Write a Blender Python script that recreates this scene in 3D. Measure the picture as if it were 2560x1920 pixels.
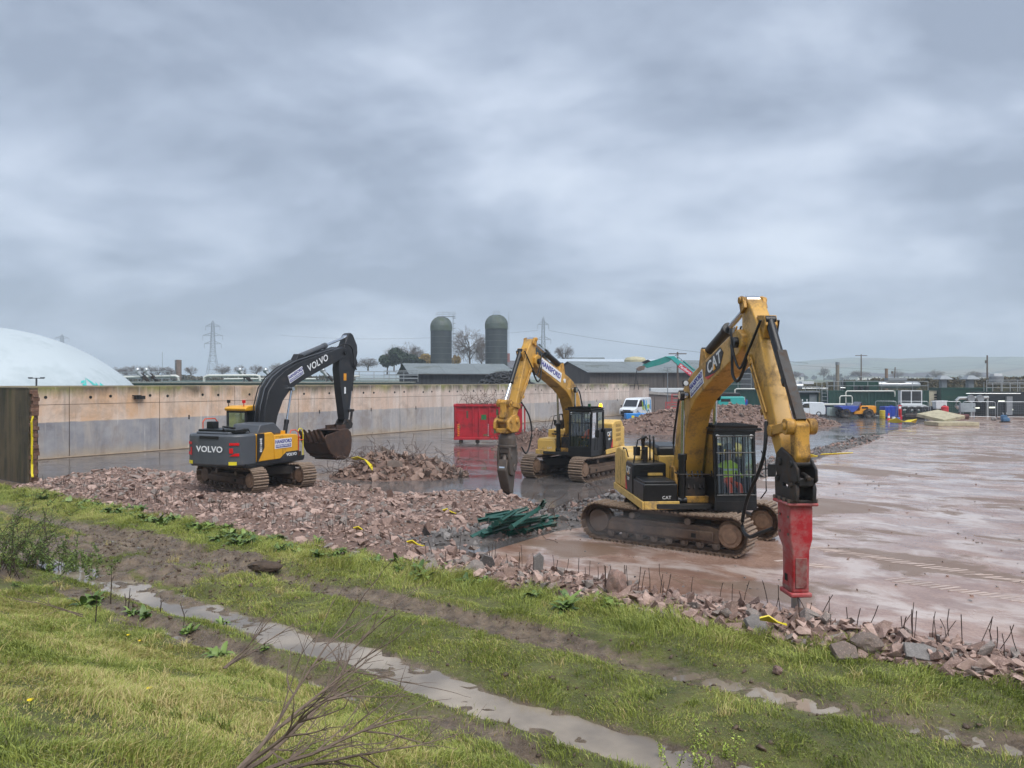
import bpy, bmesh, math, random
import numpy as np
from mathutils import Vector, Matrix, noise as mnoise
random.seed(7); RNG = np.random.default_rng(11)
for _o in list(bpy.data.objects): bpy.data.objects.remove(_o)
SC = bpy.context.scene
COL = SC.collection
R = math.radians
PI = math.pi
FPX, CAMH, HZ = 1900.0, 4.13, 955.0      # focal length in photo pixels, eye height above the yard, horizon row

# ---------------------------------------------------------------- camera
cam = bpy.data.cameras.new('camera'); camo = bpy.data.objects.new('camera', cam); COL.objects.link(camo)
camo.location = (0, 0, CAMH); camo.rotation_euler = (R(90), 0, 0)
cam.sensor_width = 36; cam.lens = FPX/2560*36; cam.shift_y = -(960-HZ)/2560
cam.clip_start = .1; cam.clip_end = 20000
SC.camera = camo
SC.view_settings.view_transform = 'Standard'; SC.view_settings.look = 'None'
SC.view_settings.exposure = 1.1; SC.view_settings.gamma = 1; SC.view_settings.use_curve_mapping = False
SC.cycles.use_denoising = True
SC.cycles.max_bounces = 5; SC.cycles.diffuse_bounces = 2; SC.cycles.glossy_bounces = 3; SC.cycles.adaptive_threshold = .02
SC.cycles.transparent_max_bounces = 10; SC.cycles.transmission_bounces = 5; SC.cycles.volume_bounces = 1
SC.cycles.caustics_reflective = False; SC.cycles.caustics_refractive = False
SC.cycles.sample_clamp_indirect = 6; SC.render.filter_size = 1.25

def lin(r, g, b, a=1):
    f = lambda c: (c/255/12.92 if c/255 <= .04045 else ((c/255+.055)/1.055)**2.4)
    return (f(r), f(g), f(b), a)

# ---------------------------------------------------------------- node helper
class NT:
    def __init__(s, nt):
        s.nt = nt; s.n = nt.nodes; s.l = nt.links
    def new(s, t, ins=None, **kw):
        nd = s.n.new(t)
        for k, v in kw.items(): setattr(nd, k, v)
        for k, v in (ins or {}).items():
            sk = nd.inputs[k]
            if hasattr(v, 'is_linked'): s.l.new(v, sk)
            else: sk.default_value = v
        return nd
    def math(s, op, a, b=None, c=None, clamp=False):
        ins = {0: a}
        if b is not None: ins[1] = b
        if c is not None: ins[2] = c
        return s.new('ShaderNodeMath', ins, operation=op, use_clamp=clamp).outputs[0]
    def mix(s, f, a, b, mode='MIX'):
        nd = s.new('ShaderNodeMix', data_type='RGBA', blend_type=mode)
        for i, v in ((0, f), (6, a), (7, b)):
            if hasattr(v, 'is_linked'): s.l.new(v, nd.inputs[i])
            else: nd.inputs[i].default_value = v
        return nd.outputs[2]
    def mixf(s, f, a, b):
        nd = s.new('ShaderNodeMix', data_type='FLOAT')
        for i, v in ((0, f), (2, a), (3, b)):
            if hasattr(v, 'is_linked'): s.l.new(v, nd.inputs[i])
            else: nd.inputs[i].default_value = v
        return nd.outputs[0]
    def noise(s, vec, scale, detail=4, rough=.55, dist=0, out=0):
        nd = s.new('ShaderNodeTexNoise', {'Scale': scale, 'Detail': detail, 'Roughness': rough, 'Distortion': dist})
        if vec is not None: s.l.new(vec, nd.inputs['Vector'])
        return nd.outputs[out]
    def ramp(s, f, lo, hi):
        return s.new('ShaderNodeMapRange', {0: f, 1: lo, 2: hi, 3: 0.0, 4: 1.0}, clamp=True).outputs[0]
    def scale(s, vec, sc, rot=(0, 0, 0)):
        return s.new('ShaderNodeMapping', {'Vector': vec, 'Scale': sc, 'Rotation': rot}).outputs[0]
    def bump(s, h, strength=.3, dist=.02):
        return s.new('ShaderNodeBump', {'Height': h, 'Strength': strength, 'Distance': dist}).outputs[0]

# ---------------------------------------------------------------- world: an overcast sky, the same cloud deck in every direction
W = bpy.data.worlds.new('World'); SC.world = W; W.use_nodes = True
wn = NT(W.node_tree); wn.n.clear()
SUN_EL, SUN_AZ = R(58), R(150)      # veiled sun, high behind the camera to the right
wo = wn.new('ShaderNodeOutputWorld')
sky = wn.new('ShaderNodeTexSky', sky_type='NISHITA', sun_disc=False, sun_elevation=SUN_EL, sun_rotation=SUN_AZ, air_density=1.0, dust_density=2.0)
tc = wn.new('ShaderNodeTexCoord')
sx = wn.new('ShaderNodeSeparateXYZ', {0: tc.outputs['Generated']})
zz = wn.math('ADD', wn.math('MAXIMUM', sx.outputs[2], 0.0), .3)
cv = wn.new('ShaderNodeCombineXYZ', {0: wn.math('DIVIDE', sx.outputs[0], zz), 1: wn.math('DIVIDE', sx.outputs[1], zz), 2: 3.1}).outputs[0]
n1 = wn.noise(wn.scale(cv, (.8, 1.0, 1), (0, 0, .25)), 1.8, 6, .53, .2)
n2 = wn.noise(wn.scale(cv, (.5, .8, 1), (0, 0, -.4)), .8, 3, .5, .2)
nn = wn.math('ADD', wn.math('MULTIPLY', n1, .68), wn.math('MULTIPLY', n2, .32))
cr = wn.new('ShaderNodeValToRGB', {0: nn})
els = cr.color_ramp.elements
els[0].position = .42; els[0].color = lin(140, 151, 169)
els[1].position = .48; els[1].color = lin(162, 173, 191)
e = els.new(.545); e.color = lin(187, 197, 213)
e = els.new(.615); e.color = lin(206, 215, 228)
K = 6.1        # cloud radiance in the units of the Nishita sky (background strength 0.1)
cloud = wn.mix(1.0, cr.outputs[0], (K, K, K, 1), 'MULTIPLY')
colr = wn.mix(.93, wn.mix(1.0, sky.outputs[0], (.9, .9, .9, 1), 'MULTIPLY'), cloud)
bg = wn.new('ShaderNodeBackground', {'Color': colr, 'Strength': .1})
wn.l.new(bg.outputs[0], wo.inputs[0])
sl = bpy.data.lights.new('sun', 'SUN'); sl.energy = 1.5; sl.angle = R(48); sl.color = (1, .975, .94)
so = bpy.data.objects.new('sun', sl); COL.objects.link(so)
_d = Vector((math.sin(SUN_AZ)*math.cos(SUN_EL), math.cos(SUN_AZ)*math.cos(SUN_EL), math.sin(SUN_EL)))
so.rotation_euler = _d.to_track_quat('Z', 'Y').to_euler(); so.location = (0, 0, 60)

# ---------------------------------------------------------------- place helpers: yard axes. t runs along the front edge, s runs away from the bank
TA = Vector((.812, -.584, 0)); SA = Vector((.584, .812, 0))
YAW_T = math.atan2(-.584, .812); YAW_S = math.atan2(.812, .584)
def ts(t, s, z=0): return TA*t + SA*s + Vector((0, 0, z))
def G(px, py, z=0):
    d = (CAMH-z)*FPX/(py-HZ); return Vector(((px-1280)/FPX*d, d, z))
def P(px, py, d): return Vector(((px-1280)/FPX*d, d, CAMH-(py-HZ)/FPX*d))

# ---------------------------------------------------------------- materials
MATS = {}
def mat(name, col, rough=.6, metal=0, var=.2, scale=2.5, dirt=None, damt=.5, dscale=1.5, bump=0, bscale=30, spec=.5, coat=0, emit=0, drough=.9, stretch=(1, 1, 1), world=False):
    if name in MATS: return MATS[name]
    m = bpy.data.materials.new(name); m.use_nodes = True
    t = NT(m.node_tree); b = t.n['Principled BSDF']
    if world: vec = t.new('ShaderNodeNewGeometry').outputs['Position']
    else: vec = t.new('ShaderNodeTexCoord').outputs['Object']
    if stretch != (1, 1, 1): vec = t.scale(vec, stretch)
    c = lin(*col) if max(col) > 1 else (*col, 1)
    n = t.noise(vec, scale, 6, .6)
    hi = tuple(min(1, x*(1+var)) for x in c[:3])+(1,); lo = tuple(x*(1-var) for x in c[:3])+(1,)
    out = t.mix(t.ramp(n, .3, .7), lo, hi)
    rr = rough
    if dirt:
        dc = lin(*dirt)
        nd = t.noise(vec, dscale, 8, .65, .3)
        nf = t.noise(vec, dscale*9, 3, .6)
        k = t.math('ADD', nd, t.math('MULTIPLY', t.math('SUBTRACT', nf, .5), .35))
        th = .75-.5*damt
        f = t.ramp(k, th-.04, th+.16)
        out = t.mix(t.math('MULTIPLY', f, .85), out, dc)
        rr = t.mixf(f, rough, drough)
    t.l.new(out, b.inputs['Base Color'])
    if hasattr(rr, 'is_linked'): t.l.new(rr, b.inputs['Roughness'])
    else: b.inputs['Roughness'].default_value = rr
    b.inputs['Metallic'].default_value = metal
    b.inputs['Specular IOR Level'].default_value = spec
    if coat: b.inputs['Coat Weight'].default_value = coat; b.inputs['Coat Roughness'].default_value = .15
    if bump:
        t.l.new(t.bump(t.noise(vec, bscale, 5, .6), bump, .02), b.inputs['Normal'])
    if emit:
        t.l.new(out, b.inputs['Emission Color']); b.inputs['Emission Strength'].default_value = emit
    MATS[name] = m; return m

def glass_mat(name, tint, alpha=.35, rough=.04):
    if name in MATS: return MATS[name]
    m = bpy.data.materials.new(name); m.use_nodes = True
    t = NT(m.node_tree); t.n.clear()
    o = t.new('ShaderNodeOutputMaterial')
    tr = t.new('ShaderNodeBsdfTransparent', {0: tint})
    gl = t.new('ShaderNodeBsdfGlossy', {'Color': (.9, .95, 1, 1), 'Roughness': rough})
    fr = t.new('ShaderNodeFresnel', {0: 1.5})
    f = t.math('ADD', fr.outputs[0], alpha*.15, clamp=True)
    mx = t.new('ShaderNodeMixShader', {0: f, 1: tr.outputs[0], 2: gl.outputs[0]})
    t.l.new(mx.outputs[0], o.inputs[0]); MATS[name] = m; return m

# ---------------------------------------------------------------- mesh helpers
class MB:
    def __init__(s, M=None): s.v = []; s.f = []; s.M = M
    def add(s, vs, fs):
        n = len(s.v)
        if s.M is not None: vs = [s.M @ Vector(v) for v in vs]
        s.v += [tuple(v) for v in vs]; s.f += [tuple(i+n for i in f) for f in fs]; return s
    def box(s, x0, x1, y0, y1, z0, z1):
        return s.add([(x, y, z) for x in (x0, x1) for y in (y0, y1) for z in (z0, z1)],
                     [(0, 1, 3, 2), (4, 6, 7, 5), (0, 4, 5, 1), (2, 3, 7, 6), (0, 2, 6, 4), (1, 5, 7, 3)])
    def cbox(s, c, size, rot=None):
        old = s.M; T = Matrix.Translation(Vector(c))
        if rot is not None: T = T @ (rot.to_4x4() if hasattr(rot, 'to_4x4') else Matrix.Rotation(rot, 4, 'Z'))
        s.M = T if old is None else old @ T
        a, b, c2 = (k/2 for k in size); s.box(-a, a, -b, b, -c2, c2); s.M = old; return s
    def bar(s, p0, p1, w, h):
        p0 = Vector(p0); p1 = Vector(p1); d = p1-p0
        q = d.to_track_quat('X', 'Z').to_matrix()
        return s.cbox((p0+p1)/2, (d.length, w, h), q)
    def prism(s, poly, a0, a1, axis='y'):
        area = sum(poly[i][0]*poly[(i+1) % len(poly)][1]-poly[(i+1) % len(poly)][0]*poly[i][1] for i in range(len(poly)))
        if area < 0: poly = poly[::-1]
        f3 = {'y': lambda p, a: (p[0], a, p[1]), 'z': lambda p, a: (p[0], p[1], a), 'x': lambda p, a: (a, p[0], p[1])}[axis]
        n = len(poly)
        return s.add([f3(p, a0) for p in poly]+[f3(p, a1) for p in poly],
                     [tuple(range(n))[::-1], tuple(range(n, 2*n))]+[(i, (i+1) % n, n+(i+1) % n, n+i) for i in range(n)])
    def cyl(s, p0, p1, r0, r1=None, n=12, cap=True):
        if r1 is None: r1 = r0
        p0 = Vector(p0); p1 = Vector(p1); q = (p1-p0).to_track_quat('Z', 'Y').to_matrix()
        vs = []
        for p, r in ((p0, r0), (p1, r1)):
            for i in range(n):
                a = 2*PI*i/n; vs.append(p+q @ Vector((r*math.cos(a), r*math.sin(a), 0)))
        fs = [(i, (i+1) % n, n+(i+1) % n, n+i) for i in range(n)]
        if cap: fs += [tuple(range(n))[::-1], tuple(range(n, 2*n))]
        return s.add(vs, fs)
    def tube(s, pts, r, n=6, r1=None):
        pts = [Vector(p) for p in pts]; m = len(pts); vs = []
        for k, p in enumerate(pts):
            d = pts[min(k+1, m-1)]-pts[max(k-1, 0)]
            if d.length < 1e-6: d = Vector((0, 0, 1))
            q = d.to_track_quat('Z', 'Y').to_matrix()
            rr = r if r1 is None else r+(r1-r)*k/(m-1)
            for i in range(n):
                a = 2*PI*i/n; vs.append(p+q @ Vector((rr*math.cos(a), rr*math.sin(a), 0)))
        fs = [(k*n+i, k*n+(i+1) % n, (k+1)*n+(i+1) % n, (k+1)*n+i) for k in range(m-1) for i in range(n)]
        fs += [tuple(range(n))[::-1], tuple(range((m-1)*n, m*n))]
        return s.add(vs, fs)
    def lathe(s, prof, n=24, c=(0, 0, 0), axis='z', a0=0, a1=2*PI):
        full = abs(a1-a0-2*PI) < 1e-6; k = n if full else n+1
        c = Vector(c); vs = []
        for r, z in prof:
            for i in range(k):
                a = a0+(a1-a0)*i/n
                v = (r*math.cos(a), r*math.sin(a), z)
                if axis == 'y': v = (v[0], v[2], v[1])
                if axis == 'x': v = (v[2], v[0], v[1])
                vs.append(c+Vector(v))
        fs = []
        for j in range(len(prof)-1):
            for i in range(n):
                i2 = (i+1) % k
                fs.append((j*k+i, j*k+i2, (j+1)*k+i2, (j+1)*k+i))
        return s.add(vs, fs)
    def ball(s, c, r, n=12, m=8, sc=(1, 1, 1)):
        return s.add([Vector(c)+Vector((r*sc[0]*math.sin(PI*j/m)*math.cos(2*PI*i/n), r*sc[1]*math.sin(PI*j/m)*math.sin(2*PI*i/n), r*sc[2]*math.cos(PI*j/m))) for j in range(m+1) for i in range(n)],
                     [(j*n+i, (j+1)*n+i, (j+1)*n+(i+1) % n, j*n+(i+1) % n) for j in range(m) for i in range(n)])
    def mesh(s, name, m=None, smooth=35):
        me = bpy.data.meshes.new(name); me.from_pydata(s.v, [], s.f)
        bm = bmesh.new(); bm.from_mesh(me)
        bmesh.ops.remove_doubles(bm, verts=bm.verts, dist=1e-5)
        bmesh.ops.recalc_face_normals(bm, faces=bm.faces); bm.to_mesh(me); bm.free()
        if smooth:
            me.polygons.foreach_set('use_smooth', [True]*len(me.polygons))
            me.set_sharp_from_angle(angle=R(smooth))
        if m: me.materials.append(m)
        return me
    def build(s, name, m, parent=None, bevel=0, smooth=35, loc=None):
        return obj(name, s.mesh(name, m, smooth), parent, bevel, loc)

def obj(name, me, parent=None, bevel=0, loc=None):
    o = bpy.data.objects.new(name, me); COL.objects.link(o)
    if parent is not None: o.parent = parent
    if loc is not None: o.location = loc
    if bevel:
        b = o.modifiers.new('bevel', 'BEVEL'); b.width = bevel; b.segments = 2; b.limit_method = 'ANGLE'; b.angle_limit = R(40)
        b.harden_normals = False
    return o
def tag(o, label=None, cat=None, group=None, kind=None):
    if label: o['label'] = label
    if cat: o['category'] = cat
    if group: o['group'] = group
    if kind: o['kind'] = kind
    return o
def thing(name, label, cat, loc=(0, 0, 0), rz=0, group=None):
    o = bpy.data.objects.new(name, None); COL.objects.link(o); o.location = loc; o.rotation_euler = (0, 0, rz)
    o.empty_display_size = .2
    return tag(o, label, cat, group)
def np_mesh(name, co, tris, m, smooth=False, quads=False):
    me = bpy.data.meshes.new(name); k = 4 if quads else 3
    me.vertices.add(len(co)); me.vertices.foreach_set('co', np.asarray(co, np.float32).ravel())
    nf = len(tris); me.loops.add(nf*k); me.loops.foreach_set('vertex_index', np.asarray(tris, np.int32).ravel())
    me.polygons.add(nf); me.polygons.foreach_set('loop_start', np.arange(0, nf*k, k, dtype=np.int32))
    me.polygons.foreach_set('use_smooth', np.full(nf, bool(smooth)))
    me.update(calc_edges=True)
    if m: me.materials.append(m)
    return me
def fattr(me, name, vals):
    a = me.attributes.new(name, 'FLOAT', 'POINT'); a.data.foreach_set('value', np.asarray(vals, np.float32))
TEXTS = []
def text(body, size, m, parent, loc, rot, name='lettering', bold=0, sx=1, align='CENTER', extrude=.003, shear=0):
    cu = bpy.data.curves.new(name, 'FONT'); cu.body = body; cu.size = size; cu.align_x = align; cu.align_y = 'CENTER'
    cu.extrude = extrude; cu.offset = bold*.6; cu.space_character = 1.06; cu.shear = shear; cu.materials.append(m); cu.resolution_u = 3
    o = bpy.data.objects.new(name, cu); COL.objects.link(o); o.parent = parent; TEXTS.append(o)
    o.matrix_local = Matrix.Translation(Vector(loc)) @ rot.to_4x4() @ Matrix.Diagonal((sx, 1, 1, 1)); return o
def basis(xdir, ydir):
    x = Vector(xdir).normalized(); z = x.cross(Vector(ydir)).normalized(); y = z.cross(x)
    return Matrix((x, y, z)).transposed()
# value noise for terrain and scattering
def vnoise(x, y, seed=0):
    xi = np.floor(x).astype(np.int64); yi = np.floor(y).astype(np.int64); fx = x-xi; fy = y-yi
    fx = fx*fx*(3-2*fx); fy = fy*fy*(3-2*fy)
    def h(a, b):
        n = (a*374761393+b*668265263+seed*1442695041) & 0xffffffff
        n = ((n ^ (n >> 13))*1274126177) & 0xffffffff
        return ((n ^ (n >> 16)) & 0xffff)/65535.0
    return (h(xi, yi)*(1-fx)+h(xi+1, yi)*fx)*(1-fy)+(h(xi, yi+1)*(1-fx)+h(xi+1, yi+1)*fx)*fy
def fbm(x, y, oct=4, seed=0):
    v = 0; a = .5; tot = 0
    for i in range(oct):
        v = v+a*vnoise(x, y, seed+i); tot += a; x = x*2.03+7.1; y = y*2.03+3.7; a *= .5
    return v/tot
def sst(x, a, b):
    k = np.clip((x-a)/(b-a), 0, 1); return k*k*(3-2*k)
# ================================================================ ground, yard, walls
def terrain_mat():
    m = bpy.data.materials.new('bank_soil'); m.use_nodes = True; t = NT(m.node_tree); b = t.n['Principled BSDF']
    pos = t.new('ShaderNodeNewGeometry').outputs['Position']
    at = t.new('ShaderNodeAttribute', attribute_name='mud').outputs['Fac']
    g = t.mix(t.ramp(t.noise(pos, 1.3, 6, .65), .35, .68), lin(74, 82, 42), lin(120, 122, 66))
    g = t.mix(t.ramp(t.noise(pos, 9, 5, .7), .45, .75), g, lin(98, 88, 58))
    mu = t.mix(t.ramp(t.noise(pos, 3.5, 7, .65), .35, .7), lin(84, 70, 56), lin(140, 122, 102))
    k = t.ramp(t.math('ADD', at, t.math('MULTIPLY', t.math('SUBTRACT', t.noise(pos, 6, 5, .7), .5), .8)), .24, .46)
    t.l.new(t.mix(k, g, mu), b.inputs['Base Color'])
    t.l.new(t.mixf(k, .9, t.mixf(t.ramp(t.noise(pos, 5, 4), .4, .62), .55, .25)), b.inputs['Roughness'])
    t.l.new(t.bump(t.math('ADD', t.noise(pos, 24, 6, .7), t.math('MULTIPLY', t.noise(pos, 7, 5, .65), 1.6)), .9, .05), b.inputs['Normal'])
    return m
def zbank(t, s):
    """height of the verge and the bank at yard coordinates (t, s)"""
    n = fbm(t*1.1, s*1.1, 4, 3)-.5; f = fbm(t*5, s*5, 3, 9)-.5; w = (fbm(t*.35, s*.1, 2, 21)-.5)*.5
    z = -.02+n*.06+f*.045
    def rut(c, wd, dep, wob=1.0): return dep*np.exp(-(((s-c-w*wob)/wd)**2)**1.5)
    z = z-rut(8.0, .5, .1+.07*n)-rut(10.4, .36, .08, .6)+((fbm(t*1.3, s*2.2, 4, 88)-.5)*.12+(fbm(t*5, s*8, 3, 89)-.5)*.085)*np.exp(-((s-8.0-w)/.7)**2)
    z = z+.05*np.exp(-((s-9.2)/.5)**2)+.05*np.exp(-((s-7.35)/.16)**2)+.045*np.exp(-((s-10.95)/.14)**2)
    z = z-.10*np.exp(-((s-7.0-w*.4)/.22)**2)*sst(fbm(t*.5, t*0+2, 2, 5), .4, .6)
    mud = sst(t, -24, -20)*(1-sst(t, -13.5, -11.5))*sst(s, 7.6, 8.4)*(1-sst(s, 11.2, 11.9))
    lug = np.sin((t+.5*np.abs(s-10.4))*2*PI/.32)
    tread = np.exp(-((s-10.4-w*.6)/.42)**4)*(.35+.65*sst(np.sin(t*.55)+.3, -.3, .5))
    z = z+mud*((fbm(t*3.2, s*3.2, 4, 31)-.5)*.3)+tread*lug*.03
    bk = np.maximum(6.75+(fbm(t*.4, t*0, 2, 44)-.5)*.5-s, 0)
    z = z+.385*np.where(bk < .8, bk*bk/1.6, bk-.4)+n*.12*sst(bk, .2, 1.5)
    return z
def mudmask(t, s):
    w = (fbm(t*.35, s*.1, 2, 21)-.5)*.5
    m = np.exp(-((s-10.4-w*.6)/.42)**4)*(.42+.4*sst(np.sin(t*.55+.4)+.35*np.sin(t*1.7), -.5, .5))
    m = np.maximum(m, np.exp(-((s-8.0-w)/.46)**4)*.62)
    pk = sst(t, -23, -20)*(1-sst(t, -15.5, -12.5))*sst(s, 8.2, 8.9)*(1-sst(s, 10.7, 11.5))
    m = np.maximum(m, pk*(1.5*fbm(t*.9+3, s*.9, 3, 61)-.08))
    m = np.maximum(m, np.exp(-((s-7.0)/.38)**2)*(fbm(t*.7, s, 2, 71)*1.1-.05))
    m = np.maximum(m, sst(s, 12.6, 13.2)*.8)
    return np.clip(m, 0, 1)
def terrain():
    tt = np.arange(-50, 14, .075); ss = np.arange(-6, 13.9, .07)
    T, S = np.meshgrid(tt, ss); Z = zbank(T, S); Z = np.where(S > 13.3, np.minimum(Z, -.03), Z)
    Mu = mudmask(T, S)
    co = np.stack([T*TA.x+S*SA.x, T*TA.y+S*SA.y, Z], -1).reshape(-1, 3)
    ny, nx = T.shape; i = (np.arange(ny-1)[:, None]*nx+np.arange(nx-1)[None]).ravel()
    q = np.stack([i, i+1, i+nx+1, i+nx], -1)
    me = np_mesh('bank', co, q, terrain_mat(), True, True); fattr(me, 'mud', Mu.ravel())
    tag(obj('grass_bank', me), kind='structure')
terrain()

def field_mat():
    m = bpy.data.materials.new('fields'); m.use_nodes = True; t = NT(m.node_tree); b = t.n['Principled BSDF']
    pos = t.new('ShaderNodeNewGeometry').outputs['Position']
    v = t.new('ShaderNodeTexVoronoi', {'Vector': pos, 'Scale': .006}, feature='F1').outputs['Color']
    s = t.new('ShaderNodeSeparateColor', {0: v}).outputs[0]
    g = t.mix(s, lin(98, 108, 88), lin(122, 130, 106)); g = t.mix(t.ramp(s, .6, .8), g, lin(120, 104, 80))
    e = t.new('ShaderNodeTexVoronoi', {'Vector': pos, 'Scale': .006}, feature='DISTANCE_TO_EDGE').outputs[0]
    g = t.mix(t.ramp(e, .05, .02), g, lin(52, 58, 38))
    g = t.mix(t.math('MULTIPLY', t.noise(pos, .2, 5), .4), g, lin(88, 96, 54))
    t.l.new(g, b.inputs['Base Color']); b.inputs['Roughness'].default_value = .95
    return m
FIELD = field_mat()
tag(MB().add([(-7000, -2000, -.4), (7000, -2000, -.4), (7000, 7000, -.4), (-7000, 7000, -.4)], [(0, 1, 2, 3)]).build('ground', FIELD), kind='structure')
def hills():
    az = np.linspace(-50, 50, 240); rr = np.concatenate([np.linspace(230, 800, 14), np.linspace(900, 3900, 42)])
    A, Rr = np.meshgrid(np.radians(az), rr); px = 1280+np.tan(A)*1900
    X = Rr*np.sin(A); Y = Rr*np.cos(A)
    ridge = np.interp(px, [-1000, 300, 1300, 1650, 1900, 2030, 2130, 2250, 2400, 2560, 3200], [14, 16, 18, 38, 58, 74, 80, 72, 78, 79, 70])
    z = -1.2+sst(Rr, 230, 700)*7+.8*ridge*sst(Rr, 1100, 2400)+(fbm(X/260, Y/260, 4, 2)-.5)*16*sst(Rr, 900, 1700)
    z = z*(1-sst(Rr, 3000, 3900))-3*sst(Rr, 3000, 3900)
    co = np.stack([X, Y, z], -1).reshape(-1, 3); ny, nx = X.shape
    i = (np.arange(ny-1)[:, None]*nx+np.arange(nx-1)[None]).ravel()
    tag(obj('hills', np_mesh('hills', co, np.stack([i, i+1, i+nx+1, i+nx], -1), FIELD, True, True)), kind='structure')
hills()

def slab_mat(name, c0, c1, mud, pale, wet, paleamt, mudamt):
    m = bpy.data.materials.new(name); m.use_nodes = True; t = NT(m.node_tree); b = t.n['Principled BSDF']
    pos = t.new('ShaderNodeNewGeometry').outputs['Position']
    loc = t.new('ShaderNodeMapping', {'Vector': pos, 'Rotation': (0, 0, -YAW_T)}).outputs[0]
    st = t.scale(loc, (.8, 1.0, 1)); st2 = t.scale(loc, (.7, 1, 1), (0, 0, .12))
    base = t.mix(t.ramp(t.noise(st, .9, 7, .62, .6), .32, .68), c0, c1)
    base = t.mix(t.ramp(t.noise(loc, 14, 5, .7), .45, .8), base, tuple(x*.72 for x in c0[:3])+(1,))
    np_ = t.ramp(t.noise(st2, .75, 7, .62, .5), .66-.3*paleamt, .80-.3*paleamt)
    base = t.mix(t.math('MULTIPLY', np_, t.mixf(t.noise(loc, .25, 4), .45, .95)), base, pale)  # pale slurry film, which also puts some wet sheen into the base colour
    nm = t.ramp(t.noise(t.scale(loc, (.6, 1.0, 1), (0, 0, -.2)), .3, 10, .58, .5), .79-.4*mudamt, .82-.4*mudamt)
    red = t.ramp(t.noise(t.scale(loc, (.75, 1, 1), (0, 0, .3)), 1.15, 8, .66, .35), .52, .6)
    base = t.mix(t.math('MULTIPLY', red, t.mixf(t.noise(loc, .5, 3), .25, .95)), base, tuple(x*.82 for x in c0[:3])+(1,))
    grit = t.ramp(t.noise(loc, 38, 3, .7), .35, .6)
    base = t.mix(t.math('MULTIPLY', nm, t.mixf(grit, .65, 1.0)), base, mud)
    t.l.new(base, b.inputs['Base Color'])
    wetn = t.ramp(t.noise(st, .55, 6, .6, .4), .36, .62)
    ro = t.mixf(wetn, wet+.2, wet)
    ro = t.mixf(nm, ro, .42)
    t.l.new(ro, b.inputs['Roughness']); b.inputs['IOR'].default_value = 1.5
    h = t.math('ADD', t.math('MULTIPLY', t.noise(loc, 34, 5, .7), t.mixf(wetn, .55, .12)), t.math('MULTIPLY', nm, 1.2))
    t.l.new(t.bump(h, .2, .01), b.inputs['Normal'])
    return m
PINK = slab_mat('pink_wet_concrete', lin(142, 110, 94), lin(174, 145, 129), lin(118, 95, 77), lin(202, 188, 179), .08, .66, .64)
GREY = slab_mat('grey_wet_concrete', lin(84, 80, 79), lin(116, 110, 107), lin(98, 84, 76), lin(132, 126, 124), .05, .2, .3)
def slab(name, t0, t1, s0, s1, m, z0=-.25, z=0):
    a = [ts(t0, s0), ts(t1, s0), ts(t1, s1), ts(t0, s1)]
    tag(MB().add([(p.x, p.y, z0) for p in a]+[(p.x, p.y, z) for p in a], [(4, 5, 6, 7), (0, 1, 5, 4), (1, 2, 6, 5), (2, 3, 7, 6), (3, 0, 4, 7)]).build(name, m), kind='structure')
slab('yard_slab_left', -75, -11.3, 13.55, 125, GREY)
slab('yard_slab_right', -11.28, 60, 13.55, 125, PINK)

# water standing in the ruts
def water_mat():
    m = bpy.data.materials.new('muddy_water'); m.use_nodes = True; t = NT(m.node_tree); b = t.n['Principled BSDF']
    pos = t.new('ShaderNodeNewGeometry').outputs['Position']
    t.l.new(t.mix(t.ramp(t.noise(pos, .7, 4), .4, .65), lin(116, 106, 94), lin(160, 147, 130)), b.inputs['Base Color'])
    b.inputs['Roughness'].default_value = .03; b.inputs['IOR'].default_value = 1.45
    t.l.new(t.bump(t.noise(pos, 7, 3), .06, .01), b.inputs['Normal']); return m
WATER = water_mat()
def puddle(t0, t1, s0, s1, z):
    n = max(2, int((t1-t0)/1.0)); vs = []
    for i in range(n+1):
        t = t0+(t1-t0)*i/n
        for s in (s0, s1): vs.append(ts(t, s, z))
    tag(MB().add(vs, [(2*i, 2*i+2, 2*i+3, 2*i+1) for i in range(n)]).build('puddle', WATER, smooth=0), kind='structure')
puddle(-21, 10, 7.2, 8.8, -.092)
puddle(-23, -15, 8.75, 10.2, -.09)
puddle(-4.5, 9, 9.95, 10.8, -.1)
puddle(-17, 6, 6.75, 7.25, -.115)

# mud prints of the crawler tracks: low ridges left on the slab
def prints(name, px0, px1, wid):
    a = G(*px0); b = G(*px1); d = (b-a); L = d.length; d.normalize(); n = Vector((-d.y, d.x, 0)); m = MB(); x = 0
    while x < L:
        if mnoise.noise(a*.3+d*x*.6) > -.5 and random.random() < .95:
            c = a+d*(x+random.uniform(-.015, .015)); w = wid*random.uniform(.55, 1)/2; o = random.uniform(-.06, .06); h = random.uniform(.006, .014)
            k = random.uniform(.03, .06); sk = .12
            m.add([c+n*(w+o)+d*(sk-k), c+n*(o-w)-d*(sk+k), c+n*(o-w)+d*(k-sk), c+n*(w+o)+d*(sk+k), c+n*(w*.9+o)+d*sk+Vector((0, 0, h)), c+n*(o-w*.9)-d*sk+Vector((0, 0, h))],
                  [(0, 4, 5, 1), (3, 2, 5, 4), (0, 3, 4), (1, 5, 2)])
        x += .17
    o = m.build(name, mat('slurry', (176, 158, 148), .55, var=.2, scale=1.5), smooth=0); o.location.z = .003
    tag(o, 'ribbed mud print left by an excavator track on the pink slab', 'mud print', kind='stuff'); return o
_a = prints('track_print', (2036, 1368), (2600, 1462), .5)
_a['label'] = 'ribbed mud print of the farther crawler track on the pink slab'
_b = prints('track_print', (1960, 1402), (2600, 1508), .5)
_b['label'] = 'ribbed mud print of the nearer crawler track on the pink slab'

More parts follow.
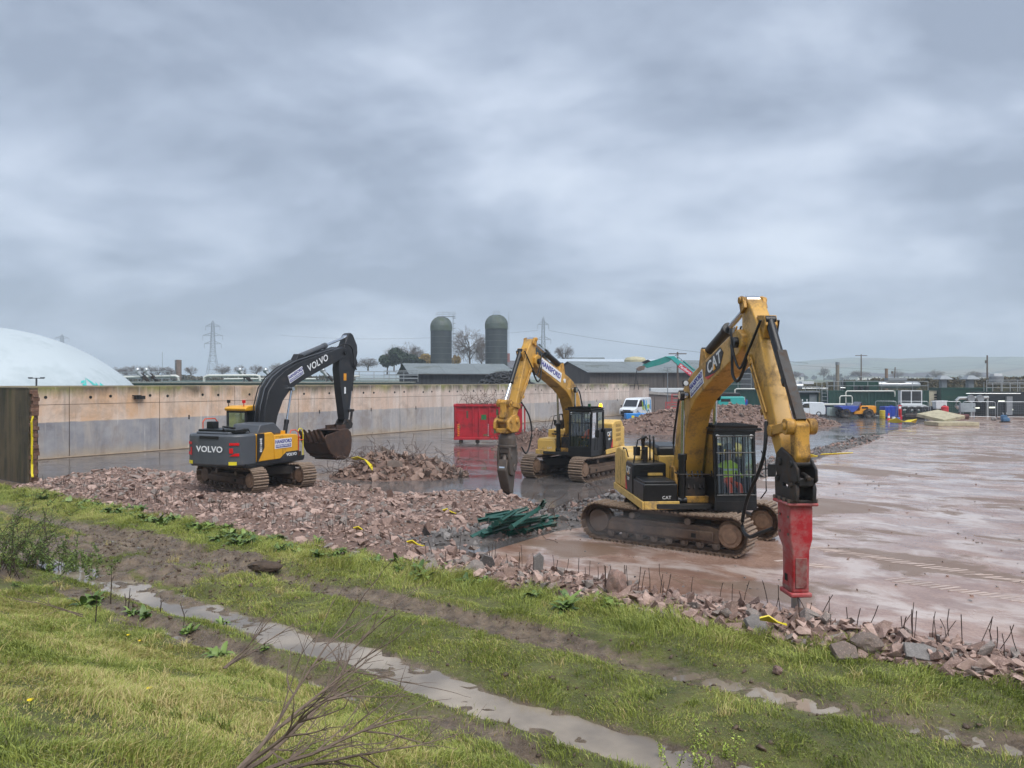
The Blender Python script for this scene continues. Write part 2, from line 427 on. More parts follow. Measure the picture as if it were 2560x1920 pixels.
# ---------------------------------------------------------------- the long side wall of cast panels
def wall_mat():
    m = bpy.data.materials.new('clamp_wall_concrete'); m.use_nodes = True; t = NT(m.node_tree); b = t.n['Principled BSDF']
    pos = t.new('ShaderNodeNewGeometry').outputs['Position']
    loc = t.new('ShaderNodeMapping', {'Vector': pos, 'Rotation': (0, 0, -YAW_S)}).outputs[0]
    sp = t.new('ShaderNodeSeparateXYZ', {0: loc}); x, z = sp.outputs[0], sp.outputs[2]
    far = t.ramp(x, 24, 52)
    st = t.scale(loc, (1.0, 1, .16))
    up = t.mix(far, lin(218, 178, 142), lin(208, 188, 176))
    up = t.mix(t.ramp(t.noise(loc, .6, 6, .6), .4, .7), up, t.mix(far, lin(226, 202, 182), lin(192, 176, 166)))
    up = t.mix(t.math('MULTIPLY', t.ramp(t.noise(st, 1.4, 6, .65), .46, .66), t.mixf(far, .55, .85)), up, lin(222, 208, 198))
    up = t.mix(t.math('MULTIPLY', t.ramp(t.noise(t.scale(loc, (1.6, 1, .1)), 1.0, 5, .6), .55, .75), .5), up, lin(128, 104, 74))
    low = t.mix(t.ramp(t.noise(loc, .8, 6, .62), .35, .7), lin(136, 136, 142), lin(170, 168, 170))
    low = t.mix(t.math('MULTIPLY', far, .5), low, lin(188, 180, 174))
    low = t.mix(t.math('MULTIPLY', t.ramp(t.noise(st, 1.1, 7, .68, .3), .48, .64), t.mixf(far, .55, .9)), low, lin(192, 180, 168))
    foot = t.ramp(t.math('ADD', z, t.math('MULTIPLY', t.noise(loc, 1.2, 5), .9)), 1.05, .55)
    low = t.mix(t.math('MULTIPLY', foot, .8), low, lin(172, 158, 140))
    edge = t.math('ADD', 1.95, t.math('MULTIPLY', t.math('SUBTRACT', t.noise(loc, 1.5, 4), .5), .12))
    c = t.mix(t.ramp(z, t.math('SUBTRACT', edge, .02), t.math('ADD', edge, .03)), low, up)
    alg = t.math('MULTIPLY', t.ramp(t.math('ADD', z, t.math('MULTIPLY', t.noise(st, 1.3, 6, .7), 1.3)), 3.85, 4.4), t.ramp(t.noise(loc, .3, 4), .3, .46))
    gcol = t.mix(t.ramp(t.noise(loc, .7, 5), .45, .62), lin(66, 62, 44), lin(112, 118, 42))
    c = t.mix(t.math('MULTIPLY', alg, .85), c, gcol)
    blot = t.ramp(t.noise(loc, .45, 9, .72, .4), .5, .62); c = t.mix(t.math('MULTIPLY', blot, .38), c, lin(126, 106, 90))
    run = t.ramp(t.noise(t.scale(loc, (2.4, 1, .07)), 1.2, 6, .7), .58, .7); c = t.mix(t.math('MULTIPLY', run, .42), c, lin(96, 84, 68))
    wsh = t.ramp(t.noise(t.scale(loc, (1.7, 1, .1), (0, .05, 0)), 1.0, 7, .7), .57, .66); c = t.mix(t.math('MULTIPLY', wsh, .55), c, lin(232, 224, 214))
    t.l.new(c, b.inputs['Base Color']); b.inputs['Roughness'].default_value = .75
    t.l.new(t.bump(t.noise(loc, 5, 7, .65), .35, .03), b.inputs['Normal'])
    return m
WALLM = wall_mat()
DARKH = mat('hole_dark', (22, 20, 18), .9)
wall = thing('side_wall', 'long pale cast concrete side wall, tan above a grey painted band', 'wall', ts(-44, 14.5), YAW_S)
for i in range(14):
    x0 = i*5.15; MB().box(x0+.02, x0+5.13, 0, .3+.012*(i % 2), 0, 3.86+.012*((i*7) % 3)).build('wall_panel', WALLM, wall, bevel=.015)
_r = MB()
for i in range(1, 14): _r.box(i*5.15-.02, i*5.15+.02, .05, .25, 0, 3.84)
_r.build('joint_filler', mat('joint_brown', (104, 90, 78), .9), wall)
_hm = MB().cyl((0, -.012, 0), (0, .1, 0), .085, n=10).mesh('hole', DARKH)
for k in range(20):
    for o in (0, 1.1):
        h = obj('drain_hole', _hm, wall, loc=(24.2-14.5-6.86+k*3.43+o, 0, 3.3+random.uniform(-.03, .03)))
_rm = MB().box(-.04, .04, -.02, .05, -.13, .13).mesh('bracket', DARKH)
for k in range(13): obj('fixing_slot', _rm, wall, loc=(12.2+k*5.15, 0, 1.95))
MB().box(0, 72.1, .3, .42, 3.78, 3.93).build('coping', mat('coping', (150, 140, 118), .9), wall)
MB().box(.0, 72, -.004, .0, 2.895, 2.92).build('form_line', mat('form_line', (104, 86, 70), .9), wall)
MB().box(0, 72, -.22, 0, 0, .07).build('kerb', mat('wall_kerb', (150, 132, 112), .5), wall, bevel=.02)
# small dark box and creeper on the wall
c = MB(); c.cbox((9.0, -.14, 3.22), (.55, .26, .2)); c.cbox((8.8, -.2, 3.33), (.4, .3, .07)); c.build('lamp_bracket', mat('dark_metal', (45, 44, 44), .5, .3), wall)

# dark wall in front with its broken end
def darkwall_mat():
    m = bpy.data.materials.new('stained_wall'); m.use_nodes = True; t = NT(m.node_tree); b = t.n['Principled BSDF']
    pos = t.new('ShaderNodeTexCoord').outputs['Object']; st = t.scale(pos, (1.4, 1, .13))
    c = t.mix(t.ramp(t.noise(st, 1.3, 7, .65), .38, .66), lin(50, 46, 36), lin(110, 94, 70))
    c = t.mix(t.math('MULTIPLY', t.ramp(t.noise(st, 2.2, 5, .6), .56, .7), .7), c, lin(66, 70, 34))
    c = t.mix(t.math('MULTIPLY', t.ramp(t.noise(pos, .9, 4), .5, .7), .5), c, lin(110, 94, 70))
    t.l.new(c, b.inputs['Base Color']); b.inputs['Roughness'].default_value = .8
    t.l.new(t.bump(t.noise(pos, 6, 7, .65), .4, .03), b.inputs['Normal']); return m
dw = thing('front_wall', 'dark algae-stained concrete wall cut off at its right end', 'wall', ts(-33.9, 13.75), YAW_T)
MB().box(-30, 0, -.17, .17, -.3, 3.87).build('wall_face', darkwall_mat(), dw)
m = MB()
for k in range(26):
    z = .02+k*.148; m.cbox((.06+random.uniform(-.02, .05), random.uniform(-.05, .05), z), (.16+random.uniform(-.03, .06), .24+random.uniform(-.06, .06), .155), Matrix.Rotation(random.uniform(-.12, .12), 3, 'Y'))
m.build('broken_end', mat('raw_concrete', (112, 84, 70), .9, var=.4, scale=7, bump=.5, bscale=12), dw, bevel=.015)
MB().box(-30, -.03, -.2, .2, 3.87, 3.9).build('coping', mat('coping2', (96, 92, 76), .9), dw)
hose = MB().tube([(.19, -.1, 2.75), (.22, -.16, 2.5), (.17, -.12, 1.9), (.2, -.14, 1.2), (.17, -.12, .8), (.26, -.16, .45), (.42, -.2, .3)], .045, 8).build('yellow_hose', mat('yellow_plastic', (226, 204, 30), .4, var=.08), dw)

# ---------------------------------------------------------------- rubble
def rock_mat(name, cols, attr):
    m = bpy.data.materials.new(name); m.use_nodes = True; t = NT(m.node_tree); b = t.n['Principled BSDF']
    oc = t.new('ShaderNodeNewGeometry').outputs['Position']
    r = t.new('ShaderNodeAttribute', attribute_name='tint').outputs['Fac'] if attr else t.new('ShaderNodeObjectInfo').outputs['Random']
    c = t.mix(t.ramp(t.math('FRACT', t.math('MULTIPLY', r, 7.3)), .0, 1.0), cols[0], cols[1]); c = t.mix(t.ramp(r, .74, .8), c, cols[2])
    c = t.mix(t.math('MULTIPLY', t.ramp(t.noise(oc, 9, 6, .7), .4, .7), .55), c, tuple(x*.6 for x in cols[0][:3])+(1,))
    c = t.mix(t.math('MULTIPLY', t.ramp(t.noise(oc, 40, 3, .6), .55, .7), .4), c, tuple(min(1, x*1.5) for x in cols[1][:3])+(1,))
    t.l.new(c, b.inputs['Base Color']); t.l.new(t.mixf(t.noise(oc, 6), .55, .95), b.inputs['Roughness'])
    t.l.new(t.bump(t.noise(oc, 30, 6, .7), .5, .02), b.inputs['Normal']); return m
PC = (lin(122, 98, 88), lin(194, 166, 153), lin(134, 126, 120)); GC = (lin(98, 94, 92), lin(146, 140, 136), lin(150, 120, 108)); BC = (lin(122, 98, 86), lin(164, 138, 124), lin(112, 100, 92))
RM = {k: (rock_mat('rubble_'+k, c, False), rock_mat('rubble_stuff_'+k, c, True)) for k, c in (('pink', PC), ('grey', GC), ('brown', BC))}
SOIL = mat('rubble_fines', (112, 90, 80), .85, var=.35, scale=8, bump=.6, bscale=25, world=True)
SOILG = mat('rubble_fines_grey', (92, 86, 82), .6, var=.35, scale=8, bump=.6, bscale=25, world=True)
ROCKV = []
for k in range(10):
    bm = bmesh.new(); rr = random.Random(k+50); sx = (1, rr.uniform(.6, .95), rr.uniform(.3, .75))
    for i in range(9):
        v = Vector((rr.uniform(-1, 1), rr.uniform(-1, 1), rr.uniform(-1, 1)))
        v = v/max(abs(v.x), abs(v.y), abs(v.z))*rr.uniform(.6, 1)
        bm.verts.new((v.x*.5*sx[0], v.y*.5*sx[1], v.z*.5*sx[2]))
    res = bmesh.ops.convex_hull(bm, input=bm.verts)
    bmesh.ops.delete(bm, geom=[e for e in res['geom_interior'] if isinstance(e, bmesh.types.BMVert)], context='VERTS')
    bmesh.ops.recalc_face_normals(bm, faces=bm.faces); bmesh.ops.triangulate(bm, faces=bm.faces)
    bm.verts.index_update()
    ROCKV.append((np.array([v.co[:] for v in bm.verts]), np.array([[v.index for v in f.verts] for f in bm.faces]))); bm.free()
ROCKME = {}
def rock_mesh(k, kind):
    if (k, kind) not in ROCKME:
        v, f = ROCKV[k]; ROCKME[(k, kind)] = np_mesh('rock', v, f, RM[kind][0])
    return ROCKME[(k, kind)]
def rubble(root, pts, kind, nbig, flat=.55):
    """pts: list of (Vector pos, size). The nbig that show largest become parts of root, the rest one part of stuff."""
    pts = sorted(pts, key=lambda p: -p[1]/max(4, p[0].y))
    cs, fs, tn, n = [], [], [], 0; inv = root.matrix_world.inverted() if False else None
    loc = Vector(root.location)
    for i, (p, sz) in enumerate(pts):
        k = random.randrange(10)
        rot = Matrix.Rotation(random.uniform(0, 6.28), 3, 'Z') @ Matrix.Rotation(random.gauss(0, flat), 3, 'X') @ Matrix.Rotation(random.gauss(0, flat), 3, 'Y')
        if i < nbig:
            o = bpy.data.objects.new('rock', rock_mesh(k, kind)); COL.objects.link(o); o.parent = root
            o.location = p-loc; o.rotation_euler = rot.to_euler(); o.scale = (sz, sz*random.uniform(.8, 1.1), sz*random.uniform(.7, 1.2))
        else:
            v, f = ROCKV[k]; cs.append(v*sz @ np.array(rot).T+np.array(p-loc)); fs.append(f+n); n += len(v); tn.append(np.full(len(v), random.random()))
    if cs:
        me = np_mesh('small_rubble', np.concatenate(cs), np.concatenate(fs), RM[kind][1]); fattr(me, 'tint', np.concatenate(tn))
        tag(obj('small_rubble', me, root), kind='stuff')
def inside(p, poly):
    c = False; j = len(poly)-1
    for i in range(len(poly)):
        if (poly[i][1] > p[1]) != (poly[j][1] > p[1]) and p[0] < (poly[j][0]-poly[i][0])*(p[1]-poly[i][1])/(poly[j][1]-poly[i][1])+poly[i][0]: c = not c
        j = i
    return c
def edist(p, poly):
    d = 1e9
    for i in range(len(poly)):
        a = Vector(poly[i]); b = Vector(poly[(i+1) % len(poly)]); ab = b-a; k = max(0, min(1, (Vector(p)-a).dot(ab)/ab.length_squared)); d = min(d, (a+ab*k-Vector(p)).length)
    return d
def mound(root, poly, hf, m, step=.3, name='mound'):
    """fines under the stones: a height field over the (t,s) polygon"""
    t0 = min(p[0] for p in poly)-.3; t1 = max(p[0] for p in poly)+.3; s0 = min(p[1] for p in poly)-.3; s1 = max(p[1] for p in poly)+.3
    nt = int((t1-t0)/step)+2; ns = int((s1-s0)/step)+2; vs = []
    for j in range(ns):
        for i in range(nt):
            t, s = t0+i*step, s0+j*step
            vs.append(ts(t, s, hf(t, s) if inside((t, s), poly) else -.04)-Vector(root.location))
    fs = [(j*nt+i, j*nt+i+1, (j+1)*nt+i+1, (j+1)*nt+i) for j in range(ns-1) for i in range(nt-1)]
    me = np_mesh(name, np.array([v[:] for v in vs]), np.array(fs), m, True, True); return obj(name, me, root)
def scatter(poly, hf, n, size, emb=.15, gauss=False):
    out = []; t0 = min(p[0] for p in poly); t1 = max(p[0] for p in poly); s0 = min(p[1] for p in poly); s1 = max(p[1] for p in poly); tries = 0
    while len(out) < n and tries < n*12:
        tries += 1; t = random.uniform(t0, t1); s = random.uniform(s0, s1)
        if not inside((t, s), poly): continue
        sz = size(); out.append((ts(t, s, max(0, hf(t, s))+sz*.5*random.uniform(.1, .6)-emb*sz), sz))
    return out
def lognorm(mu, sg, lo, hi): return lambda: min(hi, max(lo, random.lognormvariate(math.log(mu), sg)))
# 1 the broad field of broken concrete
F1 = [(-33.4, 12.7), (-35, 16), (-34.5, 18.3), (-31.6, 19.3), (-24.3, 21.0), (-20, 20.2), (-17, 22.9), (-14.2, 21.3), (-12.6, 17.5), (-13.8, 14.8), (-11.5, 13.6), (-11.5, 12.4), (-20, 12.6)]
def h1(t, s):
    e = min(1, edist((t, s), F1)/1.1); v = Vector((t*.35, s*.35, 1)); near = math.exp(-((t+25.0)**2+(s-17.9)**2)/7.0); return e*(.2+.16*mnoise.noise(v)+.13*mnoise.noise(v*2.7))*(1-.75*near)-.01
root = thing('rubble_field', 'broad low field of broken pinkish concrete around the grey and yellow excavator', 'rubble', ts(-23, 17)); root.location.z = 0
mound(root, F1, h1, SOIL)
pts = scatter(F1, h1, 4300, lognorm(.165, .48, .07, .55))+scatter(F1, h1, 7000, lognorm(.08, .35, .04, .15))
pts = [(p, s_*(.62 if (p-Vector((-9.9, 29.0, p.z))).length < 2.9 else 1)) for p, s_ in pts]
rubble(root, pts, 'pink', 300, .42)
def rebars(root, n, rng, hts, tilt=.22, r=.011, z=.05):
    loc = Vector(root.location); m = mat('rebar_rust', (74, 58, 50), .8, .3, var=.4, scale=20)
    for i in range(n):
        t, s = rng(); h = random.uniform(*hts); p = ts(t, s, z)-loc
        d = Vector((random.gauss(0, tilt), random.gauss(0, tilt), 1)).normalized(); q = p+d*h*.55; e = q+(d+Vector((random.gauss(0, .12), random.gauss(0, .12), 0)))*h*.45
        MB().tube([p-d*.1, q, e], r, 4).build('rebar', m, root, smooth=0)
rebars(root, 110, lambda: (random.uniform(-32.5, -13), random.gauss(13.7, .22)), (.28, .5), .12, .007)
# 2 the strip of larger pieces along the verge
F2 = [(-12.2, 12.35), (-12.2, 14.3), (-9, 14.0), (-5, 13.9), (0, 13.95), (8, 14.0), (13, 14), (13, 12.3), (4, 12.2), (0, 12.25), (-2.5, 12.4), (-5, 12.3), (-8, 12.45)]
def h2(t, s): 
    e = min(1, edist((t, s), F2)/.55); return e*(.10+.13*mnoise.noise(Vector((t*.7, s*.7, 5))))-.02
root = thing('rubble_strip', 'narrow strip of broken concrete and bent bars between verge and pink slab', 'rubble', ts(-5, 13.2)); root.location.z = 0
mound(root, F2, h2, SOIL, .2)
pts = scatter(F2, h2, 2600, lognorm(.165, .45, .08, .46), .05)+scatter(F2, h2, 3600, lognorm(.07, .35, .03, .13))
rubble(root, pts, 'pink', 300, .6)
rebars(root, 90, lambda: (random.uniform(-12, 3), random.gauss(13.55, .22)), (.28, .52), .14, .0075)
rebars(root, 12, lambda: (random.uniform(-3.5, 1.5), random.gauss(13.7, .2)), (.35, .6), .6, .0075)
# 3 the second strip, running away between the two slabs
F3 = [(-14.2, 14.0), (-13.9, 15.4), (-13.2, 18), (-13.4, 24), (-12.3, 30), (-12.1, 40), (-11.7, 62), (-10.6, 62), (-10.5, 40), (-10.3, 30), (-10.2, 24), (-10.6, 19.5), (-11.7, 16.6), (-11.9, 15), (-11.6, 14.0)]
def h3(t, s): 
    e = min(1, edist((t, s), F3)/.7); return e*(.2+.16*mnoise.noise(Vector((t*.6, s*.6, 9)))+.1*sst(np.float64(s), 25, 40))-.02
root = thing('rubble_ridge', 'low grey ridge of rubble running back between the two slabs', 'rubble', ts(-11.4, 30)); root.location.z = 0
mound(root, F3, h3, SOILG, .35)
pts = scatter(F3, h3, 1500, lognorm(.2, .4, .08, .5))+scatter(F3, h3, 2600, lognorm(.09, .3, .05, .15))
rubble(root, pts, 'grey', 260)
def wire(m, c, spread, n, r, h, seed=0, L=1.4):
    rr = random.Random(seed)
    for i in range(n):
        p = Vector(c)+Vector((rr.gauss(0, spread[0]), rr.gauss(0, spread[1]), abs(rr.gauss(0, spread[2]))+h)); d = Vector((rr.gauss(0, 1), rr.gauss(0, 1), rr.gauss(0, .6))).normalized(); pts = [p]
        for k in range(5):
            d = (d+Vector((rr.gauss(0, .5), rr.gauss(0, .5), rr.gauss(0, .4)))).normalized(); p = p+d*L/5; 
            if p.z < .02: p.z = .02+rr.random()*.05
            pts.append(p.copy())
        m.tube(pts, r, 3)
    return m
RUST = mat('rusty_bars', (92, 74, 66), .85, .2, var=.4, scale=9)
wm = MB(); 
for k in range(9): wire(wm, Vector(ts(-11.9-.5*math.sin(k), 17+k*1.1))-Vector(root.location), (.5, .5, .15), 9, .009, .1, k, 1.0)
tag(wm.build('bent_bars', RUST, root, smooth=0), kind='stuff')
# 4 heap of broken concrete and bars in front of the grey and yellow excavator
C4 = G(1000, 1190); C4t = C4.dot(TA); C4s = C4.dot(SA)
# ellipse elongated across the view
def pile(name, label, c, ax, bx, ang, h, kind, npts, szf, nbig, soil, pw=1.0, step=.3):
    root = thing(name, label, 'rubble', c); ca, sa = math.cos(ang), math.sin(ang)
    def hf(x, y):
        u = (x*ca+y*sa)/ax; v = (-x*sa+y*ca)/bx; r = math.hypot(u, v); r *= 1+.22*mnoise.noise(Vector((math.atan2(v, u)*1.3, c[0], 2)))
        k = max(0, 1-r); return h*min(1, k*1.6)**pw*(1+.35*mnoise.noise(Vector((x*.5+c[0], y*.5, 4)))) if k > 0 else -.05
    n = int(2.4*max(ax, bx)/step); vs = []
    for j in range(n+1):
        for i in range(n+1):
            x = (i-n/2)*step; y = (j-n/2)*step; vs.append((x, y, hf(x, y)))
    obj('mound', np_mesh('mound', np.array(vs), np.array([(j*(n+1)+i, j*(n+1)+i+1, (j+1)*(n+1)+i+1, (j+1)*(n+1)+i) for j in range(n) for i in range(n)]), soil, True, True), root)
    pts = []
    while len(pts) < npts:
        x = random.uniform(-1.1, 1.1)*max(ax, bx); y = random.uniform(-1.1, 1.1)*max(ax, bx); z = hf(x, y)
        if z < -.02: continue
        sz = szf(); pts.append((Vector(c)+Vector((x, y, z+sz*random.uniform(-.05, .25))), sz))
    rubble(root, pts, kind, nbig, .8); return root, hf
root, hf = pile('rubble_heap', 'rubble heap topped with tangled bars beyond the bucket of the grey excavator', C4, 2.9, 1.7, .05, .75, 'brown', 800, lognorm(.26, .45, .1, .75), 240, SOIL)
wm = MB(); wire(wm, (-.3, .2, 0), (1.3, .6, .16), 190, .010, .6, 3, 1.1); wire(wm, (-2.0, 0, 0), (.6, .5, .2), 40, .010, .1, 4, 1.3); wire(wm, (1.9, 0, 0), (.6, .5, .12), 60, .009, .1, 5, 1.1)
tag(wm.build('tangled_bars', RUST, root, smooth=0), kind='stuff')
YEL = mat('yellow_plastic', (226, 204, 30), .4)
def yellow_strip(label, pts, w, tw=.5):
    pts = [Vector(p) for p in pts]; vs = []; n = len(pts); m = MB(); c0 = pts[0].copy()
    for k, p in enumerate(pts):
        d = (pts[min(k+1, n-1)]-pts[max(0, k-1)]).normalized(); u = d.cross(Vector((0, 0, 1)))
        u = u.normalized() if u.length > .01 else Vector((1, 0, 0)); nn = u.cross(d); a = tw*math.sin(k*1.7)+.5
        u2 = u*math.cos(a)+nn*math.sin(a); n2 = d.cross(u2)*.012
        vs += [p-c0+u2*w/2+n2, p-c0-u2*w/2+n2, p-c0-u2*w/2-n2, p-c0+u2*w/2-n2]
    fs = [(4*k+i, 4*k+(i+1) % 4, 4*k+4+(i+1) % 4, 4*k+4+i) for k in range(n-1) for i in range(4)]+[(3, 2, 1, 0), (4*n-4, 4*n-3, 4*n-2, 4*n-1)]
    m.add(vs, fs); o = m.build('yellow_strip', YEL, loc=c0); tag(o, label, 'plastic strip', 'torn yellow plastic strips'); return o
yellow_strip('torn yellow plastic strip lying over the rubble heap with tangled bars', [C4+Vector((-2.0, -.5, .8)), C4+Vector((-1.7, -.7, .86)), C4+Vector((-1.35, -.85, .8)), C4+Vector((-1.1, -1.1, .6)), C4+Vector((-.95, -1.3, .38))], .17)
# 5 big stockpile behind the near excavator
root, hf5 = pile('rubble_stockpile', 'large brown rubble stockpile behind the boom of the nearest excavator', Vector((19.5, 69.5, 0)), 14.5, 6.5, .66, 1.75, 'brown', 5200, lognorm(.24, .4, .1, .6), 280, SOIL, .8, .6)
root, hf6 = pile('bar_scrap_heap', 'brown heap of tangled scrap bars beside the red skip', G(1345, 1122), 2.6, 1.8, .3, .9, 'brown', 120, lognorm(.2, .4, .1, .4), 40, SOIL)
wm = MB(); wire(wm, (0, 0, 0), (1.0, .7, .36), 520, .011, .25, 8, 1.1); tag(wm.build('tangled_bars', RUST, root, smooth=0), kind='stuff')

def pebbles():
    rg = random.Random(9); cs, fs, tn, n = [], [], [], 0
    for i in range(900):
        t_ = rg.uniform(-11, 22) if i < 650 else rg.uniform(-20, -11); s_ = 13.8+abs(rg.gauss(0, 14)); sz = min(.2, rg.lognormvariate(math.log(.05), .5)); v, f = ROCKV[rg.randrange(10)]; a = rg.uniform(0, 6.28)
        rot = np.array(Matrix.Rotation(a, 3, 'Z')); cs.append(v*sz @ rot.T+np.array(ts(t_, s_, sz*.15))); fs.append(f+n); n += len(v); tn.append(np.full(len(v), rg.random()))
    me = np_mesh('pebbles', np.concatenate(cs), np.concatenate(fs), RM['grey'][1]); fattr(me, 'tint', np.concatenate(tn)); tag(obj('pebbles', me), 'small loose stones strewn over the wet slabs', 'stones', kind='stuff')
pebbles()
# ================================================================ excavators
CATY = mat('cat_yellow', (200, 152, 62), .42, var=.1, scale=1.2, dirt=(124, 100, 72), damt=.46, dscale=2.2, coat=.1)
CATYD = mat('cat_yellow_worn', (196, 146, 60), .5, var=.15, scale=3, dirt=(92, 72, 52), damt=.55, dscale=3.5)
CATP = mat('cat_panel', (222, 182, 96), .4, var=.06, scale=1.5, dirt=(150, 126, 94), damt=.36, dscale=2.4)
BLK = mat('black_paint', (15, 16, 18), .38, var=.2, dirt=(58, 52, 47), damt=.24, dscale=3)
BLKW = mat('black_steel_worn', (44, 42, 42), .5, .3, var=.3, dirt=(96, 78, 64), damt=.45, dscale=4)
RUB = mat('rubber', (22, 22, 23), .55, var=.2)
CHR = mat('chrome_rod', (205, 210, 216), .12, 1, var=.04)
STEEL = mat('worn_steel', (118, 106, 98), .5, .5, var=.3, dirt=(120, 100, 84), damt=.5, dscale=4)
TRK = mat('track_steel', (150, 130, 112), .55, .25, var=.3, scale=5, dirt=(112, 94, 78), damt=.45, dscale=5)
TFR = mat('track_frame', (78, 62, 52), .6, .1, var=.35, scale=3, dirt=(112, 92, 76), damt=.55, dscale=2.5)
GREYV = mat('volvo_grey', (78, 82, 88), .45, var=.06, dirt=(110, 104, 98), damt=.25, dscale=2)
DGREY = mat('volvo_dark', (32, 33, 37), .42, var=.12, dirt=(92, 84, 76), damt=.28, dscale=2.5)
VYEL = mat('volvo_yellow', (228, 166, 40), .4, var=.06, dirt=(130, 104, 70), damt=.22, dscale=2)
REDL = mat('red_lens', (214, 26, 34), .3); REDB = mat('breaker_red', (172, 34, 42), .55, var=.2, scale=2.5, dirt=(170, 122, 118), damt=.56, dscale=1.3)
WHT = mat('white_print', (236, 238, 240), .5, var=.03); BLUP = mat('blue_print', (34, 40, 140), .5, var=.05)
ORG = mat('orange_rail', (226, 84, 40), .45, var=.08); YRL = mat('yellow_rail', (232, 214, 50), .45, var=.06)
GLS = glass_mat('cab_glass', (.62, .72, .70, 1), .5)
SEATM = mat('seat_fabric', (48, 50, 54), .9)

def up(v): return Vector(v)
def tracks(root, yaw, L, gauge, w, hh, z0=0, nsh=46, clean=0):
    """crawler undercarriage in the root's frame, turned by yaw"""
    RM_ = Matrix.Rotation(yaw, 4, 'Z'); r = hh/2; fl = L/2-r
    path = []; per = 4*fl+2*PI*r
    for i in range(nsh):
        d = per*i/nsh
        if d < 2*fl: x, z, a = -fl+d, hh, 0; sag = .035*math.sin(PI*d/(2*fl))+.02*abs(math.sin(2*PI*d/(2*fl))); z -= sag
        elif d < 2*fl+PI*r: q = (d-2*fl)/r; x, z, a = fl+r*math.sin(q), r+r*math.cos(q), -q
        elif d < 4*fl+PI*r: x, z, a = fl-(d-2*fl-PI*r), 0, PI
        else: q = (d-4*fl-PI*r)/r; x, z, a = -fl-r*math.sin(q), r-r*math.cos(q), PI-q
        path.append((x, z+.03, a))
    pl = per/nsh
    sm = MB(); sm.box(-pl*.46, pl*.46, -w/2, w/2, -.022, 0); nb = len(sm.f)
    for gx in (-.4, .02): sm.prism([(gx*pl, -.001), (gx*pl+.075, -.001), (gx*pl+.055, .042), (gx*pl+.02, .042)], -w/2, w/2)
    sme = bpy.data.meshes.new('track_shoe'); sme.from_pydata(sm.v, [], sm.f); sme.materials.append(TFR); sme.materials.append(TRK); sme.polygons.foreach_set('material_index', [0]*nb+[1]*(len(sm.f)-nb))
    lk = MB(); lk.box(-pl*.52, pl*.52, -.1, -.05, -.11, -.022); lk.box(-pl*.52, pl*.52, .05, .1, -.11, -.022)
    lke = lk.mesh('chain_link', TFR, 0)
    for sd in (-1, 1):
        y = sd*gauge/2
        fr = MB(RM_)
        fr.prism([(-fl+.15, .38), (-fl+.4, .62), (fl-.5, .66), (fl-.15, .56), (fl-.1, .3), (fl-.5, .24), (-fl+.5, .24), (-fl+.15, .3)], y-.17, y+.17)
        fr.prism([(-fl+.3, .3), (-fl+.3, .5), (fl-.4, .54), (fl-.4, .3)], y-.23, y+.23)
        tr = fr.build('track_frame', TFR, root, bevel=.02)
        for o in (.3,):  # access holes
            MB(RM_).box(fl-.95, fl-.83, y+sd*.225, y+sd*.236, .36, .46).build('access_hole', DARKH, tr)
        s = MB(RM_)
        for x in np.linspace(-fl+.35, fl-.35, 8): s.cyl((x, y-.16, .2), (x, y+.16, .2), .1, n=12); s.cyl((x, y-.2, .2), (x, y+.2, .2), .05, n=8)
        s.build('bottom_rollers', STEEL, tr)
        s = MB(RM_)
        for x in (-fl*.45, fl*.4): s.cyl((x, y-.2, hh-.2), (x, y+.2, hh-.2), .085, n=12)
        s.build('carrier_rollers', STEEL, tr)
        for x, nm in ((fl, 'drive_sprocket'), (-fl, 'idler_wheel')):
            s = MB(RM_); s.cyl((x, y-.06, r+.03), (x, y+.06, r+.03), r-.1, n=26); s.cyl((x, y-.2, r+.03), (x, y+.2, r+.03), r*.62, n=24)
            if nm == 'drive_sprocket':
                for k in range(14): a = 2*PI*k/14; s.cyl((x+r*.54*math.cos(a), y-.215, r+.03+r*.54*math.sin(a)), (x+r*.54*math.cos(a), y+.215, r+.03+r*.54*math.sin(a)), .018, n=6)
                s.cyl((x, y-.225, r+.03), (x, y+.225, r+.03), r*.4, n=20)
            s.build(nm, mat('wheel_rust', (138, 112, 92), .65, .2, var=.3, scale=6) if nm == 'drive_sprocket' else TFR, tr, bevel=.008)
        for x, z, a in path:
            M4 = RM_ @ Matrix.Translation((x, y, z)) @ Matrix.Rotation(-a, 4, 'Y')
            o = obj('track_shoe', sme, tr); o.matrix_local = M4
            if sd in (-1, 1):
                o2 = bpy.data.objects.new('chain_link', lke); 
                chain.setdefault((root.name, sd), MB()).add([M4 @ v.co for v in lke.vertices], [tuple(p.vertices) for p in lke.polygons])
        chain[(root.name, sd)].build('track_chain', TFR, tr, smooth=0)
    cb = MB(RM_)
    cb.prism([(-.75, -gauge/2+.1), (-1.2, -gauge/2+.1), (-.5, 0), (-1.2, gauge/2-.1), (-.75, gauge/2-.1), (.75, gauge/2-.1), (1.2, gauge/2-.1), (.5, 0), (1.2, -gauge/2+.1), (.75, -gauge/2+.1)], .48, .8, 'z')
    cb.cyl((0, 0, .78), (0, 0, 1.02), .62, n=28)
    cb.build('car_body', mat('car_body', (48, 42, 38), .65, var=.3), root, bevel=.02)
chain = {}

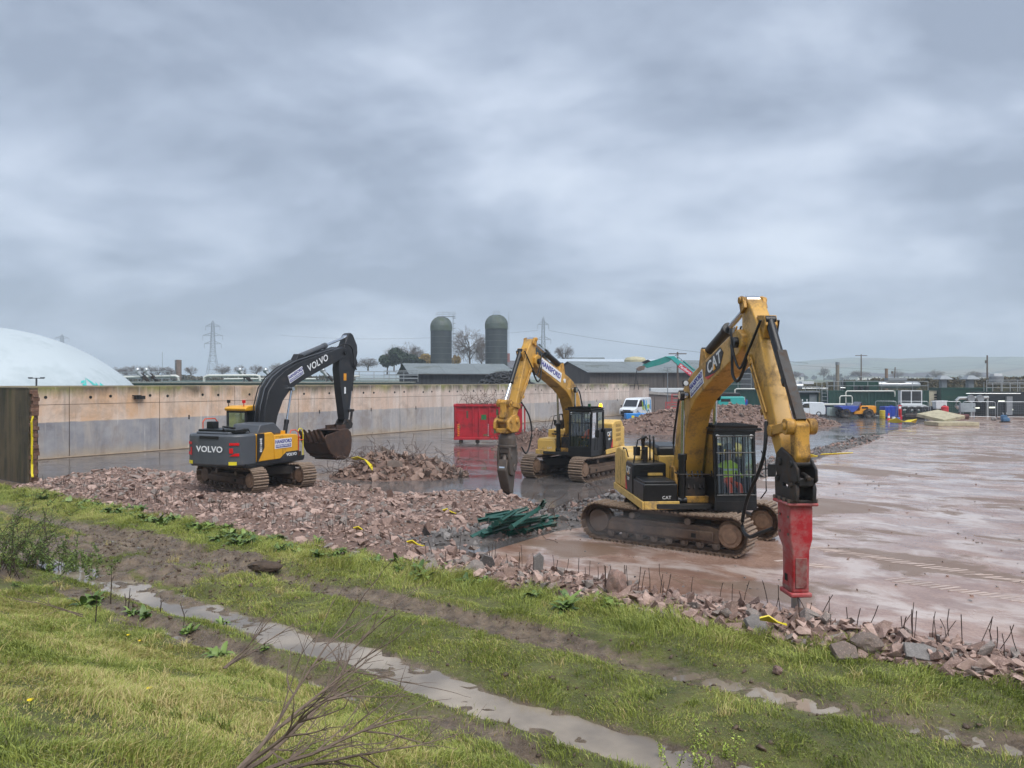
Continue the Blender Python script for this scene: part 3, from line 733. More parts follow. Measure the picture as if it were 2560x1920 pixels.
def cyl2(root, name, a, b, rb, rr, frac, y=0, m=None, mrod=None):
    a = Vector((a[0], y, a[1])); b = Vector((b[0], y, b[1])); d = (b-a)
    c = MB(); c.cyl(a, a+d*frac, rb, n=16); c.cyl(a+d*(frac-.05), a+d*(frac+.005), rb*1.18, n=16); c.cyl(a+Vector((0, -rb*1.2, 0)), a+Vector((0, rb*1.2, 0)), rb*1.1, n=12)
    bar = c.build(name, m or BLK, root, bevel=.006)
    rd = MB(); rd.cyl(a+d*frac, b, rr, n=12); rd.cyl(b+Vector((0, -rb*1.1, 0)), b+Vector((0, rb*1.1, 0)), rr*1.9, n=12)
    rd.build('cylinder_rod', mrod or CHR, bar); return bar
def on_side(root, txt, size, m, x, z, y, ang=0, left=True, **k):
    """lettering on a side face. left: seen from the machine's left"""
    if left: b = basis((-math.cos(ang), 0, -math.sin(ang)), (-math.sin(ang), 0, math.cos(ang)))
    else: b = basis((math.cos(ang), 0, math.sin(ang)), (-math.sin(ang), 0, math.cos(ang)))
    return text(txt, size, m, root, (x, y, z), b, **k)

def sign_panel(parent, x, z, y, ang, L, Hh, left, sub):
    """white sponsor panel with blue lettering, lying on a boom or body side"""
    sg = 1 if left else -1
    b = Matrix.Translation((x, y, z)) @ Matrix.Rotation(-ang, 4, 'Y')
    pn = MB(b).box(-L/2, L/2, -.006, .006, -Hh/2, Hh/2).build('sign_panel', WHT, parent)
    lx, lz = -math.sin(ang)*0, 0
    def pt(u, v): return (b @ Vector((u, sg*.009, v)))
    xd = (b.to_3x3() @ Vector((-1 if left else 1, 0, 0))); yd = (b.to_3x3() @ Vector((0, 0, 1)))
    bs = basis(xd, yd)
    if sub:
        text('HANSFORD', Hh*.52, BLUP, pn, pt(0, Hh*.2), bs, bold=.012*Hh*2, sx=L/(Hh*.52*5.6))
        MB(b).box(-L*.46, L*.46, sg*.007-.002, sg*.007+.002, -Hh*.42, -Hh*.1).build('sign_band', BLUP, pn)
        text('CONSTRUCTION LTD.', Hh*.26, WHT, pn, (b @ Vector((0, sg*.0115, -Hh*.26))), bs, bold=.003, sx=L*.84/(Hh*.26*10.2))
    else:
        text('HANSFORD', Hh*.72, BLUP, pn, pt(0, 0), bs, bold=.02*Hh*2, sx=L*.95/(Hh*.72*5.7))
    return pn
def cat_logo(parent, x, z, y, size, left, ang=0, model=None, sx=.92):
    """white CAT letters with a yellow triangle under the A"""
    on_side(parent, 'CAT', size, WHT, x, z, y, ang, left, bold=.028*size, sx=sx)
    sg = 1 if left else -1
    M4 = Matrix.Translation((x, y+sg*.006, z)) @ Matrix.Rotation(ang if left else -ang, 4, 'Y')
    MB(M4).prism([(-size*.22, -size*.42), (size*.22, -size*.42), (0, -size*.02)], -.002, .002).build('logo_triangle', mat('logo_yellow', (246, 176, 32), .5, var=.02), parent)
    if model: on_side(parent, model, size*.45, WHT, x, z-size*.85, y, ang, left, bold=.004)

BOOM = [(.12, 1.58), (.0, 1.85), (.27, 2.71), (.5, 3.42), (.82, 3.88), (1.25, 4.16), (1.75, 4.36), (2.97, 4.72), (4.3, 5.1), (4.72, 5.2), (4.95, 5.08), (4.96, 4.86), (4.78, 4.7), (4.45, 4.6), (2.9, 4.08), (1.95, 3.72), (1.5, 3.4), (1.2, 2.92), (1.0, 2.4), (.8, 1.75), (.5, 1.55)]
AX0 = Vector((4.88, 0, 5.66)); AXD = Vector((6.6-4.88, 0, 2.72-5.66)); AXL = AXD.length; AXD.normalize(); AXN = Vector((-AXD.z, 0, AXD.x))
def sp(al, n): q = AX0+AXD*al+AXN*n; return (q.x, q.z)
def hose(root, pts, r=.028, name='hose', m=None):
    P_ = [Vector(p) for p in pts]; out = []
    for i in range(len(P_)-1):
        p0, p1, p2, p3 = P_[max(i-1, 0)], P_[i], P_[i+1], P_[min(i+2, len(P_)-1)]
        for k in range(5):
            u = k/5; out.append(.5*((2*p1)+(p2-p0)*u+(2*p0-5*p1+4*p2-p3)*u*u+(3*p1-p0-3*p2+p3)*u**3))
    out.append(P_[-1]); return MB().tube(out, r, 7).build(name, m or RUB, root)
def cat_front(root, guard):
    bw = .27
    bo = MB().prism(BOOM, -bw, bw).build('boom', CATY, root, bevel=.025)
    MB().cyl((4.72, -.36, 4.93), (4.72, .36, 4.93), .11, n=16).build('boom_pin', BLK, bo); s = MB(); s.cyl((1.4, -.5, 3.8), (1.4, .5, 3.8), .075, n=14); s.cyl((1.4, -.5, 3.8), (1.4, -.4, 3.8), .13, n=14); s.cyl((1.4, .4, 3.8), (1.4, .5, 3.8), .13, n=14); s.build('boom_pin', BLK, bo)
    MB().cyl((.45, -.42, 1.75), (.45, .42, 1.75), .1, n=14).build('boom_pin', BLK, bo)
    for y in (-.4, .4): cyl2(root, 'boom_cylinder', (1.25, 1.2), (1.4, 3.8), .095, .05, .44, y)
    st = [sp(-.08, -.16), sp(-.1, .1), sp(.1, .2), sp(.6, .3), sp(1.0, .29), sp(2.5, .15), sp(AXL-.1, .13), sp(AXL+.12, .04), sp(AXL+.12, -.08), sp(AXL-.05, -.15), sp(2.5, -.22), sp(1.2, -.34), sp(.85, -.5), sp(.6, -.54), sp(.38, -.44)]
    sk = MB().prism(st, -.165, .165).build('stick', CATY, root, bevel=.022)
    s = MB(); s.prism([sp(-.14, -.1), sp(-.22, .02), sp(-.12, .12), sp(.12, .1), sp(.1, -.14)], -.24, -.17); s.prism([sp(-.14, -.1), sp(-.22, .02), sp(-.12, .12), sp(.12, .1), sp(.1, -.14)], .17, .24)
    q = sp(-.12, .01); s.cyl((q[0], -.28, q[1]), (q[0], .28, q[1]), .07, n=12)
    s.build('stick_ear', CATYD, sk, bevel=.01)
    # stick cylinder on top of the boom
    cyl2(root, 'stick_cylinder', (2.05, 4.82), (4.8, 5.74), .12, .065, .52)
    MB().prism([(1.8, 4.36), (2.0, 4.92), (2.2, 4.9), (2.5, 4.56)], -.16, .16).build('cylinder_bracket', CATYD, bo, bevel=.01)
    # bucket cylinder and linkage
    b0 = sp(.72, .52); b1 = (6.98, 3.36)
    cyl2(root, 'bucket_cylinder', b0, b1, .085, .048, .62)
    s = MB(); s.prism([sp(.45, .3), sp(.66, .6), sp(.85, .56), sp(1.0, .33)], -.12, .12); s.build('cylinder_bracket', CATYD, sk, bevel=.01)
    if guard:
        d0 = Vector((b0[0], 0, b0[1])); d1 = Vector((b1[0], 0, b1[1])); dd = (d1-d0); g = MB(); off = Vector((.11, 0, .075))
        g.bar(d0+dd*.34+off, d0+dd*.97+off, .16, .02)
        g.bar(d0+dd*.34+off+Vector((-.03, .08, -.03)), d0+dd*.97+off+Vector((-.03, .08, -.03)), .015, .1); g.bar(d0+dd*.34+off+Vector((-.03, -.08, -.03)), d0+dd*.97+off+Vector((-.03, -.08, -.03)), .015, .1)
        g.build('rod_guard', BLKW, root)
    hp = sp(AXL-.62, -.02)
    for y in (-.2, .2): 
        s = MB(); s.bar((hp[0], y, hp[1]), (b1[0], y, b1[1]), .07, .17); s.cyl((b1[0], y-.07, b1[1]), (b1[0], y+.07, b1[1]), .14, n=16); s.cyl((hp[0], y-.05, hp[1]), (hp[0], y+.05, hp[1]), .11, n=14)
        s.build('side_link', CATYD, root, bevel=.012)
    s = MB(); s.prism([(6.84, 3.4), (6.98, 3.5), (7.12, 3.4), (7.1, 3.15), (7.16, 2.85), (7.05, 2.66), (6.9, 2.7), (6.88, 3.1)], -.13, .13); s.cyl((b1[0], -.31, b1[1]), (b1[0], .31, b1[1]), .07, n=12)
    s.build('power_link', CATYD, root, bevel=.03)
    # pipes along the stick and hoses round the joint
    for y in (-.215, .215):
        MB().tube([Vector((*sp(.95, -.3), 0)).xzy if False else Vector((sp(.95, -.3)[0], y, sp(.95, -.3)[1])), Vector((sp(2.5, -.12)[0], y, sp(2.5, -.12)[1]))], .022, 8).build('hydraulic_pipe', CATY, sk)
        MB().tube([Vector((sp(1.1, -.18)[0], y, sp(1.1, -.18)[1])), Vector((sp(2.4, -.03)[0], y, sp(2.4, -.03)[1]))], .016, 8).build('hydraulic_pipe', CATY, sk)
        c = MB()
        for al in (1.2, 1.75, 2.3): p = sp(al, -.2); c.cbox((p[0], y, p[1]), (.1, .05, .07), Matrix.Rotation(1.06, 3, 'Y'))
        c.build('pipe_clamp', CATYD, sk)
        hose(root, [(4.2, y, 5.0), (4.45, y*1.3, 4.75), (4.6, y*1.5, 4.3), (4.85, y*1.4, 4.15), (5.05, y*1.1, 4.45), (sp(.95, -.3)[0], y, sp(.95, -.3)[1])], .032)
        hose(root, [(4.0, y*.7, 5.1), (4.5, y*1.5, 5.2), (4.75, y*1.7, 4.75), (5.0, y*1.5, 4.4), (5.3, y*1.2, 4.75), (b0[0], y*.8, b0[1])], .026)
    for k, y in enumerate((-.12, -.04, .05, .13)):
        MB().tube([(.9, y, 4.0), (1.3, y, 4.26), (1.85, y, 4.46), (3.0, y, 4.8), (4.2, y, 5.16), (4.35, y*1.2, 5.28)], .022, 6).build('boom_pipe', BLK if k % 2 else CATY, bo)
    for y in (-.22, .22): hose(root, [(.1, y, 2.1), (-.12, y, 2.5), (.2, y, 3.3), (.5, y, 3.75), (.9, y*.5, 4.0)], .03)
    return bo, sk

def cab(root, x0, x1, y0, y1, z0, z1, frame, bars=True, roof=None, guard=True, round_=False):
    W_ = .075; c = MB()
    fx = x1-.12   # windscreen leans back
    for y in (y0, y1-W_):
        c.add(*_post(x1-W_, x1, fx-W_, fx, y, y+W_, z0+.2, z1)); c.box(x0, x0+W_, y, y+W_, z0+.2, z1); 
        c.add(*_post(x0+.72, x0+.72+W_*.8, x0+.72, x0+.72+W_*.8, y, y+W_, z0+.2, z1)) if y > y0 else None
    c.box(x0, x1+.0, y0, y1, z0, z0+.22); c.box(x0, fx, y0, y1, z1-.09, z1)
    c.box(x0+.78, x1-.02, y1-.06, y1-.008, z0+.2, z0+.75); c.box(x0+.03, x0+.75, y1-.06, y1-.012, z0+.2, z0+.95)
    c.box(x0+.03, x1-.05, y0+.008, y0+.05, z0+.2, z0+.8)
    c.add(*_post(x1-.05, x1-.004, x1-.06, x1-.02, y0+.05, y1-.05, z0+.2, z0+.42))
    cb = c.build('cab_frame', frame, root, bevel=.015)
    g = MB(); g.add([(x1-.03, y0+.05, z0+.4), (x1-.03, y1-.05, z0+.4), (fx-.03, y1-.05, z1-.08), (fx-.03, y0+.05, z1-.08)], [(0, 1, 2, 3)]); g.build('windscreen', GLS, cb, smooth=0)
    for nm, y, xa, xb, za in (('side_window', y1-.035, x0+.8, x1-.1, z0+.72), ('side_window', y1-.035, x0+.06, x0+.74, z0+.92), ('side_window', y0+.03, x0+.06, x1-.1, z0+.8)):
        MB().add([(xa, y, za), (xb, y, za), (xb-.07, y, z1-.08), (xa, y, z1-.08)], [(0, 1, 2, 3)]).build(nm, GLS, cb, smooth=0)
    MB().add([(x0+.03, y0+.06, z0+.75), (x0+.03, y1-.06, z0+.75), (x0+.03, y1-.06, z1-.08), (x0+.03, y0+.06, z1-.08)], [(0, 1, 2, 3)]).build('rear_window', GLS, cb, smooth=0)
    s = MB(); s.box(x0+.32, x0+.85, (y0+y1)/2-.26, (y0+y1)/2+.26, z0+.42, z0+.58); s.box(x0+.24, x0+.4, (y0+y1)/2-.25, (y0+y1)/2+.25, z0+.55, z0+1.25); s.box(x0+.24, x0+.36, (y0+y1)/2-.13, (y0+y1)/2+.13, z0+1.27, z0+1.48)
    s.build('seat', SEATM, root, bevel=.05)
    s = MB(); s.box(x1-.42, x1-.3, y0+.12, y0+.3, z0+.2, z0+1.0)
    for y in (y0+.22, y1-.22): s.box(x0+.45, x0+.95, y-.06, y+.06, z0+.6, z0+.72); s.cyl((x0+.92, y, z0+.7), (x0+.96, y, z0+.92), .02, n=6)
    s.build('console', mat('console', (38, 40, 43), .6), root, bevel=.01)
    if bars:
        b = MB()
        for i in range(8):
            y = y0+.07+(y1-y0-.14)*i/7; b.cyl((x1+.045, y, z0+.38), (fx+.045, y, z1-.12), .016, n=6)
        for k in (0, .34, .72, 1): 
            za = z0+.38+(z1-.12-z0-.38)*k; xa = x1+.045+(fx-x1)*k; b.cyl((xa, y0+.04, za), (xa, y1-.04, za), .018, n=6)
        b.build('front_guard', BLK, cb)
    if guard:
        b = MB(); b.box(x0+.1, x1+.14, y0-.04, y0, z1+.05, z1+.09); b.box(x0+.1, x1+.14, y1, y1+.04, z1+.05, z1+.09); b.box(x1+.1, x1+.16, y0-.06, y1+.06, z1+.03, z1+.08); b.box(x0+.1, x0+.14, y0, y1, z1, z1+.09)
        for i in range(11):
            x = x0+.2+(x1-x0-.2)*i/10; b.add([(x, y0, z1+.07), (x+.05, y0, z1+.15), (x+.05, y1, z1+.15), (x, y1, z1+.07), (x+.02, y0, z1+.07), (x+.07, y0, z1+.15), (x+.07, y1, z1+.15), (x+.02, y1, z1+.07)],
                                                                   [(0, 1, 2, 3), (7, 6, 5, 4), (0, 4, 5, 1), (3, 2, 6, 7), (1, 5, 6, 2), (0, 3, 7, 4)])
        for x in (x0+.2, x1-.05):
            for y in (y0+.03, y1-.03): b.box(x-.02, x+.02, y-.02, y+.02, z1-.01, z1+.06)
        b.build('roof_guard', BLK, cb)
        for y in (y0+.1, y1-.1): MB().cyl((fx+.0, y, z1-.12), (fx+.05, y, z1-.13), .05, n=12).build('work_light', mat('lamp_glass', (225, 228, 230), .15), cb)
    return cb
def _post(xa, xb, xc, xd, y0, y1, z0, z1):
    return ([(xa, y0, z0), (xb, y0, z0), (xb, y1, z0), (xa, y1, z0), (xc, y0, z1), (xd, y0, z1), (xd, y1, z1), (xc, y1, z1)], [(3, 2, 1, 0), (4, 5, 6, 7), (0, 1, 5, 4), (1, 2, 6, 5), (2, 3, 7, 6), (3, 0, 4, 7)])

def cat_upper(root, tbm=None):
    d = MB()   # deck and skirts
    d.prism([(1.55, -.5), (1.35, -1.38), (-.4, -1.4), (-1.9, -1.38), (-1.9, 1.38), (.35, 1.4), (.35, .36), (1.55, .36)], 1.02, 1.14, 'z')
    d.build('deck', mat('deck_black', (32, 31, 30), .6, dirt=(84, 72, 62), damt=.4), root, bevel=.01)
    MB().prism([(1.42, 1.0), (1.42, 1.2), (-2.1, 1.22), (-2.1, 1.04)], -1.43, -1.38).build('side_skirt', CATP, root, bevel=.012); MB().prism([(.3, 1.0), (.3, 1.2), (-2.1, 1.24), (-2.1, 1.04)], 1.38, 1.43).build('side_skirt', CATP, root, bevel=.012); MB().box(1.36, 1.42, -1.375, -.5, 1.0, 1.2).build('front_skirt', CATP, root, bevel=.012)
    cw = MB()   # counterweight: rounded back
    prof = [(-1.88, -1.38), (-2.15, -1.38), (-2.45, -1.2), (-2.66, -.8), (-2.74, -.3), (-2.74, .3), (-2.66, .8), (-2.45, 1.2), (-2.15, 1.38), (-1.88, 1.38)]
    cw.prism(prof, 1.08, 2.12, 'z'); w = cw.build('counterweight', CATP, root, bevel=.09)
    w.modifiers['bevel'].segments = 3
    MB().prism([(-1.9, -1.34), (-2.2, -1.3), (-2.5, -.9), (-2.6, 0), (-2.5, .9), (-2.2, 1.3), (-1.9, 1.34)], 2.1, 2.22, 'z').build('counterweight_top', CATP, w, bevel=.05)
    # right side: yellow housing, black panel, steps, tool box
    h = MB(); h.prism([(-1.9, 1.22), (-1.9, 2.24), (-1.5, 2.32), (-.72, 2.26), (-.58, 2.06), (-.6, 1.22)], -1.4, -.55); hs = h.build('engine_housing', CATP, root, bevel=.05)
    l = MB()
    l.box(-1.262, -1.25, -1.404, -1.396, 1.28, 2.05); l.build('panel_joint', DARKH, hs)
    b = MB(); b.prism([(-.62, 1.2), (-.62, 1.96), (-.5, 2.02), (.18, 2.0), (.2, 1.2)], -1.4, -.5); bp = b.build('front_panel', tbm or BLK, root, bevel=.03)
    MB().prism([(-.62, 1.25), (-.62, 1.6), (-.42, 1.25)], -1.408, -1.398).build('red_flash', REDL, bp)
    cat_logo(bp, -.25, 1.78, -1.407, .26, False, 0, '323F')
    t = MB(); t.box(.22, 1.34, -1.38, -.52, 1.14, 1.62); tb = t.build('tool_box', tbm or BLK, root, bevel=.03)
    MB().box(.26, 1.3, -1.34, -.56, 1.6, 1.68).build('lid', tbm or BLK, tb, bevel=.02)
    text('CAT', .11, WHT, tb, (1.345, -.8, 1.28), basis((0, 1, 0), (0, 0, 1)))
    for z in (1.78, 1.9): MB().box(.19, .24, -1.2+(z-1.78), -.95+(z-1.78), z, z+.05).build('step_slot', DARKH, bp)
    MB().box(.2, .3, -1.0, -.62, 1.7, 1.76).build('step', CATP, bp)
    # hood over the engine
    hd = MB(); hd.prism([(-1.92, 2.14), (-1.9, 2.4), (-1.2, 2.45), (-.35, 2.4), (-.3, 2.12)], -.6, .62); hb = hd.build('engine_hood', BLK, root, bevel=.07)
    hy = MB(); hy.box(-1.85, -.2, -.58, .6, 1.14, 2.16); hy.build('engine_bay', CATP, root, bevel=.02)
    # left side behind the cab
    lp = MB(); lp.prism([(-.55, 1.2), (-.55, 2.1), (.28, 2.12), (.28, 1.2)], .55, 1.395); lb = lp.build('black_panel', BLK, root, bevel=.03)
    cat_logo(lb, -.12, 1.86, 1.402, .26, True, 0, '323F')
    MB().prism([(-.55, 1.25), (-.55, 1.62), (-.35, 1.25)], 1.393, 1.404).build('red_flash', REDL, lb)
    ly = MB(); ly.prism([(-1.95, 1.22), (-1.95, 2.2), (-1.7, 2.42), (-.95, 2.42), (-.57, 2.3), (-.57, 1.22)], .6, 1.4); lh = ly.build('louvred_housing', CATP, root, bevel=.05)
    lv = MB()
    for i in range(4):
        for k in range(4): lv.box(-1.6, -.95, 1.398, 1.408, 1.5+i*.21+k*.035, 1.515+i*.21+k*.035)
    lv.build('louvres', mat('louvre_shadow', (150, 120, 60), .6), lh)
    # handrails, mirrors and pipes on the right
    r = MB()
    for x in (-.45, -.05): r.tube([(x, -.78, 2.0), (x, -.78, 2.62), (x+.06, -.8, 2.7), (x+.2, -.82, 2.7), (x+.26, -.83, 2.6), (x+.26, -.83, 2.05)], .02, 7)
    r.tube([(.1, -1.38, 1.15), (.02, -1.32, 2.05), (-.04, -1.2, 2.6), (-.2, -.95, 2.68), (-.4, -.85, 2.6)], .02, 7)
    r.tube([(-.5, -1.35, 2.1), (-.5, -1.4, 2.3), (-.55, -1.4, 2.32), (-1.0, -1.38, 2.32), (-1.05, -1.36, 2.15)], .017, 6)
    r.build('handrail', BLK, root)
    m = MB(); m.cbox((-.15, -1.2, 2.3), (.16, .12, .24), Matrix.Rotation(.4, 3, 'Z')); m.tube([(-.15, -1.2, 2.3), (-.1, -.95, 2.35)], .016, 6); m.build('mirror', BLK, root, bevel=.02)
    e = MB(); e.tube([(-.5, -.95, 2.05), (-.5, -.95, 2.55), (-.42, -.95, 2.66)], .06, 10); e.cyl((-.25, -.95, 2.0), (-.25, -.95, 2.4), .07, n=10); e.build('exhaust', BLKW, root)
    # pump bay in front of the boom foot
    pb = MB(); pb.box(.5, 1.3, -.5, .34, 1.14, 1.3); pb.prism([(.1, 1.1), (.2, 1.95), (.6, 1.95), (1.0, 1.1)], -.42, -.35); pb.prism([(.1, 1.1), (.2, 1.95), (.6, 1.95), (1.0, 1.1)], .27, .34); pb.build('boom_bracket', CATYD, root, bevel=.015)
    v = MB(); v.box(.9, 1.22, -.3, .2, 1.3, 1.75)
    for y in (-.22, -.08, .06, .16): v.tube([(1.1, y, 1.35), (1.25, y, 1.5), (1.05, y, 1.9)], .022, 6)
    v.tube([(1.3, -.58, 1.9), (1.42, -.5, 1.86), (1.42, .5, 1.86), (1.3, .56, 1.9)], .018, 6)
    v.build('control_valve', BLKW, root)
    bs = MB(); bs.prism([(1.42, .5), (1.42, .3), (1.1, .3)], 1.0, 1.2, 'z'); bs.build('front_corner', CATP, root)
    cab(root, .25, 1.78, .26, 1.3, 1.02, 2.93, BLK)
    r = MB(); r.tube([(1.72, 1.42, 1.3), (1.86, 1.5, 1.5), (1.8, 1.5, 2.3), (1.7, 1.44, 2.45)], .016, 6); r.tube([(1.7, 1.42, 2.0), (1.9, 1.62, 2.05)], .014, 6); r.cbox((1.9, 1.62, 2.0), (.06, .18, .3)); r.build('grab_rail', BLK, root)

# ---- the nearest machine
A_POS, A_YAW = Vector((4.52, 20.1, 0)), R(-86.3)
exA = thing('excavator', 'nearest yellow tracked excavator with red hydraulic breaker on its arm', 'excavator', A_POS, A_YAW, 'excavators on the yard')
tracks(exA, YAW_T-A_YAW+PI*0, 4.45, 2.38, .62, .92)
cat_upper(exA); boA, skA = cat_front(exA, True)
sign_panel(boA, 2.05, 4.08, -.279, .36, 1.05, .34, False, True)
lg = MB(Matrix.Translation((3.3, -.275, 4.53)) @ Matrix.Rotation(-.3, 4, 'Y')); lg.prism([(-.66, -.1), (-.5, .2), (.5, .21), (.66, .04), (.34, -.21), (-.5, -.21)], -.004, .004); pl_ = lg.build('logo_panel', BLK, boA)
MB(Matrix.Translation((3.3, -.278, 4.53)) @ Matrix.Rotation(-.3, 4, 'Y')).prism([(-.66, -.1), (-.5, -.21), (.0, -.21), (-.35, -.16)], -.004, .004).build('red_flash', REDL, pl_)
cat_logo(pl_, 3.34, 4.55, -.286, .38, False, .3, sx=1.25)
lm = MB(); lm.cbox((1.42, -.36, 4.1), (.12, .14, .14)); lm.build('work_light', BLK, boA, bevel=.02); MB().cyl((1.48, -.36, 4.1), (1.495, -.36, 4.1), .06, n=12).build('lamp_face', mat('lamp_glass', (225, 228, 230), .15), boA)
# hitch and breaker
BX = 6.83
q = MB(); 
for y in (-.16, .16): q.prism([(6.42, 2.86), (6.62, 2.98), (7.0, 2.86), (7.28, 2.66), (7.3, 2.45), (7.05, 2.32), (6.5, 2.4), (6.36, 2.6)], y-.025, y+.025)
q.box(6.5, 7.25, -.14, .14, 2.36, 2.5); q.cyl((6.6, -.22, 2.72), (6.6, .22, 2.72), .075, n=14); q.cyl((7.05, -.21, 2.72), (7.05, .21, 2.72), .065, n=14); q.cyl((7.1, 0, 2.55), (7.34, 0, 2.5), .05, n=8)
q.build('quick_hitch', BLKW, exA, bevel=.02)
q = MB()
for y in (-.15, .15): q.prism([(6.38, 2.1), (6.36, 2.42), (6.5, 2.52), (6.66, 2.48), (6.72, 2.3), (6.9, 2.3), (7.0, 2.46), (7.16, 2.46), (7.24, 2.32), (7.22, 2.1)], y-.035, y+.035)
q.box(6.46, 7.14, -.24, .24, 2.06, 2.11); q.cyl((6.5, -.22, 2.4), (6.5, .22, 2.4), .05, n=10); q.cyl((7.08, -.22, 2.36), (7.08, .22, 2.36), .05, n=10); q.build('head_bracket', BLKW, exA, bevel=.012)
q = MB(); q.box(6.46, 7.14, -.27, .27, 2.0, 2.06); bk = None
for (za, zb), (xa0, xa1, ya), (xb0, xb1, yb) in (((2.0, 1.42), (6.52, 7.06, .2), (6.53, 7.06, .2)), ((1.42, 1.22), (6.53, 7.06, .2), (6.62, 7.04, .155)), ((1.22, .5), (6.62, 7.04, .155), (6.63, 7.03, .15))):
    q.add([(xa0, -ya, za), (xa1, -ya, za), (xa1, ya, za), (xa0, ya, za), (xb0, -yb, zb), (xb1, -yb, zb), (xb1, yb, zb), (xb0, yb, zb)], [(0, 1, 5, 4), (1, 2, 6, 5), (2, 3, 7, 6), (3, 0, 4, 7)]+([(3, 2, 1, 0)] if za == 2.0 else [])+([(4, 5, 6, 7)] if zb == .5 else []))
q.prism([(6.57, .5), (6.57, .42), (7.07, .42), (7.07, .5)], -.19, .19)
q.prism([(6.64, .5), (6.57, .52), (6.58, .66), (6.64, .74)], -.14, .14)
bk = q.build('breaker_body', REDB, exA, bevel=.025)
b = MB()
for x in (6.5, 6.7, 6.9, 7.1):
    for y in (-.24, .24): b.cyl((x, y, 2.06), (x, y, 2.12), .03, n=6)
b.build('bolts', STEEL, bk)
for z in (1.5, 1.8):
    for x in (6.64, 6.98): MB().cyl((x, -.212, z), (x, -.198, z), .025, n=8).build('side_bolt', STEEL, bk)
MB().box(7.03, 7.05, -.1, .1, .58, 1.1).build('wear_plate', mat('worn_red', (138, 54, 54), .6, .2, var=.3, scale=4, dirt=(150, 128, 120), damt=.6), bk, bevel=.008)
MB().box(6.66, 6.98, -.164, -.15, .52, .58).build('dust_band', mat('worn_red', (138, 54, 54), .6), bk)
MB().box(6.74, 6.84, -.162, -.15, .66, .78).build('side_slot', DARKH, bk)
MB().cyl((BX, 0, .45), (BX, 0, -.02), .08, .075, n=18).build('breaker_tool', mat('tool_steel', (168, 172, 176), .35, .8, var=.1), exA)
hose(exA, [(sp(2.55, -.12)[0], -.215, sp(2.55, -.12)[1]), (6.2, -.3, 2.9), (6.05, -.34, 2.5), (5.6, -.4, 1.9), (5.4, -.42, 1.35), (5.7, -.4, 1.2), (6.1, -.34, 1.35), (6.46, -.26, 1.5)], .035)
hose(exA, [(sp(2.5, -.12)[0], .2, sp(2.5, -.12)[1]), (6.3, .28, 2.9), (6.25, .32, 2.5), (6.3, .3, 2.2), (6.5, .26, 1.9)], .035)
# ---- the machine behind with the crusher jaw
B_POS, B_YAW = Vector((2.95, 33.7, 0)), R(-117.5)
exB = thing('excavator', 'yellow tracked excavator with concrete crusher jaw standing before the red skip', 'excavator', B_POS, B_YAW, 'excavators on the yard')
tracks(exB, YAW_S-PI-B_YAW, 4.6, 2.4, .65, .95)
cat_upper(exB, CATP); boB, skB = cat_front(exB, False)
sign_panel(boB, 3.55, 4.61, .282, .3, 2.1, .4, True, False)
MB().cyl((2.2, .27, 4.18), (2.2, .3, 4.18), .09, n=14).build('work_light', mat('lamp_glass', (225, 228, 230), .15), boB)
MB().box(.9, 1.0, .85, .95, 3.05, 3.2).build('green_beacon', mat('green_lens', (20, 90, 60), .4), exB)
MB().lathe([(.001, .16), (.06, .13), (.08, 0), (.001, 0)], 12, (.55, 1.25, 3.06)).build('amber_beacon', mat('amber_lens', (255, 176, 30), .3, var=.02, emit=2.2), exB)
q = MB()
for y in (-.27, .27): q.prism([(6.3, 2.5), (6.4, 2.86), (6.62, 2.98), (7.0, 2.9), (7.26, 2.7), (7.28, 2.45), (7.0, 2.3), (6.5, 2.3)], y-.05, y+.05)
q.cyl((6.6, -.36, 2.72), (6.6, .36, 2.72), .11, n=14); q.cyl((7.05, -.36, 2.72), (7.05, .36, 2.72), .1, n=14); q.box(6.4, 7.2, -.24, .24, 2.28, 2.46)
q.build('crusher_bracket', CATYD, exB, bevel=.03)
CX = 6.75; KM = Matrix.Translation((CX, 0, 0)) @ Matrix.Diagonal((.76, .74, 1, 1)) @ Matrix.Translation((-CX, 0, 0)); STEELD = mat('crusher_steel', (96, 88, 82), .5, .5, var=.3, dirt=(112, 96, 84), damt=.45, dscale=4)
q = MB(KM); q.cyl((CX, 0, 2.3), (CX, 0, 2.1), .34, .42, n=24); q.cyl((CX, 0, 2.1), (CX, 0, 1.86), .44, n=24); q.cyl((CX, 0, 1.86), (CX, 0, 1.76), .48, n=24)
q.build('rotator', STEELD, exB, bevel=.015)
q = MB(KM)
for y in (-.3, .3): q.prism([(CX-.38, 1.76), (CX+.4, 1.76), (CX+.44, 1.3), (CX+.34, .8), (CX-.02, .7), (CX-.3, .95), (CX-.42, 1.3)], y-.06, y+.06)
q.box(CX-.36, CX+.36, -.3, .3, 1.55, 1.76); q.cyl((CX-.08, -.4, 1.0), (CX-.08, .4, 1.0), .14, n=18); q.cyl((CX+.2, -.38, 1.45), (CX+.2, .38, 1.45), .1, n=14)
q.build('crusher_frame', STEELD, exB, bevel=.02)
q = MB(KM); q.prism([(CX+.42, 1.35), (CX+.62, .95), (CX+.5, .7), (CX+.18, .12), (CX+.02, .1), (CX-.02, .3), (CX-.05, .85), (CX+.15, 1.1)], -.25, .25); q.build('moving_jaw', STEELD, exB, bevel=.03)
q = MB(KM); q.prism([(CX-.42, 1.2), (CX-.4, .7), (CX-.2, .05), (CX-.0, .02), (CX+.02, .4), (CX+.0, .9)], -.22, .22)
for k in range(4): q.box(CX-.05, CX+.06, -.16, .16, .18+k*.16, .26+k*.16)
q.build('fixed_jaw', STEELD, exB, bevel=.03)
cyl2(exB, 'jaw_cylinder', (CX+.07, 1.62), (CX+.33, 1.02), .1, .06, .6, 0, STEEL)
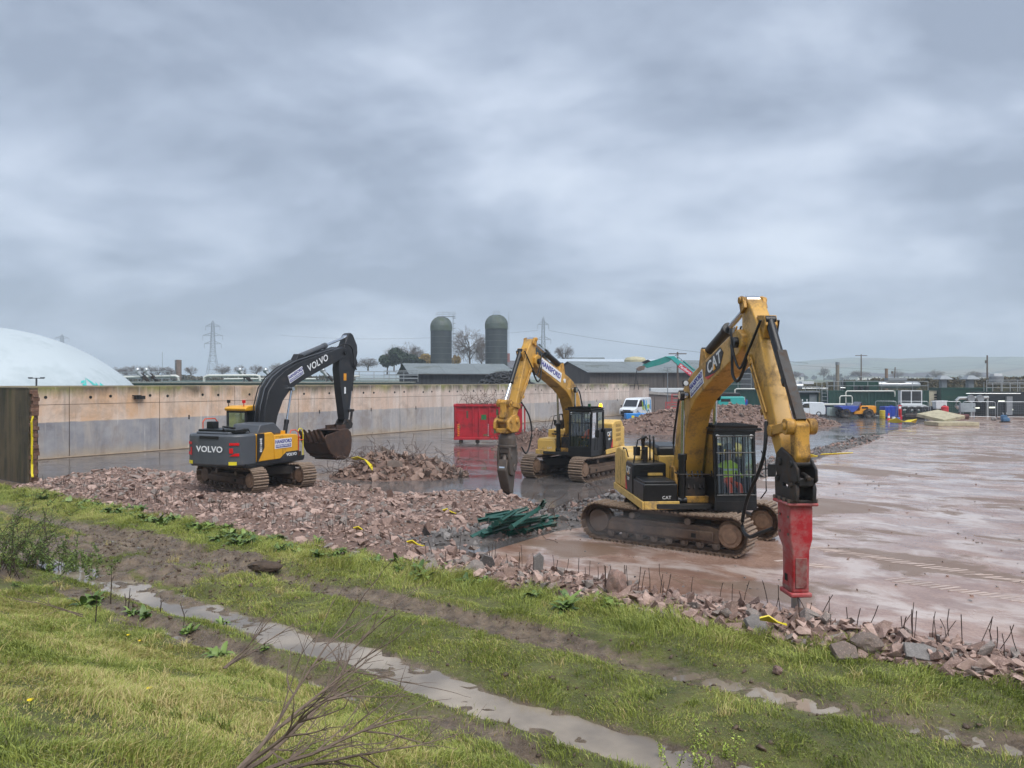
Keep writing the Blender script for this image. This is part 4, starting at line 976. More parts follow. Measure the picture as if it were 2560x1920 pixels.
hose(exB, [(sp(2.55, -.12)[0], .215, sp(2.55, -.12)[1]), (6.0, .5, 2.9), (5.85, .55, 2.3), (5.95, .5, 1.75), (6.15, .45, 1.5), (6.4, .4, 1.75)], .03)
hose(exB, [(sp(2.55, -.12)[0], -.215, sp(2.55, -.12)[1]), (6.0, -.4, 2.9), (5.8, -.5, 2.2), (6.0, -.4, 1.7), (6.4, -.4, 1.8)], .03)

# ---- the grey and yellow machine with the bucket
C_POS, C_YAW = Vector((-9.9, 29.4, .1)), R(68.3)
exC = thing('excavator', 'grey and yellow tracked excavator with dark boom and toothed bucket on the rubble', 'excavator', C_POS, C_YAW, 'excavators on the yard')
tracks(exC, R(-39)-C_YAW, 3.95, 2.1, .6, .86, nsh=42)
d = MB(); d.prism([(1.25, -1.28), (-2.0, -1.28), (-2.0, 1.28), (.2, 1.28), (.2, .36), (1.1, .36), (1.25, 0)], .95, 1.1, 'z'); d.build('deck', DGREY, exC, bevel=.015)
pr = [(-1.45, -1.26), (-1.9, -1.27), (-2.2, -1.16), (-2.38, -.85), (-2.46, -.35), (-2.46, .35), (-2.38, .85), (-2.2, 1.16), (-1.9, 1.27), (-1.45, 1.26)]
w = MB().prism(pr, 1.02, 2.16, 'z').build('counterweight', GREYV, exC, bevel=.08)
MB().prism([(-1.5, -1.0), (-2.3, -.75), (-2.36, 0), (-2.3, .75), (-1.5, 1.0)], 2.15, 2.24, 'z').build('counterweight_top', GREYV, w, bevel=.04)
MB().prism([(-1.6, 1.0), (-2.2, .95), (-2.42, .4), (-2.42, -.4), (-2.2, -.95), (-1.6, -1.0)], 1.0, 1.06, 'z').build('lower_lip', DGREY, w)
text('VOLVO', .3, WHT, w, (-2.468, -.02, 1.62), basis((0, -1, 0), (0, 0, 1)), bold=.012, sx=1.15)
MB().box(-2.485, -2.4, -.42, .42, 2.0, 2.1).build('recess', DARKH, w)
for yy in (-1, 1):
    L = MB(Matrix.Translation((-2.31, yy*1.0, 1.62)) @ Matrix.Rotation(-yy*.52+PI, 4, 'Z'))
    L.box(0, .012, -.17, .17, .16, .25); L.box(0, .012, *((.04, .17) if yy > 0 else (-.17, -.04)), -.12, .06); L.prism([(-.17, -.22), (.17, -.22), (.17, -.12), (-.1*yy-.07, -.12)], 0, .012, 'x')
    L.build('tail_light', REDL, w)
    MB(Matrix.Translation((-2.33, yy*.95, 1.13)) @ Matrix.Rotation(-yy*.45+PI, 4, 'Z')).box(0, .02, -.14, .14, -.05, .07).build('reflector', YRL, w)
# yellow side panels on the right with black wedges
s = MB(); s.prism([(-1.42, 1.12), (-1.42, 2.12), (-.62, 2.16), (-.5, 2.06), (-.5, 1.12)], -1.27, -.5); sp1 = s.build('side_door', VYEL, exC, bevel=.03)
s = MB(); s.prism([(-.48, 1.12), (-.48, 2.04), (.82, 2.0), (.92, 1.92), (.92, 1.12)], -1.27, -.48); sp2 = s.build('side_door', VYEL, exC, bevel=.03)
MB().prism([(-1.44, 1.1), (-1.44, 2.14), (-1.06, 2.14), (-1.06, 1.62), (-1.4, 1.12)], -1.285, -1.262).build('grey_wedge', DGREY, sp1)
on_side(sp1, 'EC160E', .15, WHT, -1.25, 1.72, -1.288, R(90), False, bold=.006)
MB().prism([(-.25, 1.1), (.2, 1.36), (.94, 1.36), (.94, 1.1)], -1.285, -1.262).build('grey_wedge', DGREY, sp2)
on_side(sp2, 'VOLVO', .16, WHT, .5, 1.24, -1.288, 0, False, bold=.006, sx=1.1)
sign_panel(sp2, .02, 1.7, -1.276, 0, .98, .36, False, True)
MB().box(-.01, .0, -1.275, -1.268, 1.15, 2.0).build('panel_joint', DARKH, sp2)
MB().box(-1.5, 1.27, -1.29, -1.25, 1.0, 1.11).build('sill', DGREY, exC)
MB().box(.93, 1.3, -1.28, -.6, 1.06, 1.14).build('step_platform', DGREY, exC); MB().box(.95, 1.2, -1.2, -.6, 1.14, 1.3).build('step_box', DGREY, exC)
h = MB(); h.prism([(-1.3, 2.1), (-1.12, 2.46), (-.35, 2.5), (.05, 2.2), (.05, 2.05)], -1.15, .1); h.build('engine_hood', GREYV, exC, bevel=.04)
h = MB(); h.box(-1.5, .1, -.55, 1.26, 1.1, 2.12); h.build('engine_bay', GREYV, exC, bevel=.03)
h = MB(); h.prism([(-2.2, 2.22), (-2.2, 2.32), (-1.5, 2.34), (-1.4, 2.16)], -.95, .75); h.box(-1.9, -1.6, .35, .65, 2.3, 2.58); h.build('grille', BLK, exC, bevel=.02)
h = MB(); h.tube([(-2.15, -.55, 2.2), (-2.3, -.5, 2.34), (-2.1, -.3, 2.42), (-1.7, -.5, 2.35)], .035, 7); h.build('wiring', RUB, exC)
h = MB(); h.box(.3, .6, -.9, -.7, 2.0, 2.14); h.build('filler_cap', VYEL, exC)
cc = cab(exC, -.1, 1.45, .4, 1.36, 1.1, 2.92, DGREY, bars=False, guard=False)
MB().prism([(-.15, 2.9), (-.2, 3.0), (0, 3.1), (1.2, 3.1), (1.45, 3.0), (1.42, 2.9)], .36, 1.4).build('cab_roof', VYEL, cc, bevel=.03)
for x, y, m_ in ((-.1, 1.25, BLK), (-.05, .55, REDL)):
    b = MB(); b.cyl((x, y, 3.08), (x, y, 3.22), .02, n=6); b.cbox((x, y, 3.27), (.1, .1, .12)); b.build('beacon', m_, cc, bevel=.02)
def rail(root, pts, n=6, r=.022):
    """rails painted orange with yellow stretches"""
    a = MB().tube(pts, r, n).build('handrail', ORG, root); return a
rail(exC, [(1.0, -1.22, 1.14), (1.0, -1.22, 1.95), (.96, -1.22, 2.08), (.8, -1.22, 2.16), (.55, -1.22, 2.16), (.48, -1.22, 2.05)])
rail(exC, [(1.02, -.7, 1.14), (1.1, -1.24, 1.9)])
a = MB().tube([(1.26, -1.24, 1.14), (1.26, -1.24, 1.95), (1.22, -1.24, 2.14), (1.15, -1.24, 2.2), (1.02, -1.24, 2.2), (.97, -1.24, 2.1)], .022, 6).build('handrail', YRL, exC)
MB().tube([(1.0, -1.245, 1.75), (1.26, -1.245, 1.75)], .02, 6).build('handrail', ORG, exC); MB().tube([(1.02, -1.2, 1.1), (1.02, -1.2, 1.9)], .026, 6).build('handrail', YRL, exC)
rail(exC, [(-1.6, 1.1, 2.15), (-1.6, 1.1, 2.55), (-1.5, 1.1, 2.65), (-1.0, 1.1, 2.65), (-.85, 1.1, 2.5), (-.85, 1.1, 2.15)])
# boom, stick, bucket
BV = [(.3, 1.55), (.12, 1.8), (.16, 2.4), (.22, 3.05), (.45, 3.68), (.85, 4.12), (1.45, 4.5), (2.1, 4.78), (2.8, 4.98), (5.5, 5.6), (5.75, 5.55), (5.8, 5.32), (5.6, 5.14), (3.13, 4.3), (2.2, 3.95), (1.7, 3.66), (1.3, 3.28), (.98, 2.7), (.8, 2.1), (.7, 1.6)]
bo = MB().prism(BV, -.25, .25).build('boom', DGREY, exC, bevel=.025)
ang = math.atan2(.62, 2.7)
sign_panel(bo, 2.1, 4.33, -.262, .42, 1.0, .34, False, True)
on_side(bo, 'VOLVO', .4, WHT, 3.6, 4.85, -.262, .37, False, bold=.012, sx=1.1)
for y in (-.34, .34): cyl2(exC, 'boom_cylinder', (1.1, 1.25), (1.72, 3.75), .085, .045, .5, y, DGREY)
MB().cyl((1.72, -.42, 3.75), (1.72, .42, 3.75), .07, n=12).build('boom_pin', BLK, bo); MB().cyl((5.62, -.32, 5.36), (5.62, .32, 5.36), .1, n=14).build('boom_pin', BLK, bo)
SV = [(6.0, 6.2), (6.2, 6.3), (6.38, 6.22), (6.72, 5.75), (6.76, 5.4), (6.42, 4.55), (6.2, 3.2), (6.02, 2.35), (5.85, 2.2), (5.68, 2.32), (5.42, 3.6), (5.25, 4.6), (5.3, 5.05), (5.5, 5.25), (5.66, 5.6)]
sv = MB().prism(SV, -.18, .18).build('stick', DGREY, exC, bevel=.02)
cyl2(exC, 'stick_cylinder', (2.55, 5.08), (6.05, 6.1), .11, .06, .55, 0, GREYV)
MB().prism([(2.1, 4.75), (2.45, 5.2), (2.7, 5.18), (3.0, 5.0)], -.14, .14).build('cylinder_bracket', DGREY, bo, bevel=.01)
cyl2(exC, 'bucket_cylinder', (6.72, 5.0), (6.32, 2.72), .075, .045, .6, 0, DGREY)
MB().prism([(6.5, 4.7), (6.75, 5.15), (6.85, 4.95), (6.65, 4.55)], -.12, .12).build('cylinder_bracket', DGREY, sv, bevel=.01)
s = MB()
for y in (-.22, .22): s.bar((5.95, y, 2.7), (6.32, y, 2.72), .04, .12); s.bar((6.32, y*.7, 2.72), (6.2, y*.7, 2.12), .05, .13)
s.cyl((6.32, -.26, 2.72), (6.32, .26, 2.72), .06, n=12); s.build('bucket_link', BLKW, exC, bevel=.01)
MB().box(5.62, 5.82, -.192, -.182, 4.1, 4.42).build('warning_label', mat('amber_print', (236, 160, 30), .5), sv); MB().box(5.66, 5.78, -.192, -.182, 3.5, 3.8).build('data_label', WHT, sv)
for k, y in enumerate((-.16, -.06, .06, .16)):
    MB().tube([(.3, y, 1.9), (-.02, y, 2.5), (.05, y, 3.1), (.3, y, 3.78), (.72, y, 4.22), (1.4, y, 4.6), (2.2, y, 4.9), (3.2, y, 5.14), (5.2, y, 5.6)], .026, 6).build('boom_hose', RUB if k % 2 else GREYV, bo)
hose(exC, [(5.1, -.2, 5.6), (5.6, -.3, 5.75), (6.1, -.3, 5.6), (6.25, -.28, 5.2), (6.3, -.25, 4.9), (6.6, -.22, 4.6)], .028)
q = MB()
for y in (-.2, .2): q.prism([(5.5, 2.1), (5.7, 2.34), (6.1, 2.3), (6.3, 2.1), (6.2, 1.9), (5.6, 1.88)], y-.03, y+.03)
q.box(5.1, 6.1, -.22, .22, 1.86, 1.95); q.cyl((5.85, -.26, 2.22), (5.85, .26, 2.22), .06, n=12); q.build('quick_hitch', BLKW, exC, bevel=.015)
BUCK = mat('bucket_steel', (74, 56, 48), .55, .3, var=.35, scale=3, dirt=(104, 76, 60), damt=.5, dscale=2.5)
outer = [(4.5, 1.92), (5.9, 1.9), (6.12, 1.5), (6.08, 1.0), (5.8, .66), (5.3, .56), (4.4, .72), (3.85, 1.0), (3.7, 1.3)]
q = MB(); bw = .62
bxf = lambda x: 5.6-(6.1-x)*.74
shell = [(4.9, 1.9), (5.7, 1.92), (6.0, 1.75), (6.1, 1.4), (6.02, .98), (5.75, .68), (5.3, .58), (4.5, .72), (3.9, .98), (3.45, 1.42)]
shell = [(bxf(x), z) for x, z in shell]
for a_, b_ in zip(shell[:-1], shell[1:]): q.bar((a_[0], 0, a_[1]), (b_[0], 0, b_[1]), bw*2, .04)
for y in (-bw, bw): q.prism(shell+[(bxf(3.3), 1.62), (bxf(3.5), 1.75)], y-.02, y+.02)
bu = q.build('bucket', BUCK, exC, bevel=.01)
for k in range(5):
    y = -bw+.1+k*(2*bw-.2)/4; MB().prism([(bxf(x), z) for x, z in ((3.62, 1.22), (3.05, 1.88), (2.98, 2.0), (3.2, 1.88), (3.7, 1.42))], y-.055, y+.055).build('bucket_tooth', BUCK, bu, bevel=.01)
for x, z in ((bxf(4.2), .8), (bxf(4.7), .63)): MB().box(x, x+.16, -bw, bw, z-.03, z+.05).build('wear_strip', BUCK, bu)
q = MB(); q.box(4.9, 5.6, -.3, -.25, 1.9, 2.1); q.box(4.9, 5.6, .25, .3, 1.9, 2.1); q.build('bucket_ear', BUCK, bu)

# ---- operators
def person(name, label, loc, yaw, joints, colmat, helmet=None):
    """a body grown over a joint skeleton: joints = [(pos, radius, parent index)]"""
    me = bpy.data.meshes.new(name); me.from_pydata([j[0] for j in joints], [(j[2], i) for i, j in enumerate(joints) if j[2] is not None], [])
    o = obj(name, me); o.location = loc; o.rotation_euler = (0, 0, yaw)
    md = o.modifiers.new('skin', 'SKIN'); 
    for v, j in zip(me.skin_vertices[0].data, joints): v.radius = j[1] if isinstance(j[1], tuple) else (j[1], j[1])
    me.skin_vertices[0].data[0].use_root = True; md.use_smooth_shade = True
    sb = o.modifiers.new('sub', 'SUBSURF'); sb.levels = 1; sb.render_levels = 2
    me.materials.append(colmat); tag(o, label, 'person')
    if helmet:
        h, hm = helmet; MB().lathe([(.135, -.01), (.125, .06), (.08, .12), (.001, .14)], 14, h).cyl((h[0]+.03, h[1], h[2]-.01), (h[0]+.03, h[1], h[2]+.006), .16, n=14).build('helmet', hm, o)
    return o
def band_mat(name, bands):
    m = bpy.data.materials.new(name); m.use_nodes = True; t = NT(m.node_tree); b = t.n['Principled BSDF']
    z = t.new('ShaderNodeSeparateXYZ', {0: t.new('ShaderNodeTexCoord').outputs['Object']}).outputs[2]
    cr = t.new('ShaderNodeValToRGB', {0: t.math('DIVIDE', z, 2.0)}); cr.color_ramp.interpolation = 'CONSTANT'; e = cr.color_ramp.elements
    e[0].position = 0; e[0].color = lin(*bands[0][1]); e[1].position = bands[1][0]/2; e[1].color = lin(*bands[1][1])
    for p, c in bands[2:]: k = e.new(p/2); k.color = lin(*c)
    t.l.new(cr.outputs[0], b.inputs['Base Color']); b.inputs['Roughness'].default_value = .8; return m
SEATED = [((.0, 0, .56), (.16, .13), None), ((-.02, 0, .78), (.17, .12), 0), ((-.02, 0, 1.0), (.19, .12), 1), ((0, 0, 1.12), (.07, .07), 2), ((.02, 0, 1.22), (.085, .08), 3), ((.03, 0, 1.36), (.095, .085), 4), ((.02, 0, 1.43), (.06, .06), 5),
          ((-.01, .2, .98), .07, 2), ((.1, .26, .76), .055, 7), ((.36, .24, .74), .045, 8), ((.46, .23, .77), .04, 9), ((-.01, -.2, .98), .07, 2), ((.1, -.26, .76), .055, 11), ((.36, -.24, .74), .045, 12), ((.46, -.23, .77), .04, 13),
          ((.12, .1, .54), .095, 0), ((.5, .13, .54), .075, 15), ((.6, .13, .2), .055, 16), ((.74, .13, .12), .045, 17), ((.12, -.1, .54), .095, 0), ((.5, -.13, .54), .075, 19), ((.6, -.13, .2), .055, 20), ((.74, -.13, .12), .045, 21)]
def seat_in(ex, pos, yaw, x, y, z): return pos+Matrix.Rotation(yaw, 3, 'Z') @ Vector((x, y, z))
HV = band_mat('hi_vis_yellow', [(0, (40, 36, 34)), (.3, (236, 80, 40)), (.7, (206, 236, 30)), (.86, (214, 218, 220)), (.91, (206, 236, 30)), (1.12, (196, 150, 126))])
HO = band_mat('hi_vis_orange', [(0, (40, 36, 34)), (.3, (52, 56, 66)), (.68, (236, 92, 44)), (1.12, (196, 150, 126))])
person('person', 'operator in yellow hi-vis jacket and orange trousers in the nearest cab', seat_in(exA, A_POS, A_YAW, .82, .92, 1.02), A_YAW, SEATED, HV, ((.03, 0, 1.42), mat('helmet_white', (232, 234, 236), .35)))
person('person', 'operator in orange jacket inside the cab of the crusher excavator', seat_in(exB, B_POS, B_YAW, .82, .92, 1.02), B_YAW, SEATED, HO, ((.03, 0, 1.42), MATS['helmet_white']))
person('person', 'operator in orange jacket in the cab of the grey excavator', seat_in(exC, C_POS, C_YAW, .42, .9, 1.1), C_YAW, SEATED, HO)
# ================================================================ things on the yard
SKR = mat('skip_red', (176, 28, 42), .5, var=.16, scale=1.5, dirt=(92, 44, 42), damt=.42, dscale=2.2)
sk0 = G(1137, 1110)
skp = thing('skip_container', 'tall red roll-on skip container with ribbed sides and green paint patches', 'skip', sk0+Vector((0, .2, 0)), R(3))
L, Wd = 4.5, 2.4
b = MB(); b.box(0, L, 0, .06, .3, 2.5); b.box(0, L, Wd-.06, Wd, .3, 2.5); b.box(0, .06, .06, Wd-.06, .3, 2.5); b.box(L-.06, L, .06, Wd-.06, .3, 2.5); b.box(0, L, 0, Wd, .26, .32); b.build('body', SKR, skp, bevel=.01)
for x in (.03, 1.2, 1.62, 2.3, 2.95, 3.6, 4.25, 4.67): MB().box(x-.045, x+.045, -.09, 0, .3, 2.5).build('rib', SKR, skp, bevel=.012)
for y in (.5, 1.2, 1.9): MB().box(-.08, 0, y-.045, y+.045, .3, 2.5).build('rib', SKR, skp, bevel=.012)
b = MB(); b.box(-.1, L+.05, -.11, .03, 2.48, 2.62); b.box(-.1, L+.05, Wd-.03, Wd+.11, 2.48, 2.62); b.box(-.1, .03, 0, Wd, 2.48, 2.62); b.box(L-.03, L+.05, 0, Wd, 2.48, 2.62); b.build('rim', SKR, skp, bevel=.02)
MB().box(-.08, L+.02, -.11, .0, .26, .42).build('bottom_rail', SKR, skp, bevel=.02)
for x, z, w, h, m_ in ((1.75, 1.6, .34, .34, (40, 110, 60)), (.75, 1.7, .14, .5, (92, 70, 52)), (2.75, 1.9, .2, .4, (70, 96, 58)), (2.6, .7, .22, .4, (60, 92, 56)), (.2, 1.05, .14, .16, (50, 104, 62)), (1.9, .5, .3, .14, (110, 92, 60))):
    MB().box(x, x+w, -.006, -.002, z, z+h).build('paint_patch', mat('patch_%d' % m_[0], m_, .6, var=.3, scale=8), skp)
for x in (.16, 2.2): 
    for k in range(7): MB().prism([(x, .5+k*.12), (x+.14, .56+k*.12), (x+.14, .62+k*.12), (x, .56+k*.12)], -.012, -.006).build('reflector_bar', WHT if x > 1 else mat('reflector_amber', (240, 140, 40), .4), skp)
for x in (.4, 1.5): MB().cyl((x, -.05, .15), (x, .2, .15), .15, n=14).build('roller', BLKW, skp)
for x in (3.6, 4.4): MB().cyl((x, -.05, .15), (x, .2, .15), .15, n=14).build('roller', BLKW, skp)
for z in (.7, 1.5): MB().box(.02, .2, -.12, -.06, z, z+.06).build('hinge', SKR, skp)
sc = MB(); wire(sc, (L*.5, Wd*.5, 0), (1.0, .5, .1), 160, .012, 2.3, 12, 1.5)
for i, v in enumerate(sc.v): 
    x, y, z = v; sc.v[i] = (min(max(x, .12), L-.12), min(max(y, .12), Wd-.12), max(z, 2.0))
s_o = sc.build('scrap_bars', RUST, smooth=0); s_o.location = skp.location; s_o.rotation_euler = skp.rotation_euler; tag(s_o, 'tangled rusty bars heaped inside the red skip', 'scrap metal', kind='stuff')

# green steel beams dropped in a heap
BEAM = mat('beam_green', (30, 78, 68), .45, var=.15, dirt=(120, 112, 96), damt=.3, dscale=2)
def ibeam(a, b, w=.09, h=.09):
    a = Vector(a); b = Vector(b); c = (a+b)/2; q = (b-a).to_track_quat('X', 'Z'); l = (b-a).length; m = MB()
    m.box(-l/2, l/2, -w/2, w/2, h/2-.014, h/2); m.box(-l/2, l/2, -w/2, w/2, -h/2, -h/2+.014); m.box(-l/2, l/2, -.008, .008, -h/2+.014, h/2-.014); m.box(-l/2, -l/2+.02, -w/2-.02, w/2+.02, -h/2-.02, h/2+.02)
    o = m.build('steel_beam', BEAM); o.location = c; o.rotation_euler = (q.to_matrix() @ Matrix.Rotation(random.uniform(-.9, .9), 3, 'X')).to_euler()
    return tag(o, 'dark green steel beam in the tangled heap beside the rubble field', 'steel beam', 'green beams in the heap')
for (x0, y0, z0), (x1, y1, z1) in (((1176, 1333, .1), (1300, 1270, .45)), ((1195, 1332, .08), (1290, 1290, .3)), ((1225, 1312, .3), (1330, 1272, .5)), ((1278, 1306, .5), (1358, 1252, .75)), ((1352, 1256, .7), (1362, 1240, .95)), ((1195, 1290, .3), (1310, 1262, .6)), ((1215, 1278, .35), (1275, 1268, .5)),
                                  ((1255, 1284, .5), (1320, 1258, .7)), ((1240, 1296, .5), (1345, 1266, .55)), ((1290, 1300, .35), (1396, 1280, .25)), ((1310, 1316, .12), (1380, 1290, .2)), ((1280, 1302, .2), (1370, 1278, .4)), ((1216, 1322, .12), (1262, 1316, .15)), ((1250, 1290, .65), (1288, 1266, .75)), ((1205, 1325, .18), (1335, 1290, .3)), ((1232, 1300, .42), (1352, 1284, .4)), ((1222, 1286, .55), (1316, 1276, .62)), ((1270, 1322, .1), (1392, 1296, .15))):
    ibeam(G(x0, y0+12, z0), G(x1, y1+12, z1))
def boulder(px, py, sz, label, kind='brown', name='boulder', sc=(1, 1, 1)):
    bm = bmesh.new(); bmesh.ops.create_icosphere(bm, subdivisions=3, radius=.5)
    for v in bm.verts:
        n = mnoise.fractal(v.co*2.3+Vector((px, py, 0)), 1, 2, 4); v.co *= 1+n*.28; v.co = Vector((v.co.x*sc[0], v.co.y*sc[1], v.co.z*sc[2]))*sz
    me = bpy.data.meshes.new(name); bm.to_mesh(me); bm.free(); me.materials.append(RM[kind][0]); p = G(px, py)
    return tag(obj(name, me, loc=p+Vector((0, .2, sz*sc[2]*.38))), label, 'rock', 'loose rocks')
boulder(1264, 1340, .52, 'round brown boulder, left one of the pair before the green beams'); boulder(1300, 1336, .48, 'round brown boulder, right one of the pair before the green beams')
boulder(1545, 1500, .42, 'upright grey stone standing at the slab edge below the near track', 'grey', sc=(.9, .8, 1.5))
boulder(2182, 1640, .36, 'large rounded reddish rock in the strip right of the breaker', 'brown', sc=(1.3, 1, .9))
boulder(1957, 1700, .14, 'small pink stone lying alone in the verge grass below the breaker', 'pink')
def tilted_slab(px, py, size, rot, label, col='grey', g='broken concrete plates'):
    m = MB(); a, b_, c = size; rr = random.Random(int(px)); poly = [(-a/2*rr.uniform(.8, 1), -c/2), (a/2*rr.uniform(.7, 1), -c/2*rr.uniform(.7, 1)), (a/2, c/2*rr.uniform(.3, .9)), (a*.1, c/2), (-a/2, c/2*rr.uniform(.5, 1))]
    m.prism(poly, -b_/2, b_/2); o = m.build('concrete_plate', RM[col][0], bevel=.01, loc=G(px, py)+Vector((0, 0, c*.36))); o.rotation_euler = rot
    return tag(o, label, 'concrete plate', g)
tilted_slab(1215, 1428, (.35, .06, .42), (.3, .5, .4), 'dark broken plate tilted up at the slab corner beside the verge', 'grey')
tilted_slab(1345, 1436, (.22, .08, .55), (.05, .06, .2), 'pale chipped post stub standing near the middle of the rubble strip', 'grey')
tilted_slab(1285, 1448, (.5, .07, .3), (-.7, .2, .3), 'brown broken plate leaning left of the chipped post stub', 'brown')
tilted_slab(1890, 1580, (.42, .07, .35), (-.75, .1, .5), 'grey broken plate leaning below the yellow scrap near the breaker', 'grey')
tilted_slab(2300, 1650, (.45, .08, .3), (-.9, .2, -.3), 'flat grey broken plate in the strip at the right edge', 'grey')
tilted_slab(2110, 1645, (.42, .08, .3), (-.8, .1, .2), 'flat mossy broken plate left of the rounded reddish rock', 'brown')
for (x, y), lab, w in (((1930, 1590), 'torn yellow plastic scrap beside the foot of the breaker', .16), ((905, 1348), 'torn yellow plastic scrap at the rubble edge above the docks', .14), ((1040, 1385), 'torn yellow plastic scrap under a dark plate in the strip', .13), ((1125, 1300), 'torn yellow plastic scrap left of the green beams', .15)):
    p = G(x, y); yellow_strip(lab, [p+Vector((-.2, 0, .28)), p+Vector((-.08, -.03, .3)), p+Vector((.06, -.06, .24)), p+Vector((.2, -.1, .22))], w, .35)
p = G(2240, 1066); yellow_strip('twisted yellow plastic strip lying on the far rubble ridge', [p+Vector((-.7, 0, .5)), p+Vector((0, 0, .55)), p+Vector((.6, 0, .4)), p+Vector((1.2, 0, .5)), p+Vector((1.9, 0, .5))], .5, .9)
p = G(2025, 1160); yellow_strip('short yellow plastic strip in the dark rubble right of the breaker arm', [p+Vector((-.3, 0, .3)), p+Vector((0, 0, .42)), p+Vector((.35, 0, .38))], .2, .6)
p = G(2090, 1150); yellow_strip('long thin yellow strip in the dark rubble right of the breaker arm', [p+Vector((-.8, 0, .3)), p+Vector((0, .2, .3)), p+Vector((1.0, .3, .35))], .12, .3)
# two big slabs stacked askew
SLB = mat('precast_slab', (176, 168, 140), .8, var=.15, scale=1.5, dirt=(120, 108, 92), damt=.4, dscale=2, bump=.2)
for px, py, sz, rot, lab in ((2400, 1066, (4.0, 2.2, .34), (0, 0, .06), 'lower grey precast slab lying flat at the back of the pink slab'), (2372, 1062, (3.4, 2.8, .32), (.18, -.1, .5), 'upper pale precast slab tilted on top of the lower one')):
    o = MB().box(-sz[0]/2, sz[0]/2, -sz[1]/2, sz[1]/2, 0, sz[2]).build('precast_slab', SLB, bevel=.02, loc=G(px, py)+Vector((0, 1.4, .02 if sz[2] > .33 else .62))); o.rotation_euler = rot
    tag(o, lab, 'concrete slab', 'precast slabs')

# ---------------------------------------------------------------- vehicles far across the yard
TYR = mat('tyre', (30, 29, 28), .8, var=.3, dirt=(128, 108, 90), damt=.45, dscale=3); TYRC = mat('tyre_clean', (26, 26, 27), .75, var=.25, dirt=(90, 84, 78), damt=.3, dscale=2)
def tyre_prof(r, w): return [(r*.55, -w*.38), (r*.62, -w/2), (r*.9, -w/2), (r, -w*.36), (r, w*.36), (r*.9, w/2), (r*.62, w/2), (r*.55, w*.38), (r*.55, -w*.38)]
def wheel(root, x, y, r, w, hub, lug=0, m=None):
    c = MB().lathe(tyre_prof(r, w), 22, (x, y, r), 'y')
    if lug:
        for k in range(16):
            a = 2*PI*k/16
            for sd in (-1, 1): c.cbox((x+r*math.cos(a), y+sd*w*.22, r+r*math.sin(a)), (.06, w*.5, .07), Matrix.Rotation(-a, 3, 'Y') @ Matrix.Rotation(sd*.5, 3, 'X'))
    o = c.build('wheel', m or TYR, root); MB().lathe([(.001, -w*.2), (r*.25, -w*.22), (r*.3, -w*.12), (r*.56, -w*.3), (r*.56, w*.3), (r*.3, w*.12), (r*.25, w*.22), (.001, w*.2)], 18, (x, y, r), 'y').build('rim', hub, o); return o
VWH = mat('van_white', (222, 228, 232), .25, var=.03, dirt=(170, 166, 160), damt=.2, dscale=2, coat=.3)
GLD = mat('dark_glass', (26, 32, 36), .06, var=.1, spec=.8)
